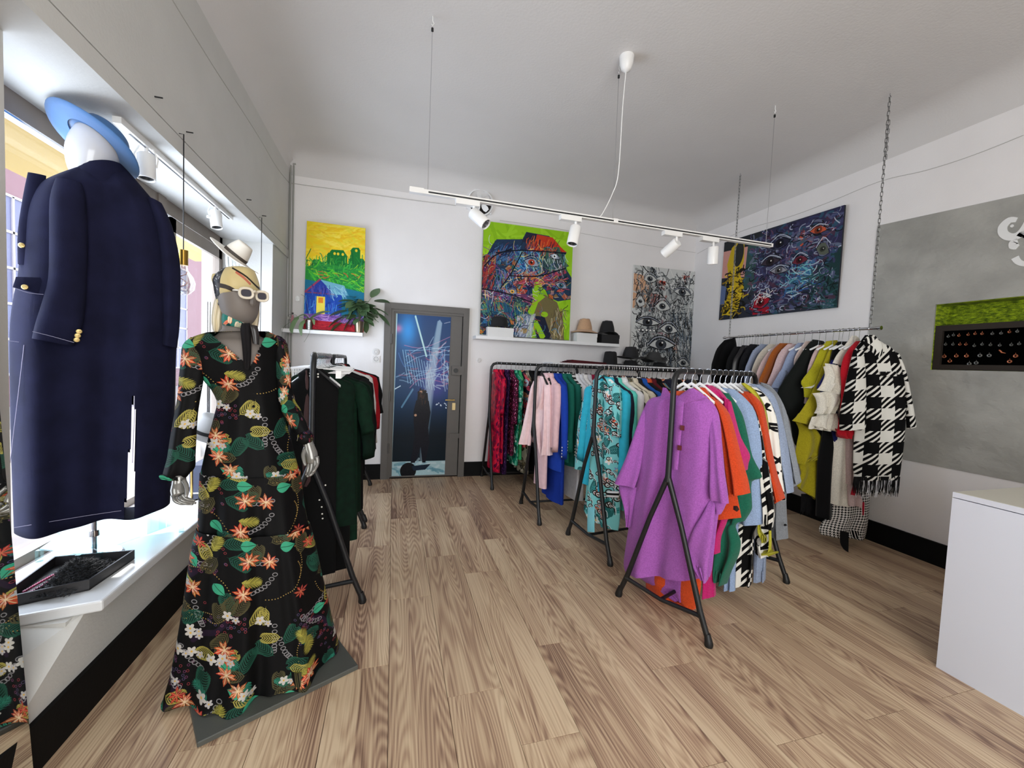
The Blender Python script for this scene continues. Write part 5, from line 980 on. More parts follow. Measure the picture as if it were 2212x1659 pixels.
# houndstooth fringed coat at the front end, turned towards the room
hc = empty('coat', (3.68, 2.41, RZ), 'large black and white houndstooth coat with fringed hem at the near end of the rail', 'coat'); plH = Plane((3.66, 2.40), (.60, .80))
loft_px('body', plH, rz4([(1020, 232, 1075, 232), (985, 280, 1120, 275), (955, 330, 1190, 320), (940, 420, 1240, 420), (960, 560, 1262, 560), (965, 720, 1262, 720), (955, 850, 1255, 850), (950, 980, 1240, 980), (955, 1090, 1225, 1090)]), H_big, hc, b=.06, folds=((6, .018, 0, .5),), n=24)
loft_px('collar', plH, rz4([(1005, 270, 1030, 240), (1020, 300, 1075, 245), (1060, 330, 1120, 280), (1090, 380, 1125, 340)]), H_big, hc, b=.012, n=10, off=-.07)
loft_px('sleeve', plH, rz4([(950, 320, 1010, 320), (920, 450, 1020, 440), (890, 600, 1025, 580), (866, 720, 1025, 700), (870, 800, 1020, 790)]), H_big, hc, b=.05, folds=((4, .012, 0, 0),), n=14, off=-.06)
loft_px('sleeve', plH, rz4([(1190, 330, 1225, 345), (1225, 450, 1265, 460), (1250, 580, 1292, 590), (1262, 700, 1312, 690), (1268, 790, 1324, 775)]), H_big, hc, b=.035, n=12, off=.0)
loft_px('pocket_flap', plH, rz4([(1110, 450, 1210, 450), (1110, 475, 1212, 478)]), H_big, hc, b=.006, n=8, off=-.075)
fr = MB(); M_fr = cloth(24, 24, 26)
for side in (-.05, .0, .05):
    for k in range(46):
        u = k/45; a = plH.at(*Z4(955+270*u, 1085), side+random.uniform(-.01, .01)); l = random.uniform(.10, .15); s_ = random.uniform(-.012, .012)
        fr.tube([a+Vector((0, 0, .01)), a+Vector((s_, 0, -l*.5)), a+Vector((s_*2, s_, -l))], [.004, .003, .0015], 4)
tag(fr.build('fringe', [M_fr], hc), kind='stuff')
fr = MB()
for k in range(60):
    u = random.random(); a = plH.at(*Z4(955+270*u, 1100), random.choice((-.055, .0, .05))); l = random.uniform(.08, .15); fr.tube([a, a+Vector((.006, 0, -l*.5)), a+Vector((-.004, 0, -l))], [.003, .003, .0015], 4)
tag(fr.build('fringe', [wht], hc), 'white threads of the fringe', kind='stuff')
hanger(RR, y2t(2.42), 'hanger holding the big houndstooth coat', 'hangers on the rail', 'white', yaw=.5)
# small houndstooth skirt and red ribbon beneath
sk = empty('skirt', (3.62, 2.62, .5), 'small houndstooth flounced skirt showing below the ivory coat', 'skirt'); plS = Plane((3.64, 2.66), (.3, .95))
loft_px('body', plS, rz4([(812, 1150, 1050, 1150), (808, 1240, 1048, 1230), (800, 1310, 1045, 1300), (765, 1350, 1040, 1370), (745, 1390, 1036, 1410), (760, 1425, 1030, 1445)]), H_small, sk, b=.05, folds=((7, .02, 0, 1),), n=22)
bl = empty('belt', (3.6, 2.45, .5), 'dark pointed belt end hanging beneath the small houndstooth skirt', 'belt'); loft_px('fabric', Plane((3.6, 2.6), (.8, .6)), rz4([(870, 1400, 922, 1410), (870, 1470, 921, 1480), (890, 1510, 920, 1530)]), blk, bl, b=.004, n=6)
rb = empty('ribbon', (3.6, 2.45, .8), 'red ribbon hanging in front of the small houndstooth skirt', 'ribbon'); loft_px('fabric', Plane((3.58, 2.5), (.8, .6)), rz4([(1004, 1230, 1016, 1230), (1002, 1270, 1016, 1270), (1004, 1308, 1012, 1308)]), cloth(150, 20, 40), rb, b=.003, n=6)
rb = empty('ribbon', (3.6, 2.5, .8), 'red coat tail peeping left of the houndstooth fringe', 'ribbon'); loft_px('fabric', Plane((3.60, 2.5), (.8, .6)), rz4([(950, 1120, 962, 1120), (938, 1160, 964, 1165), (932, 1185, 960, 1190)]), cloth(160, 20, 40), rb, b=.003, n=6)
# dark fringe behind the olive cape
fr = MB()
for k in range(50):
    a = plO.at(*Z4(640+95*k/50, 1180), .12); fr.tube([a, a+Vector((random.uniform(-.01, .01), 0, -random.uniform(.12, .2)))], [.004, .002], 4)
f_ = fr.build('fringe', M_fr, off=plO.at(*Z4(680, 1200), .12)); tag(f_, 'dark fringe of a scarf hanging under the olive yellow cape', 'scarf', kind='stuff')
# ================================================================= PICTURES, SHELVES, HATS
def picture(name, corners, arr, label, th=.02, side=None, nrm=(0, 1, 0)):
    """stretched canvas; corners TL, TR, BR, BL of its front in world space"""
    c = [Vector(p) for p in corners]; n = Vector(nrm)*th; bk_ = [p+n for p in c]
    mb = MB().add(c+bk_, [(3, 2, 1, 0), (4, 5, 6, 7), (0, 1, 5, 4), (1, 2, 6, 5), (2, 3, 7, 6), (3, 0, 4, 7)], [((0, 0), (1, 0), (1, 1), (0, 1))]+[((0.01, .5),)*4]*5)
    o = mb.build(name, [img_mat(name+label[:12], arr, rough=.5, bump=.35, repeat=False), side or mat('canvas_edge', rgb(120, 130, 60), .8)], smooth=False, off=sum(c, Vector())/4)
    for i in range(1, 6): o.data.polygons[i].material_index = 1
    return tag(o, label, 'painting')
yb = YB
picture('painting', [onY(663, 477, yb-.07), onY(789.5, 493, yb-.07), onY(785, 718, yb-.135), onY(655.5, 710, yb-.135)], art_village(), 'tall painting of green ruins above a blue house under a yellow sky', side=mat('canvas_edge_yellow', rgb(190, 170, 60), .8))
picture('painting', [onY(1045.6, 476.7, yb-.06), onY(1238.5, 502.8, yb-.06), onY(1229.5, 735, yb-.13), onY(1036.7, 722, yb-.13)], art_hatface(), 'large lime green painting of a fragmented face in a red hat')
picture('painting', [onY(1370, 572, yb-.03), onY(1501, 587, yb-.03), onY(1493, 800, yb-.05), onY(1361, 792, yb-.05)], art_blackred(), 'black, white and red scribbled face painting by the room corner', side=mat('canvas_edge_white', rgb(220, 220, 216), .8))
picture('painting', [onX(1565, 524, XR-.03), onX(1824.5, 442.5, XR-.06), onX(1807, 664, XR-.03), onX(1552.5, 691.5, XR-.02)], art_dark(), 'wide dark painting of eyes and yellow shapes on the right wall', nrm=(1, 0, 0), side=mat('canvas_edge_dark', rgb(26, 28, 40), .8))

def shelf(x0, x1, z, label, d=.235): 
    o = MB().box((x0, YB-d, z-.04), (x1, YB, z)).build('wall_shelf', M_white, smooth=False, off=((x0+x1)/2, YB, z)); b = o.modifiers.new('b', 'BEVEL'); b.width = .002
    return tag(o, label, 'shelf')
dS = .22
pA, pB = onY(595, 708, YB-dS), onY(783, 721, YB-dS); SA = pA.z
shelf(XL, pB.x, SA, 'white floating shelf with plants beside the window wall', dS)
pC, pD = onY(1028, 725, YB-dS), onY(1338.5, 742.5, YB-dS); SB = (pC.z+pD.z)/2
shelf(pC.x, pD.x, SB, 'white floating shelf with hats left of the corner painting', dS)
LZ = onY(1300, 787, YB-.3).z; shelf(1.95, XR-.02, LZ, 'low white ledge with dark hats behind the racks', .34)

def box_thing(name, cx, cy, z, sx, sy, h, m, label, lid=True, rz=0):
    r = empty(name, (cx, cy, z), label, 'box'); M = Matrix.Translation((cx, cy, z)) @ Matrix.Rotation(rz, 4, 'Z')
    MB().box((-sx/2+.003, -sy/2+.003, 0), (sx/2-.003, sy/2-.003, h-.004), M).build('base', m, r, smooth=False)
    if lid: MB().box((-sx/2, -sy/2, h*.6), (sx/2, sy/2, h), M).build('lid', m, r, smooth=False)
    return r
M_card = mat('white_card', rgb(230, 230, 228), .6)
def hat(x, y, z, m, label, r=.17, h=.115, cr=.088, band=None, dent=.02, brim=.0, rz=0, curl=.012, name='hat', droop=.0, taper=.30):
    o = empty(name, (x, y, z), label, 'hat'); o.rotation_euler = (0, 0, rz); N = 40
    def ring(rad, zz, el=.86):
        out = []
        for k in range(N):
            a = 2*math.pi*k/N; c, s_ = math.cos(a), math.sin(a); q = max(0, (rad-cr)/(r-cr))
            out.append(Vector((rad*c, rad*el*s_, zz+brim*math.cos(2*a)*q-droop*q**1.3+droop+.004*math.sin(3*a+r*40)*q)))
        return out
    MB().loft([ring(*t) for t in ((cr*.98, .004), (r*.6, .003), (r*.85, curl*.3), (r, curl*.8), (r+.003, curl+.003), (r-.003, curl+.006), (r*.85, curl*.4+.006), (r*.62, .009), (cr*1.04, .010), (cr*1.0, .018))], cap=False).build('brim', m, o, off=(0, 0, 0), angle=None)
    rr = []
    for t in np.linspace(0, 1, 9): rr.append(ring(cr*(1-taper*t**1.6), .012+h*.86*t))
    for q, f in ((.95, .05), (.84, .10), (.66, .13), (.4, .13), (.12, .12)):
        rr.append([p+Vector((0, 0, -dent*1.4*max(0, 1-abs(p.y)/(cr*.36))*(1 if q < .8 else .4)+dent*.5*min(1, abs(p.x)/cr))) for p in ring(cr*(1-taper)*q, .012+h*(.86+f))])
    MB().loft(rr, cap=True).build('crown', m, o, off=(0, 0, 0), angle=None)
    if band: MB().loft([ring(cr*1.015, .014), ring(cr*1.0, .040)], cap=False).build('band', band, o, off=(0, 0, 0), angle=None)
    return o
felt = mat('black_felt', rgb(24, 24, 26), .9, sheen=.05); tan = mat('tan_felt', rgb(190, 152, 118), .9, noise=.05, nscale=40, sheen=.2); char = mat('charcoal_felt', rgb(58, 58, 58), .9)
def shp(px, py, yy=YB-.13): return onY(px, py, yy)
b0 = shp(1078, 722); box_thing('hat_box', b0.x, YB-.115, SB, .34, .2, .115, M_card, 'white hat box at the left on the hat shelf'); hat(b0.x-.0, YB-.115, SB+.116, felt, 'black felt hat on the white box in front of the lime painting', r=.145, h=.12, cr=.11, band=felt, taper=.1, dent=.01, droop=.01)
b1 = shp(1262, 736); box_thing('hat_box', b1.x, YB-.115, SB, .30, .2, .118, M_card, 'white hat box under the tan hat on the shelf'); hat(b1.x, YB-.12, SB+.119, tan, 'tan felt fedora on a white box on the hat shelf', r=.185, h=.15, cr=.105, dent=.035, droop=.035)
b2 = shp(1312, 741); box_thing('hat_box', b2.x, YB-.115, SB, .27, .2, .12, mat('black_card', rgb(20, 20, 22), .6), 'black hat box at the right end of the hat shelf'); hat(b2.x-.01, YB-.12, SB+.121, felt, 'black fedora on the black box at the shelf end', r=.165, h=.15, cr=.105, dent=.03, brim=-.02, droop=.03)
hz = LZ
for px, py, m, lab, r, h, z0 in ((1318, 783, felt, 'black round crowned hat leftmost on the low ledge', .17, .19, 0), (1362, 785, felt, 'black hat underneath the raised wide brimmed one', .17, .08, 0), (1425, 785, felt, 'black flat brimmed hat under the charcoal one', .17, .07, 0)):
    q = shp(px, py, YB-.19); hat(q.x, YB-.19, hz+z0, m, lab, r=r, h=h, cr=.10, taper=.16, droop=-.02)
q = shp(1362, 770, YB-.2); hat(q.x, YB-.2, hz+.10, mat('black_felt_soft', rgb(34, 34, 36), .85), 'wide brimmed black hat raised above its neighbours on the ledge', r=.20, h=.15, cr=.115, dent=.02, brim=.012)
q = shp(1412, 780, YB-.2); hat(q.x, YB-.2, hz+.085, char, 'charcoal western style hat in front of the corner painting', r=.19, h=.11, cr=.11, dent=.03, brim=.035)
q = shp(1255, 783, YB-.15); sc = empty('scarf', (q.x, YB-.17, hz), 'flat dark red folded scarf on the low ledge', 'scarf')
for k, (a, m_) in enumerate(((.0, cloth(96, 24, 34)), (.012, cloth(70, 50, 50)), (.02, cloth(120, 28, 40)), (.03, cloth(84, 40, 42)))):
    MB().loft([[Vector((q.x-.26+.1*k*.3, YB-.3, hz+a)), Vector((q.x-.26+.03*k, YB-.05, hz+a)), Vector((q.x-.26+.03*k, YB-.05, hz+a+.01)), Vector((q.x-.28+.03*k, YB-.3, hz+a+.013))], [Vector((q.x+.3, YB-.3, hz+a*.5)), Vector((q.x+.3, YB-.05, hz+a*.5)), Vector((q.x+.3, YB-.05, hz+a*.5+.008)), Vector((q.x+.3, YB-.3, hz+a*.5+.008))]]).build('fold', m_, sc, smooth=False)

# ---- plants on the left shelf
M_leaf = mat('leaf_green', rgb(84, 112, 76), .4, noise=.18, nscale=12); M_leaf2 = mat('orchid_leaf', rgb(112, 140, 96), .35, noise=.12, nscale=8); M_stem = mat('stem', rgb(90, 100, 70), .6)
pc = onY(775, 716, YB-.13); pot = empty('potted_plant', (pc.x, YB-.12, SA), 'leafy green philodendron in a brushed metal pot on the shelf', 'plant')
PT = Matrix.Translation((pc.x, YB-.12, SA)); MB().lathe([(.045, 0), (.058, .13), (.060, .135), (.054, .13), (.05, .11), (0, .11)], 22, M=PT, cap=False).build('pot', mat('brushed_brass', rgb(150, 138, 118), .28, .9), pot)
def leaf_mesh(name, m, L=.12, W=.062, heart=True):
    mb = MB(); n = 9; rows = []
    for i in range(n):
        t = i/(n-1); wd = W/2*(math.sin(math.pi*min(1, t*.94+.06))**.75 if heart else math.sin(math.pi*(t*.96+.02))**.6); zc_ = -.10*L*(t*2)**2*.5
        rows.append([Vector((t*L-(.12*L if heart and t < .1 else 0)*0, -wd, zc_+.012*L*3)), Vector((t*L, 0, zc_)), Vector((t*L, wd, zc_+.012*L*3))])
    mb.loft(rows, cap=False, closed=False); mb.v = mb.v; o = mb.build(name, m, off=(0, 0, 0)); me = o.data; bpy.data.objects.remove(o); 
    return me
LM = leaf_mesh('leaf', M_leaf, .15, .078)
random.seed(21)
spec = []
for i in range(64):
    a = random.uniform(0, 6.28); r0 = random.uniform(.02, .10); spec.append((math.cos(a)*r0, math.sin(a)*r0*.5-.02, .16+random.uniform(0, .26)*(1-r0*3), a, random.uniform(-.2, 1.1), random.uniform(.8, 1.25)))
spec += [(.13, 0, .42, .9, -.9, 1.3), (.16, 0, .38, .5, -.2, 1.3), (.20, 0, .24, .0, .6, 1.3), (.16, -.02, .30, .3, .2, 1.2), (-.16, -.03, .17, 3.4, .5, 1.35), (-.13, -.03, .24, 3.2, .2, 1.3), (-.18, -.02, .10, 3.3, .6, 1.2), (-.05, -.03, .40, 2.2, -.3, 1.2)]
for (x, y, z, a, tl, s_) in spec:
    o = bpy.data.objects.new('leaf', LM); COL.objects.link(o); o.parent = pot; o.location = (x, y, z); o.rotation_euler = Euler((random.uniform(-.5, .5), tl, a)); o.scale = (s_,)*3
for (x, y, z, a, tl, s_) in spec[::2]: MB().tube([PT @ Vector((0, 0, .1)), PT @ Vector((x*.4, y*.4, z*.6+.05)), PT @ Vector((x, y, z))], .0022, 5).build('stem', M_stem, pot)
oc = onY(668, 712, YB-.13); orc = empty('potted_plant', (oc.x, YB-.13, SA), 'orchid with broad drooping leaves and one white flower on the shelf', 'plant'); OT = Matrix.Translation((oc.x, YB-.13, SA))
MB().lathe([(.035, 0), (.045, .11), (.042, .11), (.033, .01), (0, .01)], 18, M=OT, cap=False).build('pot', glass_mat('frosted_pot', (.85, .88, .88), .72, .2), orc)
MB().lathe([(0, .008), (.032, .008), (.038, .08), (0, .085)], 14, M=OT, cap=False).build('bark', mat('bark', rgb(90, 84, 76), .9, noise=.4, nscale=60), orc)
for P, wd in (([(0, 0, .12), (-.05, -.02, .17), (-.12, -.05, .12), (-.16, -.09, .0), (-.15, -.10, -.05)], .05), ([(0, 0, .12), (-.03, -.04, .12), (-.07, -.09, .03), (-.06, -.10, -.07)], .045), ([(0, 0, .12), (.06, -.02, .17), (.14, -.03, .21), (.22, -.04, .22)], .045), ([(0, 0, .12), (.04, -.03, .13), (.06, -.06, .06)], .035)):
    C = catmull([OT @ Vector(p) for p in P], 4); rings = []
    for i, q in enumerate(C):
        t_ = i/(len(C)-1); ww = wd*(math.sin(math.pi*(.08+.9*t_))**.6); d = (C[min(i+1, len(C)-1)]-C[max(0, i-1)]).normalized(); s_ = d.cross(Vector((0, 1, 0))).normalized()*.4+Vector((0, -.9, .0)) if abs(d.z) < .75 else Vector((1, 0, 0)); s_ = s_.normalized()
        rings.append([q-s_*ww/2, q+Vector((0, 0, -.004)), q+s_*ww/2, q+Vector((0, 0, .002))])
    MB().loft(rings).build('leaf', M_leaf2, orc)
MB().tube(catmull([OT @ Vector(p) for p in ((0, 0, .1), (-.02, -.02, .28), (-.04, -.03, .36), (-.085, -.03, .385))], 4), .0018, 5).build('flower_stem', M_stem, orc)
fl = onY(643, 645, YB-.15)
fm = MB()
for k in range(5):
    a = k*1.257+.4; e = fl+Vector((math.cos(a)*.022, 0, math.sin(a)*.03)); fm.loft([[fl+Vector((0, -.003, 0)), fl+Vector((0, .003, 0)), fl+Vector((.002, 0, 0))], [e+Vector((-math.sin(a)*.012, -.004, math.cos(a)*.012)), e+Vector((0, .004, 0)), e-Vector((-math.sin(a)*.012, .004, math.cos(a)*.012))]])
fm.build('flower', mat('petal_white', rgb(240, 240, 236), .5), orc)
for P in ([(0, 0, .1), (-.08, -.06, .13), (-.16, -.09, .08), (-.24, -.1, .0), (-.25, -.1, -.12)], [(0, 0, .1), (.03, -.1, .05), (.02, -.11, -.04), (-.03, -.11, -.14)]): MB().tube(catmull([OT @ Vector(p) for p in P], 4), .0016, 5).build('air_root', M_stem, orc)
ag = onY(632, 690, YB-.15); an = empty('figurine', (ag.x, YB-.15, SA), 'little pink wire angel figurine on thin legs on the shelf', 'figurine'); AT = Matrix.Translation((ag.x, YB-.15, SA))
M_wire = mat('dark_wire', rgb(60, 50, 52), .5); M_pinkd = mat('pink_enamel', rgb(170, 110, 118), .5)
MB().loft([[AT @ Vector((x*.5, -.004, .15)), AT @ Vector((x*.5, .004, .15)), ] for x in (-.01,)]+[], cap=False) if False else None
MB().hexa([AT @ Vector(p) for p in ((-.022, -.006, .07), (.022, -.006, .07), (.022, .006, .07), (-.022, .006, .07))], [AT @ Vector(p) for p in ((-.007, -.004, .155), (.007, -.004, .155), (.007, .004, .155), (-.007, .004, .155))]).build('dress', M_pinkd, an, smooth=False)
MB().lathe([(0, .16), (.008, .163), (.011, .172), (.008, .182), (0, .185)], 12, M=AT).build('head', M_wire, an)
for s in (-1, 1):
    MB().tube([AT @ Vector((s*.006, 0, .07)), AT @ Vector((s*.006, 0, 0))], .0012, 5).build('leg', M_wire, an)
    MB().tube([AT @ Vector((s*(.024+.018*math.cos(a)), 0, .145+.016*math.sin(a))) for a in np.linspace(0, 6.28, 13)], .0014, 5).build('wing', M_wire, an)
    MB().tube([AT @ Vector((s*(.020+.012*math.cos(a)), 0, .112+.011*math.sin(a))) for a in np.linspace(0, 6.28, 13)], .0012, 5).build('wing', M_wire, an)

# ---- wall details: sockets, fan, cables, nails
M_plas = mat('socket_plastic', rgb(222, 220, 218), .4)
def yplate(px, py, r, lab, square=False):
    q = onY(px, py, YB-.008); o = empty('wall_socket' if square else 'junction_cover', (q.x, YB, q.z), lab, 'socket' if square else 'cover'); M = Matrix.Translation((q.x, YB, q.z)) @ Matrix.Rotation(math.radians(90), 4, 'X')
    if square: MB().box((q.x-r, YB-.012, q.z-r), (q.x+r, YB, q.z+r)).build('plate', M_plas, o, smooth=False); MB().lathe([(.026, .012), (.027, .014), (.022, .014), (.02, .004), (0, .004)], 20, M=M, cap=False).build('insert', mat('socket_grey', rgb(150, 150, 150), .5), o); 
    else: MB().lathe([(0, .012), (r*.8, .012), (r, .006), (r, 0)], 24, M=M).build('disc', M_plas, o); MB().lathe([(r*.45, .0125), (r*.45, .015), (r*.4, .0125)], 20, M=M, cap=False).build('ring', mat('socket_grey', rgb(150, 150, 150), .5), o)
    if square: MB().lathe([(0, .005), (.003, .014), (0, .016)], 8, M=M).build('earth_pin', M_chrome, o)
yplate(812, 760, .042, 'round white junction cover above the socket left of the door'); yplate(812.5, 775.5+.0, .040, 'square white power socket left of the door', True); yplate(1035, 778, .030, 'round white cover plate right of the door')
q = onY(1036, 440, YB); fan = empty('extractor_fan', (q.x, YB, q.z), 'round white extractor fan high on the rear wall', 'fan'); FM = Matrix.Translation((q.x, YB, q.z)) @ Matrix.Rotation(math.radians(90), 4, 'X')
MB().lathe([(.148, 0), (.168, .0), (.172, .02), (.166, .05), (.150, .055), (.146, .03), (.146, 0)], 36, M=FM, cap=False).build('ring', M_white, fan); MB().lathe([(0, .002), (.147, .002), (.147, 0)], 36, M=FM).build('duct', M_dark, fan)
MB().lathe([(0, .11), (.03, .11), (.036, .10), (.036, .03), (0, .03)], 20, M=FM).build('motor', mat('clear_plastic', rgb(190, 190, 190), .15, .2), fan)
for k in range(5):
    a = k*1.257+.5; c, s = math.cos(a), math.sin(a); e1 = Vector((c, s, 0)); e2 = Vector((-s, c, 0))
    MB().loft([[FM @ (e1*r+e2*wd+Vector((0, 0, .04+.012))), FM @ (e1*r+e2*wd*.2+Vector((0, 0, .044))), FM @ (e1*r-e2*wd+Vector((0, 0, .03))), FM @ (e1*r+Vector((0, 0, .035)))] for r, wd in ((.03, .012), (.06, .028), (.10, .034), (.13, .022))]).build('blade', M_white, fan)
for a in (.3, 1.5, 3.6, 5.6): MB().box((-.012, -.012, 0), (.012, .012, .03), FM @ Matrix.Translation((math.cos(a)*.178, math.sin(a)*.178, 0))).build('bracket', M_white, fan, smooth=False)
M_cab = mat('cable_grey', rgb(176, 174, 168), .6); M_cabw = mat('cable_white', rgb(196, 194, 190), .6)
def cable(pts, r, m, lab, nm='cable'): o = MB().tube(catmull(pts, 4), r, 6).build(nm, m, off=pts[0]); return tag(o, lab, 'cable')
cable([onX(x, y, XL+.008) for x, y in ((372, 0), (420, 78), (470, 158), (530, 250), (565, 306), (598, 362))]+[Vector((XL+.01, YB-.01, onY(613, 393, YB-.03).z))], .0035, M_cab, 'thin painted cable running along the top of the window wall')
cable([onY(x, y, YB-.008) for x, y in ((613, 393), (660, 400), (720, 408), (790, 418), (860, 428), (930, 437), (985, 444))], .004, M_cabw, 'sagging white cable on the rear wall towards the fan')
cable([onY(x, y, YB-.006) for x, y in ((1080, 476), (1180, 490), (1300, 512), (1400, 530), (1503, 546))], .0025, M_cabw, 'thin cable on the rear wall right of the fan')
cable([onX(x, y, XR-.006) for x, y in ((1506, 548), (1600, 500), (1700, 470), (1790, 437), (1900, 392), (2000, 368), (2100, 336), (2211, 292))], .0025, M_cabw, 'thin cable stretched along the upper right wall')
pipe = empty('pipe', (XL+.035, YB-.02, 1.6), 'two slim painted pipes in the corner beside the window wall', 'pipe'); M_pipe = mat('pipe_grey', rgb(150, 150, 144), .5)
zt_ = onY(613, 350, YB-.03).z; zm_ = onY(608, 685, YB-.03).z
for x_ in (XL+.02, XL+.05): MB().tube([(x_, YB-.018, .19), (x_, YB-.018, zt_)], .010, 8).build('tube', M_pipe, pipe)
MB().box((XL+.004, YB-.035, zt_-.01), (XL+.075, YB-.002, zt_+.03)).build('bracket', M_pipe, pipe, smooth=False); MB().box((XL+.006, YB-.032, zm_-.02), (XL+.066, YB-.002, zm_+.01)).build('clamp', M_cab, pipe, smooth=False)
for i, (x, y) in enumerate(((336, 209), (404, 285), (534, 431), (567, 466))):
    q = onX(x, y, XL+.012); o = MB().tube([q-Vector((.01, 0, 0)), q+Vector((.03, 0, 0))], .0035, 6).build('nail', M_rack, off=q); tag(o, ['nail in the beam above the first window spot', 'nail above the pendant cord with the gold socket', 'nail in the beam above the white hat', 'nail at the far end of the beam above the window'][i], 'nail')

# ---- ceiling: rose with cord, track on three wires, spots
def zray(px, py, z=ZC): return onZ(px, py, z)
TY, TZ = 2.82, 2.575
trk = empty('light_track', ((.08+3.05)/2, TY, TZ), 'long white light track hung on wires across the room', 'light track')
tx0, tx1 = onY(888, 408, TY).x, onY(1667, 523, TY).x
MB().box((tx0, TY-.018, TZ-.014), (tx1, TY+.018, TZ+.014)).build('rail', M_metalw, trk, smooth=False); MB().box((tx0+.11, TY-.0195, TZ-.006), (tx1-.02, TY-.017, TZ+.004)).build('groove', M_rack, trk, smooth=False)
MB().box((tx0-.01, TY-.02, TZ-.015), (tx0+.08, TY+.02, TZ+.018)).build('end_cap', M_metalw, trk, smooth=False)
q = onY(1328, 474, TY); MB().box((q.x-.018, TY-.0205, TZ-.015), (q.x+.018, TY+.0205, TZ+.017)).build('joint_clip', M_metalw, trk, smooth=False)
lens_m = mat('lamp_lens', rgb(120, 120, 124), .15, .6)
def spot(px, py, rot, label, ax=TY, base='adapter', s=1.0, lens=False, vert=False, track=None, up=TZ, grp='track spotlights'):
    q = onY(px, py, ax) if not vert else track; o = empty('spotlight', (q.x, q.y, up), label, 'spotlight', grp)
    B = Matrix.Translation((q.x, q.y, up))
    if vert: B = B @ Matrix.Rotation(math.radians(90), 4, 'Z')
    if base == 'adapter': MB().box((-.08, -.022, -.045), (.08, .022, -.014), B).build('adapter', M_metalw, o, smooth=False)
    x = .045
    MB().tube([B @ Vector((x, 0, -.04)), B @ Vector((x, 0, -.085))], .009, 10).build('stem', M_metalw, o)
    Hm = B @ Matrix.Translation((x, 0, -.09)) @ Euler(rot).to_matrix().to_4x4() @ Matrix.Scale(s, 4)
    MB().lathe([(0, .012), (.036, .012), (.041, .006), (.041, -.125), (.037, -.128), (.034, -.120), (.034, -.09), (0, -.09)], 26, M=Hm, cap=False).build('housing', M_metalw, o); MB().lathe([(.0335, -.118), (.026, -.1), (0, -.096)], 20, M=Hm, cap=False).build('lens', lens_m if lens else M_rack, o)
    if base != 'adapter':
        MB().tube([Hm @ Vector((.0, .043, -.05)), Hm @ Vector((0, .05, .0)), Hm @ Vector((0, .03, .05)), Hm @ Vector((0, 0, .055)), Hm @ Vector((0, -.03, .05)), Hm @ Vector((0, -.05, 0)), Hm @ Vector((0, -.043, -.05))], .004, 6).build('yoke', M_metalw, o); MB().tube([Hm @ Vector((0, .04, -.05)), Hm @ Vector((0, .062, -.05))], .01, 10).build('knob', M_metalw, o)
    return o
spot(1010, 440, (-.5, -.75, 0), 'white track spotlight at the left end showing its lens', lens=True); spot(1232, 472, (-.12, .22, 0), 'white track spotlight in front of the lime green painting'); spot(1452, 502, (.95, .45, 0), 'white track spotlight tilted away above the corner painting'); spot(1532, 516, (.12, -.12, 0), 'white track spotlight nearest the hanging rail chain')
for (x, y, l) in ((935, 35, 'left'), (1338, 140, 'middle'), (1675, 228, 'right')):
    q = zray(x, y); e = Vector((q.x+.0, TY, TZ+.014)); o = empty('suspension_wire', (q.x, q.y, ZC), f'{l} steel wire holding up the long light track', 'wire', 'track suspension wires')
    MB().tube([q-Vector((0, 0, .09)), e], .0022, 5).build('wire', M_chrome, o); MB().tube([q, q-Vector((0, 0, .03)), q+Vector((.01, 0, -.045)), q+Vector((0, 0, -.06)), q+Vector((-.006, 0, -.05))], .003, 6).build('hook', M_metalw, o); MB().lathe([(0, -.10), (.008, -.095), (.008, -.075), (0, -.07)], 8, c=q).build('clamp', M_rack, o)
q = zray(1354, 122); rose = empty('ceiling_rose', (q.x, q.y, ZC), 'white domed ceiling rose feeding the light track cord', 'ceiling rose')
MB().lathe([(0, -.11), (.012, -.108), (.035, -.09), (.048, -.05), (.052, 0)], 24, c=q).build('dome', M_metalw, rose)
MB().tube(catmull([q-Vector((0, 0, .1)), q+Vector((.0, .02, -.35)), q+Vector((.0, .03, -.8)), Vector((q.x-.02, TY, TZ+.2)), Vector((q.x-.09, TY, TZ+.05)), Vector((q.x-.12, TY, TZ+.015))], 5), .0035, 6).build('cord', M_metalw, rose)

# ---- window bay lights
tA, tB = onZ(240, 249, SZ1), onZ(505, 468, SZ1); tx = (tA.x+tB.x)/2
bt_ = empty('light_track', (tx, 3.1, SZ1), 'short white light track under the ceiling of the window bay', 'light track')
MB().box((tx-.018, tA.y, SZ1-.03), (tx+.018, tB.y, SZ1)).build('rail', M_metalw, bt_, smooth=False); MB().box((tx-.006, tA.y+.1, SZ1-.0315), (tx+.004, tB.y-.03, SZ1-.029)).build('groove', M_rack, bt_, smooth=False)
spot(0, 0, (0, .12, .5), 'white bracket spotlight next to the blue hat in the window', base='yoke', vert=True, track=Vector((tx, onZ(325, 322, SZ1-.03).y-.05, 0)), up=SZ1+.015, s=.95, grp='window spotlights'); spot(0, 0, (0, .25, .8), 'white bracket spotlight farther along near the white hat', base='yoke', vert=True, track=Vector((tx, onZ(465, 447, SZ1-.03).y-.05, 0)), up=SZ1+.015, s=.9, grp='window spotlights')
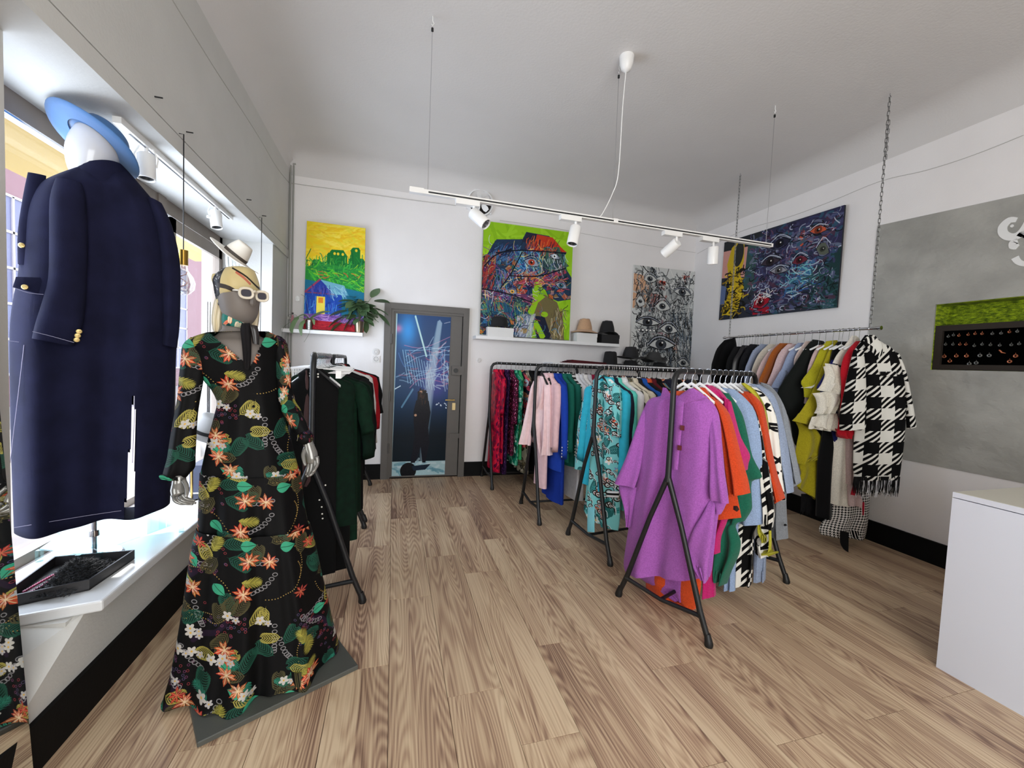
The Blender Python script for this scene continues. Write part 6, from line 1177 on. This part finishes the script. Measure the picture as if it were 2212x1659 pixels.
def pendant(px, ptop, py0, ybulb, label):
    top = onX(px, ptop, XL+.03); P = Plane((top.x, top.y), (top.x, top.y)); a = P.at(px, py0); o = empty('pendant_lamp', top, label, 'pendant lamp', 'pendant lamps of the window')
    MB().tube([top-Vector((.03, 0, 0)), top, Vector((top.x, top.y, a.z))], .003, 6).build('cord', M_rack, o)
    B = Matrix.Translation((top.x, top.y, a.z)); MB().lathe([(0, 0), (.022, -.002), (.022, -.085), (0, -.088)], 18, M=B).build('socket', mat('brass_socket', rgb(170, 134, 60), .3, .9), o)
    MB().lathe([(.018, -.085), (.022, -.11), (.045, -.145), (.056, -.18), (.052, -.215), (.03, -.242), (0, -.25)], 22, M=B, cap=False).build('bulb', glass_mat('bulb_glass', (.95, .93, .9), .7, .03), o)
    MB().tube([B @ Vector((math.cos(i*1.3)*.018, math.sin(i*1.3)*.018, -.12-.012*i)) for i in range(8)], .002, 5).build('filament', mat('copper_filament', rgb(160, 90, 50), .4, .8), o)
    return o
pendant(397, 290, 540, 600, 'pendant bulb with gold socket hanging between coat and dress'); pendant(565.5, 470, 760, 800, 'second pendant cord hanging behind the dress mannequin')

# ================================================================= COUNTER AND MIRROR
cnt = empty('counter', (3.2, .6, 0), 'white glossy sales counter at the right edge', 'counter'); CX, CY, CHt = 2.756, 1.36, .925
M_cnt = mat('counter_white', rgb(214, 218, 228), .3); M_top = mat('counter_top_cream', rgb(214, 210, 196), .35)
MB().box((CX, -.6, 0), (3.45, CY, CHt-.03)).build('body', M_cnt, cnt, smooth=False); MB().box((CX, -.6, CHt-.026), (3.45, CY, CHt)).build('worktop', [M_cnt], cnt, smooth=False); MB().box((CX+.004, -.6, CHt), (3.45, CY-.004, CHt+.001)).build('top_face', M_top, cnt, smooth=False)
MI = bpy.data.materials.new('mirror_glass'); MI.use_nodes = True; b_ = MI.node_tree.nodes['Principled BSDF']; b_.inputs['Metallic'].default_value = 1; b_.inputs['Roughness'].default_value = .02; b_.inputs['Base Color'].default_value = (.85, .87, .86, 1)
mir = empty('mirror', (-1.2, 1.3, 0), 'tall frameless mirror leaning at the left picture edge reflecting the floral dress', 'mirror')
zb, zt = 0.0, 1.95; e0 = Vector((-1.121, 1.70, zb)); e1 = Vector((-1.232, 1.70, zt)); dd = Vector((-.17, -.985, 0)).normalized()*.55; tn = Vector((-.008, .0, 0))
mb = MB(); mb.hexa([e0, e0+dd, e0+dd+tn, e0+tn], [e1, e1+dd, e1+dd+tn, e1+tn]); mb.build('glass', MI, mir, smooth=False)
mb = MB(); mb.hexa([e0+tn*1.01, e0+dd+tn*1.01, e0+dd+tn*2.4, e0+tn*2.4], [e1+tn*1.01, e1+dd+tn*1.01, e1+dd+tn*2.4, e1+tn*2.4]); mb.build('backing', mat('backing_grey', rgb(120, 118, 112), .7), mir, smooth=False)

# ================================================================= JEWELLERY FRAME
jf = empty('jewellery_board', (XR, 1.8, 1.6), 'black display frame with rows of copper and silver jewellery in the niche', 'display frame'); M_fd = mat('frame_dark_wood', rgb(48, 42, 37), .7, spec=.2)
JX = XR+.02; j0, j1, z0, z1 = NY0+.02, NY1-.008, NZ0+.004, NZ0+.36
for a, b, nm in (((j0, z0), (j1, z0+.04), 'frame_side'), ((j0, z1-.045), (j1, z1), 'frame_side'), ((j1-.045, z0+.04), (j1, z1-.045), 'frame_side'), ((j0, z0+.04), (j0+.045, z1-.045), 'frame_side')):
    MB().box((JX-.018, a[0], a[1]), (JX+.03, b[0], b[1])).build(nm, M_fd, jf, smooth=False)
MB().box((JX+.006, j0+.04, z0+.035), (JX+.02, j1-.04, z1-.04)).build('backing', mat('black_velvet', rgb(3, 3, 3), 1.0, spec=0), jf, smooth=False)
cu = mat('copper', rgb(190, 116, 84), .3, .9); sv = mat('old_silver', rgb(120, 120, 116), .4, .8)
random.seed(4)
Jp = [(2049, 727, 's'), (2060, 724, 's'), (2072, 725, 'c'), (2092, 723, 'c'), (2107, 721, 'c'), (2122, 721, 'c'), (2144, 721, 's'), (2163, 720, 's'), (2181, 717, 'c'), (2198, 716, 's'), (2043, 744, 's'), (2059, 744, 's'), (2074, 744, 'c'), (2087, 744, 'c'), (2105, 747, 's'), (2122, 744, 's'), (2140, 745, 's'), (2160, 746, 's'), (2185, 745, 's'), (2202, 743, 's'), (2040, 770, 'c'), (2052, 780, 'c'), (2066, 769, 'c'), (2088, 769, 'c'), (2117, 768, 's'), (2137, 768, 's'), (2094, 786, 's'), (2109, 784, 's'), (2160, 762, 'c'), (2194, 769, 'c'), (2181, 781, 'c')]
for i, (x_, y_, k) in enumerate(Jp):
    q = onX(x_, y_, JX+.004); r = .010 if y_ < 755 else .0135; o = empty('pendant', q, None, 'jewellery', 'jewellery in the black frame')
    Mx = Matrix.Translation(q) @ Matrix.Rotation(math.radians(-90), 4, 'Y')
    if i == 28: MB().tube([q+Vector((0, -.01, .012)), q+Vector((-.006, 0, .018)), q+Vector((-.006, -.012, .0)), q+Vector((0, -.03, -.004))], [.004, .007, .006, .002], 6).build('body', cu, o)
    else: MB().lathe([(r*.35, .002), (r*.4, .005), (r*.8, .006), (r, .003), (r, 0)], 16, M=Mx, cap=False).build('disc', cu if k == 'c' else sv, o); MB().tube([q+Vector((0, 0, r*.9)), q+Vector((-.003, 0, r+.008)), q+Vector((0, .003, r+.004))], .0012, 5).build('loop', cu if k == 'c' else sv, o)
    rw = [q_ for q_ in Jp if (q_[1] < 735) == (y_ < 735) and (q_[1] < 756) == (y_ < 756)]; rw.sort(); nth = ['first', 'second', 'third', 'fourth', 'fifth', 'sixth', 'seventh', 'eighth', 'ninth', 'tenth', 'eleventh'][rw.index((x_, y_, k))]
    o['label'] = f"{'copper' if k == 'c' else 'silver'} piece, {nth} from the left in the {'top' if y_ < 735 else 'middle' if y_ < 756 else 'bottom'} row of the jewellery display"; o['group'] = 'jewellery in the black frame'
    if i == 28: o['label'] = 'shiny bent copper pendant between round pieces in the frame'; o.name = 'pendant'
# ================================================================= WINDOW FIGURE: navy coat, blue hat
PC = Plane((-1.36, 2.42), (-.49, .87)); navy = cloth(28, 30, 62)
M_navy = mat('navy_twill', rgb(24, 25, 48), .95, noise=.25, nscale=9, bump=.3, bscale=700, spec=.15)
fig = empty('mannequin', (-1.37, 2.44, SZ0), 'white headed display bust on a pole wearing the navy coat', 'mannequin')
M_gl = mat('glossy_white', rgb(196, 196, 200), .15)
loft_px('head', PC, [(160, 268, 245, 278), (145, 290, 258, 298), (138, 315, 264, 322), (141, 345, 262, 345), (150, 370, 250, 372), (170, 395, 232, 398)], M_gl, fig, ratio=.9, n=14, inner=False)
pb = PC.at(205, 1200); MB().tube([Vector((-1.37, 2.44, SZ0+.012)), Vector((-1.37, 2.44, 2.1))], .010, 10).build('pole', mat('steel_brushed', rgb(170, 170, 176), .3, .9), fig); MB().lathe([(0, .03), (.018, .028), (.02, 0), (0, 0)], 12, c=(-1.37, 2.44, SZ0+.1)).build('pole_clamp', M_chrome, fig)
MB().lathe([(0, .012), (.10, .010), (.11, 0), (0, 0)], 28, c=(-1.37, 2.44, SZ0)).build('foot_plate', M_chrome, fig)
coat = empty('coat', (-1.37, 2.44, 1.4), 'long navy blue coat with back vent seen from behind in the window', 'coat')
def Zz(x, y): return x/2.765, y/2.765
vent = [(289, 850), (266, 1125), (291, 1125)]
def in_vent(p, i, k):
    d = p-CAMP; zc_ = d.dot(_fw); x = 1106+FPX*d.dot(_r2)/zc_; y = 829.5+FPX*d.dot(_d2)/zc_
    if y < 850: return False
    t = (y-850)/275; return 289-20*t-1 < x < 289+(2 if y > 1000 else 3)+1
rows = [(168, 362, 262, 356), (120, 378, 288, 384), (85, 396, 318, 420), (62, 425, 345, 450), (48, 470, 364, 470), (42, 540, 380, 530), (36, 600, 386, 600), (26, 650, 384, 680), (19, 720, 381, 760), (20, 850, 378, 850), (22, 960, 374, 960), (25, 1050, 370, 1040), (29, 1152, 368, 1086)]
loft_px('body', PC, rows, M_navy, coat, b=.12, folds=((5, .05, 1.2, .6), (11, .016, 0, .5)), n=90, sub=4, skip=in_vent, edge=.5, inner=False)
loft_px('collar', PC, [(190, 352, 252, 352), (165, 360, 268, 362), (150, 378, 280, 392), (158, 392, 276, 408)], M_navy, coat, b=.075, n=16, off=-.02)
loft_px('sleeve', PC, [(120, 385, 175, 395), (107, 430, 185, 430), (106, 520, 190, 520), (104, 600, 188, 600), (90, 655, 184, 665), (76, 700, 176, 715), (69, 731, 160, 748)], M_navy, coat, b=.06, folds=((3, .01, 0, 1),), n=18, off=-.13)
loft_px('sleeve', PC, [(318, 425, 350, 440), (335, 480, 372, 490), (345, 540, 388, 560), (350, 620, 390, 620), (352, 700, 388, 700), (350, 745, 382, 752)], M_navy, coat, b=.05, folds=((3, .01, 0, 1),), n=16, off=-.10)
loft_px('front_flap', PC, [(60, 372, 100, 380), (50, 420, 95, 430), (38, 500, 80, 500), (38, 570, 76, 580)], M_navy, coat, b=.02, n=10, off=-.02)
loft_px('pocket_flap', PC, [(34, 598, 98, 600), (28, 618, 96, 626), (26, 620, 94, 637)], M_navy, coat, b=.01, n=10, off=-.115)
stc = mat('topstitch', rgb(150, 146, 170), .8)
for P, o_ in (([(70, 716), (110, 726), (160, 740)], -.20), ([(19, 736), (55, 741), (100, 749)], -.07), ([(26, 620), (60, 632), (94, 636)], -.135), ([(52, 745), (42, 830), (30, 930), (22, 1000)], -.10), ([(30, 1140), (120, 1125), (200, 1112), (262, 1103)], -.135), ([(292, 864), (289, 930), (286, 1000)], -.14)):
    MB().tube(catmull([PC.at(a, b, o_) for a, b in P], 4), .0012, 4).build('topstitching', stc, coat)
for x_, y_, o_ in ((54, 620, -.14), (47, 530, -.06), (171, 716, -.2), (168, 725, -.2), (166, 734, -.2)):
    q = PC.at(x_, y_, o_); MB().lathe([(0, 0), (.011, .001), (.009, .006), (0, .008)], 12, M=Matrix.Translation(q) @ Matrix.Rotation(.5, 4, 'Z') @ Matrix.Rotation(math.radians(90), 4, 'X')).build('button', gold, coat)
bf = mat('blue_felt', rgb(64, 104, 152), .9, noise=.06, nscale=14, sheen=.2)
hb = hat(0, 0, 0, bf, 'wide brimmed bright blue felt hat on the navy coat figure', r=.205, h=.085, cr=.112, dent=.0, curl=.004, taper=.12)
hq = PC.at(200, 306); hb.location = hq; hb.rotation_euler = Euler((math.radians(-36), math.radians(15), math.radians(-25)))
# white hat on a glass head farther in the window
gh = empty('glass_bust', (-1.38, 3.75, SZ0), 'clear glass display head under the white hat in the window', 'display head')
PW_ = Plane((-1.36, 3.75), (-.34, .94)); loft_px('head', PW_, [(487, 545, 520, 552), (487, 565, 524, 572), (491, 590, 522, 595), (498, 610, 518, 612)], glass_mat('display_glass', (.92, .95, .95), .8, .05), gh, ratio=.9, n=12, inner=False)
MB().tube([Vector((-1.38, 3.75, SZ0)), Vector((-1.38, 3.75, 1.86))], .012, 8).build('pole', M_chrome, gh); MB().lathe([(0, .015), (.09, .01), (.1, 0), (0, 0)], 20, c=(-1.38, 3.75, SZ0)).build('foot_plate', M_chrome, gh)
wf = mat('cream_felt', rgb(232, 222, 206), .85, sheen=.1)
hw_ = hat(0, 0, 0, wf, 'cream white hat with tilted brim on the glass head in the window', r=.20, h=.13, cr=.092, band=mat('hat_band_brown', rgb(70, 60, 50), .6), dent=.012, curl=.006, brim=.008); hq = PW_.at(505, 556); hw_.location = hq; hw_.rotation_euler = Euler((math.radians(-4), math.radians(38), math.radians(-10)))
# grey hat low in the window behind the dress
gg = empty('hat_stand', (-1.32, 3.0, SZ0), 'gold pole hat stand on the sill behind the floral sleeve', 'hat stand'); q0 = onZ(414, 1076, SZ0+.002); MB().tube([q0, q0+Vector((0, 0, .42))], .008, 10).build('pole', mat('brass', rgb(190, 160, 100), .3, 1), gg); MB().lathe([(0, .012), (.07, .008), (.075, 0), (0, 0)], 24, c=q0).build('foot_plate', M_chrome, gg)
gh2 = hat(0, 0, 0, mat('grey_felt', rgb(150, 148, 146), .85), 'light grey felt hat with black band between sleeve and waist', r=.17, h=.13, cr=.09, band=felt, dent=.0, curl=.01); PQ = Plane((q0.x, q0.y), (-.38, .92)); gh2.location = PQ.at(440, 935); gh2.rotation_euler = Euler((math.radians(10), math.radians(25), 0))
bk2 = box_thing('display_box', q0.x+.03, q0.y+.28, SZ0, .2, .3, .2, mat('navy_card', rgb(50, 56, 78), .6), 'slate blue display box on the sill behind the dress', lid=False)

# sill things: black tray with fur and beads, glass plates
c4 = [onZ(x_, y_, SZ0+.002) for x_, y_ in ((-12, 1320), (193, 1275), (291, 1207), (118, 1222))]
ty = empty('tray', sum(c4, Vector())/4, 'black angular tray with fur and beads on the window sill', 'tray'); M_tray = mat('tray_black', rgb(34, 32, 34), .5)
up = Vector((0, 0, .045)); cen = sum(c4, Vector())/4
MB().hexa(c4, [p+Vector((0, 0, .006)) for p in c4]).build('bottom', M_tray, ty, smooth=False)
for i in range(4):
    a, b = c4[i], c4[(i+1) % 4]; ai, bi = a+(cen-a)*.05, b+(cen-b)*.05; MB().hexa([a, b, bi, ai], [a+up, b+up, bi+up, ai+up]).build('side', M_tray, ty, smooth=False)
fur = MB(); random.seed(9); fc = onZ(165, 1243, SZ0+.03); ax_ = (c4[2]-c4[1]).normalized()
for i in range(3500):
    u = max(-.15, min(.15, random.gauss(0, .075))); v = max(-.08, min(.08, random.gauss(0, .04))); h_ = .075*math.exp(-(u/.1)**2-(v/.055)**2); sd = Vector((0, 0, 1)).cross(ax_); p = fc+ax_*u+sd*v*.9+Vector((0, 0, h_-.015))
    d_ = (ax_*random.gauss(0, 1)+sd*random.gauss(0, 1)+Vector((0, 0, random.uniform(.1, .9)))).normalized()*random.uniform(.012, .028); t_ = d_.orthogonal().normalized()*.002; fur.add([p-t_, p+t_, p+d_], [(0, 1, 2)])
fb = MB().lathe([(.09, 0), (.08, .02), (.05, .042), (0, .05)], 18, M=Matrix.Translation(fc-Vector((0, 0, .02))) @ Matrix.Rotation(math.atan2(ax_.y, ax_.x), 4, 'Z') @ Matrix.Diagonal((1.25, .6, 1, 1))); fo = empty('fur_collar', fc, 'fluffy black fur collar lying in the black tray', 'fur collar')
M_fur = mat('black_fur', rgb(24, 26, 30), .7); fb.build('core', M_fur, fo); tag(fur.build('hair', M_fur, fo, smooth=False), kind='stuff')
bd = empty('bead_necklace', onZ(78, 1262, SZ0+.02), 'string of dark pink beads in the left of the tray', 'necklace'); M_bead = mat('pink_bead', rgb(140, 60, 90), .2)
P = catmull([onZ(x_, y_, SZ0+.022) for x_, y_ in ((52, 1278), (78, 1263), (105, 1248), (122, 1240), (112, 1252), (88, 1268), (64, 1280))], 5)
bm0 = MB().lathe([(0, -.006), (.0045, -.004), (.006, 0), (.0045, .004), (0, .006)], 8).build('bead', M_bead, off=(0, 0, 0)); bme = bm0.data; bpy.data.objects.remove(bm0)
for q in P: o = bpy.data.objects.new('bead', bme); COL.objects.link(o); o.parent = bd; o.location = q-bd.location
M_gs = glass_mat('shelf_glass', (.80, .95, .96), .82, .01)
for k, (cs, lb) in enumerate(((((215, 1192), (392, 1128), (300, 1095), (120, 1150)), 'clear glass plate lying on the sill right of the pole'), (((85, 1188), (170, 1198), (250, 1160), (140, 1150)), 'second clear glass plate on the sill left of the pole'))):
    cc = [onZ(a, b, SZ0+.055+.0*k) for a, b in cs]; o = MB().hexa(cc, [p+Vector((0, 0, .006)) for p in cc]).build('glass_plate', M_gs, smooth=False, off=cc[0]); tag(o, lb, 'glass plate')
    for z_ in cc[:2]: MB().box((z_.x-.01, z_.y-.01, SZ0), (z_.x+.01, z_.y+.01, SZ0+.055)).build('spacer', M_gs, o, smooth=False)

# ================================================================= DRESS MANNEQUIN
PM = Plane((-.5, 2.09), (-.24, .97)); M_skin = mat('mannequin_grey_matt', rgb(112, 104, 98), .6, noise=.03, nscale=20); M_hand = mat('mannequin_hand_gloss', rgb(128, 126, 122), .16, .35)
mq = empty('mannequin', (-.505, 2.08, .0), 'grey female mannequin in a floral dress standing by the window', 'mannequin')
c_ = Vector((-.505, 2.08, 0)); ex = Vector((.886, .463, 0)); ey = Vector((-.463, .886, 0)); hx, hy = .306, .25
Pp = [c_-ex*hx-ey*hy, c_+ex*hx-ey*hy, c_+ex*hx+ey*hy, c_-ex*hx+ey*hy]
bp_ = MB().hexa(Pp, [p+Vector((0, 0, .022)) for p in Pp]).build('base_plate', mat('base_grey_green', rgb(78, 80, 76), .45, bump=.1, bscale=200), mq, smooth=False); bv = bp_.modifiers.new('b', 'BEVEL'); bv.width = .003
loft_px('head', PM, [(487, 583, 535, 583), (472, 600, 550, 604), (468, 620, 559, 628), (469, 640, 562, 645), (473, 660, 561, 662), (480, 677, 557, 680), (492, 690, 550, 693), (508, 700, 541, 702), (520, 706, 532, 706)], M_skin, mq, ratio=1.0, n=18, sub=4, inner=False)
nose = MB().loft([[PM.at(x_, y_, o_) for x_, y_, o_ in r] for r in (((541, 628, -.088), (545, 628, -.095), (549, 629, -.085)), ((541, 645, -.098), (547, 646, -.110), (552, 646, -.092)), ((540, 656, -.098), (547, 657, -.104), (553, 656, -.088)), ((543, 661, -.09), (547, 661, -.092), (550, 661, -.085)))]).build('nose', M_skin, mq)
loft_px('neck', PM, [(480, 672, 536, 680), (481, 695, 537, 700), (478, 712, 545, 714), (460, 728, 565, 728), (432, 740, 590, 738), (425, 765, 598, 760), (430, 800, 596, 795)], M_skin, mq, ratio=.52, n=18, inner=False, off=.0)
def Vneck(p, i, k):
    d = p-CAMP; zc_ = d.dot(_fw); x = 1106+FPX*d.dot(_r2)/zc_; y = 829.5+FPX*d.dot(_d2)/zc_
    if (p-PM.c).dot(PM.n) > .02 or y > 792: return False
    t = (y-716)/76; return 448+92*t < x < 578-36*t if t > 0 else (452 < x < 572)
dr = tag(loft_px('dress', PM, [(445, 718, 580, 716), (412, 730, 602, 728), (404, 745, 610, 742), (418, 770, 604, 765), (428, 800, 602, 795), (440, 822, 602, 820), (458, 845, 602, 845), (468, 870, 604, 868), (462, 900, 612, 895), (450, 945, 626, 940), (440, 990, 638, 985), (432, 1028, 648, 1022)], P_trop, mq, ratio=.58, folds=((9, .006, 0, 1),), n=90, sub=8, skip=Vneck, inner=False), 'black tropical print dress bodice with long sleeves')
loft_px('skirt_tier', PM, [(431, 1022, 649, 1016), (429, 1070, 654, 1060), (428, 1110, 660, 1100), (427, 1150, 668, 1140)], P_trop, mq, ratio=.62, folds=((8, .018, .4, .5), (17, .009, 0, 1)), n=40, sub=4, off=-.002)
loft_px('skirt_tier', PM, [(424, 1140, 670, 1130), (412, 1190, 682, 1175), (402, 1260, 695, 1235), (392, 1330, 708, 1290), (380, 1400, 718, 1335), (370, 1450, 726, 1365), (357, 1495, 731, 1385), (353, 1512, 733, 1392)], P_trop, mq, ratio=.66, folds=((8, .034, .4, .6), (17, .018, 1, 1), (29, .006, 2, 0)), n=90, sub=4, zmin=.026, off=-.004, edge=.55)
0 and loft_px('placket', PM, [(536, 775, 556, 772), (538, 830, 558, 828), (540, 880, 560, 878), (542, 900, 560, 898)], P_trop, mq, b=.006, n=8, off=-.145)
for y_ in (800, 826, 852, 878): q = PM.at(548, y_, -.152); MB().lathe([(0, 0), (.006, .001), (0, .004)], 8, M=Matrix.Translation(q) @ Matrix.Rotation(math.radians(90), 4, 'X')).build('button', blk, mq)
# sleeves and hands
loft_px('sleeve', PM, [(412, 728, 446, 735), (394, 745, 446, 760), (390, 775, 444, 790), (386, 815, 440, 822), (382, 860, 434, 855), (373, 910, 428, 895), (366, 950, 425, 940), (360, 990, 423, 985), (354, 1012, 422, 1008), (352, 1028, 412, 1020), (372, 1036, 404, 1030)], P_trop, mq, ratio=.8, folds=((5, .008, 0, 1),), n=18, off=-.02, inner=False)
loft_px('cuff', PM, [(372, 1030, 404, 1026), (346, 1026, 398, 1030), (348, 1034, 400, 1036), (374, 1036, 402, 1034)], P_trop, mq, ratio=.6, folds=((9, .008, 0, 1),), n=18, off=-.03, inner=False)
A = [(590, 733, 13, .0), (604, 748, 16, .0), (609, 790, 16, .0), (613, 830, 16, .0), (618, 862, 16, -.01), (630, 890, 17, -.04), (645, 916, 16, -.07), (657, 938, 12, -.09), (662, 946, 9, -.095)]
def limb(nm, pts, m, n=14, par=mq): 
    C = catmull([Vector((a, b, o_)) for a, b, r, o_ in pts], 3); Rr = np.interp(np.linspace(0, 1, len(C)), np.linspace(0, 1, len(pts)), [r for a, b, r, o_ in pts])
    W_ = [PM.at(c.x, c.y, c.z) for c in C]; sc_ = [((w_-CAMP).dot(_fw))/FPX for w_ in W_]; mb = MB().tube(W_, [float(r*s) for r, s in zip(Rr, sc_)], n)
    # wrap print coordinates round the limb
    o = mb.build(nm, m, par, angle=None)
    return o
def limb_uv(nm, pts, m, n=16):
    C = catmull([Vector((a, b, o_)) for a, b, r, o_ in pts], 4); Rr = np.interp(np.linspace(0, 1, len(C)), np.linspace(0, 1, len(pts)), [r for a, b, r, o_ in pts]); rings = []; us = []; L_ = 0; lp = None
    for i, c in enumerate(C):
        w_ = PM.at(c.x, c.y, c.z); s_ = (w_-CAMP).dot(_fw)/FPX*Rr[i]; nx = C[min(i+1, len(C)-1)]-C[max(i-1, 0)]; t = (PM.at(C[min(i+1, len(C)-1)].x, C[min(i+1, len(C)-1)].y, C[min(i+1, len(C)-1)].z)-PM.at(C[max(i-1, 0)].x, C[max(i-1, 0)].y, C[max(i-1, 0)].z)).normalized()
        a_ = (Vector((1, 0, 0))-t*t.x).normalized(); b_ = t.cross(a_); rings.append([w_+(a_*math.cos(2*math.pi*k/n)+b_*math.sin(2*math.pi*k/n))*s_*(1+.06*math.sin(k*2+i)) for k in range(n)])
        if lp is not None: L_ += (w_-lp).length
        lp = w_; us.append([(k/n*.36+.2, 3.3-L_) for k in range(n+1)])
    return MB().loft(rings, uvs=us).build(nm, m, mq, angle=None)
limb_uv('sleeve', A, P_trop); limb_uv('cuff', [(652, 934, 10, -.09), (658, 942, 17, -.095), (662, 950, 16, -.1), (665, 957, 9, -.1)], P_trop)
h1 = limb('hand', [(664, 950, 9, -.10), (668, 965, 11, -.105), (672, 980, 13, -.11), (674, 992, 12, -.115), (673, 1002, 9, -.12)], M_hand)
for k, pts in enumerate((((669, 992, 4.5, -.10), (667, 1008, 4, -.10), (664, 1020, 3.2, -.105), (661, 1027, 2.4, -.115)), ((674, 995, 4.8, -.115), (673, 1011, 4.2, -.12), (668, 1024, 3.4, -.13), (663, 1030, 2.5, -.14)), ((680, 992, 4.8, -.13), (681, 1008, 4.2, -.135), (675, 1022, 3.4, -.15), (668, 1028, 2.5, -.155)), ((684, 986, 4.4, -.145), (686, 1000, 3.8, -.15), (681, 1013, 3, -.165), (675, 1020, 2.2, -.17)), ((661, 968, 5, -.11), (655, 982, 4.4, -.13), (657, 996, 3.6, -.15), (660, 1006, 2.6, -.16)))): limb('finger' if k < 4 else 'thumb', pts, M_hand, 10, h1)
h2 = limb('hand', [(388, 1025, 11, -.03), (387, 1042, 13, -.03), (386, 1058, 15, -.04), (388, 1070, 14, -.05)], M_hand)
for k, pts in enumerate((((376, 1068, 5, -.03), (378, 1080, 4.6, -.045), (390, 1087, 4, -.06), (404, 1088, 2.6, -.07)), ((383, 1072, 5, -.04), (388, 1082, 4.6, -.055), (402, 1087, 4, -.07), (417, 1089, 2.6, -.08)), ((390, 1072, 5, -.055), (396, 1081, 4.4, -.07), (410, 1084, 3.8, -.08), (423, 1087, 2.4, -.09)), ((396, 1068, 4.6, -.07), (402, 1076, 4, -.08), (413, 1080, 3.2, -.09), (421, 1082, 2.2, -.095)), ((396, 1036, 5, -.05), (403, 1050, 4.6, -.07), (404, 1064, 3.8, -.085), (402, 1075, 2.6, -.095)))): limb('finger' if k < 4 else 'thumb', pts, M_hand, 10, h2)
# head scarf, neck scarf
def scarf_print():
    A_ = Art(512, 256, (196, 178, 130)); random.seed(6); A_.poly([(0, 0), (.34, 0), (.2, 1), (0, 1)], (34, 32, 34))
    A_.scribble((.0, 0, .26, 1), 90, [(150, 150, 150), (60, 40, 50), (200, 200, 196), (20, 20, 20)], (.004, .01), .06, 1.5); A_.stroke([(.2, .55), (.5, .62), (1, .9)], .05, (60, 54, 50)); A_.stroke([(.6, .22), (.75, .33), (.86, .45)], .03, (176, 84, 70), .8); A_.stroke([(.5, .12), (.8, .3), (1, .55)], .02, (40, 36, 34)); A_.stroke([(.1, .9), (.5, .8)], .04, (214, 200, 160))
    return A_.a
def hs(arr):
    m = img_mat('headscarf_print', arr, (1, 1), .35); return m
SH = hs(scarf_print())
def loft_fix(nm, rows, m, **k):
    o = loft_px(nm, PM, rows, m, mq, **k); L_ = o.data.uv_layers.active
    if L_:
        vs_ = o.data.vertices; xs_ = [v.co.x for v in vs_]; zs_ = [v.co.z for v in vs_]; x0, x1, z0, z1 = min(xs_), max(xs_), min(zs_), max(zs_)
        for p_ in o.data.polygons:
            for li, vi in zip(p_.loop_indices, p_.vertices): L_.data[li].uv = ((vs_[vi].co.x-x0)/(x1-x0), (vs_[vi].co.z-z0)/(z1-z0))
    return o
loft_fix('headscarf', [(500, 577, 530, 577), (482, 580, 548, 584), (466, 592, 556, 600), (459, 604, 561, 616), (461, 618, 562, 630), (463, 632, 560, 634), (468, 650, 486, 640), (472, 660, 478, 655)], SH, ratio=1.06, n=22, sub=4, folds=((8, .003, 0, 0),), inner=False, off=.004)
satin = cloth(206, 190, 158, 'satin')
loft_px('headscarf_tail', PM, [(466, 640, 484, 640), (460, 660, 484, 658), (456, 690, 480, 690), (459, 712, 478, 708), (464, 722, 474, 716)], satin, mq, b=.03, folds=((6, .008, 0, 1),), n=14, off=.05)
loft_px('headscarf_tail', PM, [(545, 650, 560, 650), (540, 675, 561, 680), (538, 700, 558, 705), (542, 714, 554, 716)], satin, mq, b=.03, folds=((6, .008, 0, 1),), n=14, off=.06)
loft_px('headscarf_knot', PM, [(458, 592, 474, 590), (456, 602, 474, 604), (460, 614, 472, 616)], SH, mq, b=.02, n=10, off=.03)
nsp = img_mat('neck_scarf_print', print_leaves((40, 110, 100), [(20, 60, 60), (220, 120, 90), (230, 200, 170), (90, 180, 160)], 40, 12, 256), (5, 5), .4)
loft_px('neck_scarf', PM, [(480, 676, 538, 694), (478, 688, 540, 704), (480, 702, 538, 712)], nsp, mq, ratio=.75, n=16, inner=False, off=-.004)
loft_px('neck_scarf_end', PM, [(522, 698, 540, 698), (519, 712, 541, 712), (522, 740, 543, 745), (525, 775, 542, 780), (527, 796, 539, 800)], cloth(20, 18, 20), mq, b=.012, folds=((7, .006, 0, 1),), n=14, off=-.10)
loft_px('neck_scarf_end', PM, [(538, 700, 556, 704), (542, 720, 560, 722), (546, 742, 560, 745)], cloth(36, 32, 32, 'satin'), mq, b=.012, n=10, off=-.10)
# sunglasses
sg_ = empty('sunglasses', PM.at(548, 634, -.11), 'white framed sunglasses with dark violet lenses on the mannequin', 'sunglasses'); M_sf = mat('cream_acetate', rgb(206, 196, 178), .3); M_ln = mat('violet_lens', rgb(30, 22, 36), .35, spec=.15)
for cs, o_, w_, h_ in (((532, 633), -.118, 14.5, 10.5), ((566, 640), -.085, 12.5, 10)):
    P = [PM.at(cs[0]+w_*math.copysign(abs(math.cos(a))**.75, math.cos(a)), cs[1]+h_*math.copysign(abs(math.sin(a))**.8, math.sin(a))+.12*w_*math.cos(a), o_) for a in np.linspace(0, 2*math.pi, 25)[:-1]]
    MB().tube(P+[P[0]], .0055, 8, cap=False).build('frame', M_sf, sg_); cq = sum(P, Vector())/24; MB().loft([[cq+(p-cq)*.97+PM.n*.001 for p in P], [cq+(p-cq)*.97-PM.n*.001 for p in P]]).build('lens', M_ln, sg_)
MB().tube([PM.at(546, 631, -.12), PM.at(550, 629, -.125), PM.at(554, 633, -.105)], .005, 8).build('bridge', M_sf, sg_)
MB().tube([PM.at(518, 627, -.115), PM.at(490, 625, -.05), PM.at(472, 630, .0)], .004, 8).build('temple', M_sf, sg_); MB().tube([PM.at(579, 634, -.085), PM.at(572, 636, -.02), PM.at(560, 640, .03)], .004, 8).build('temple', M_sf, sg_)
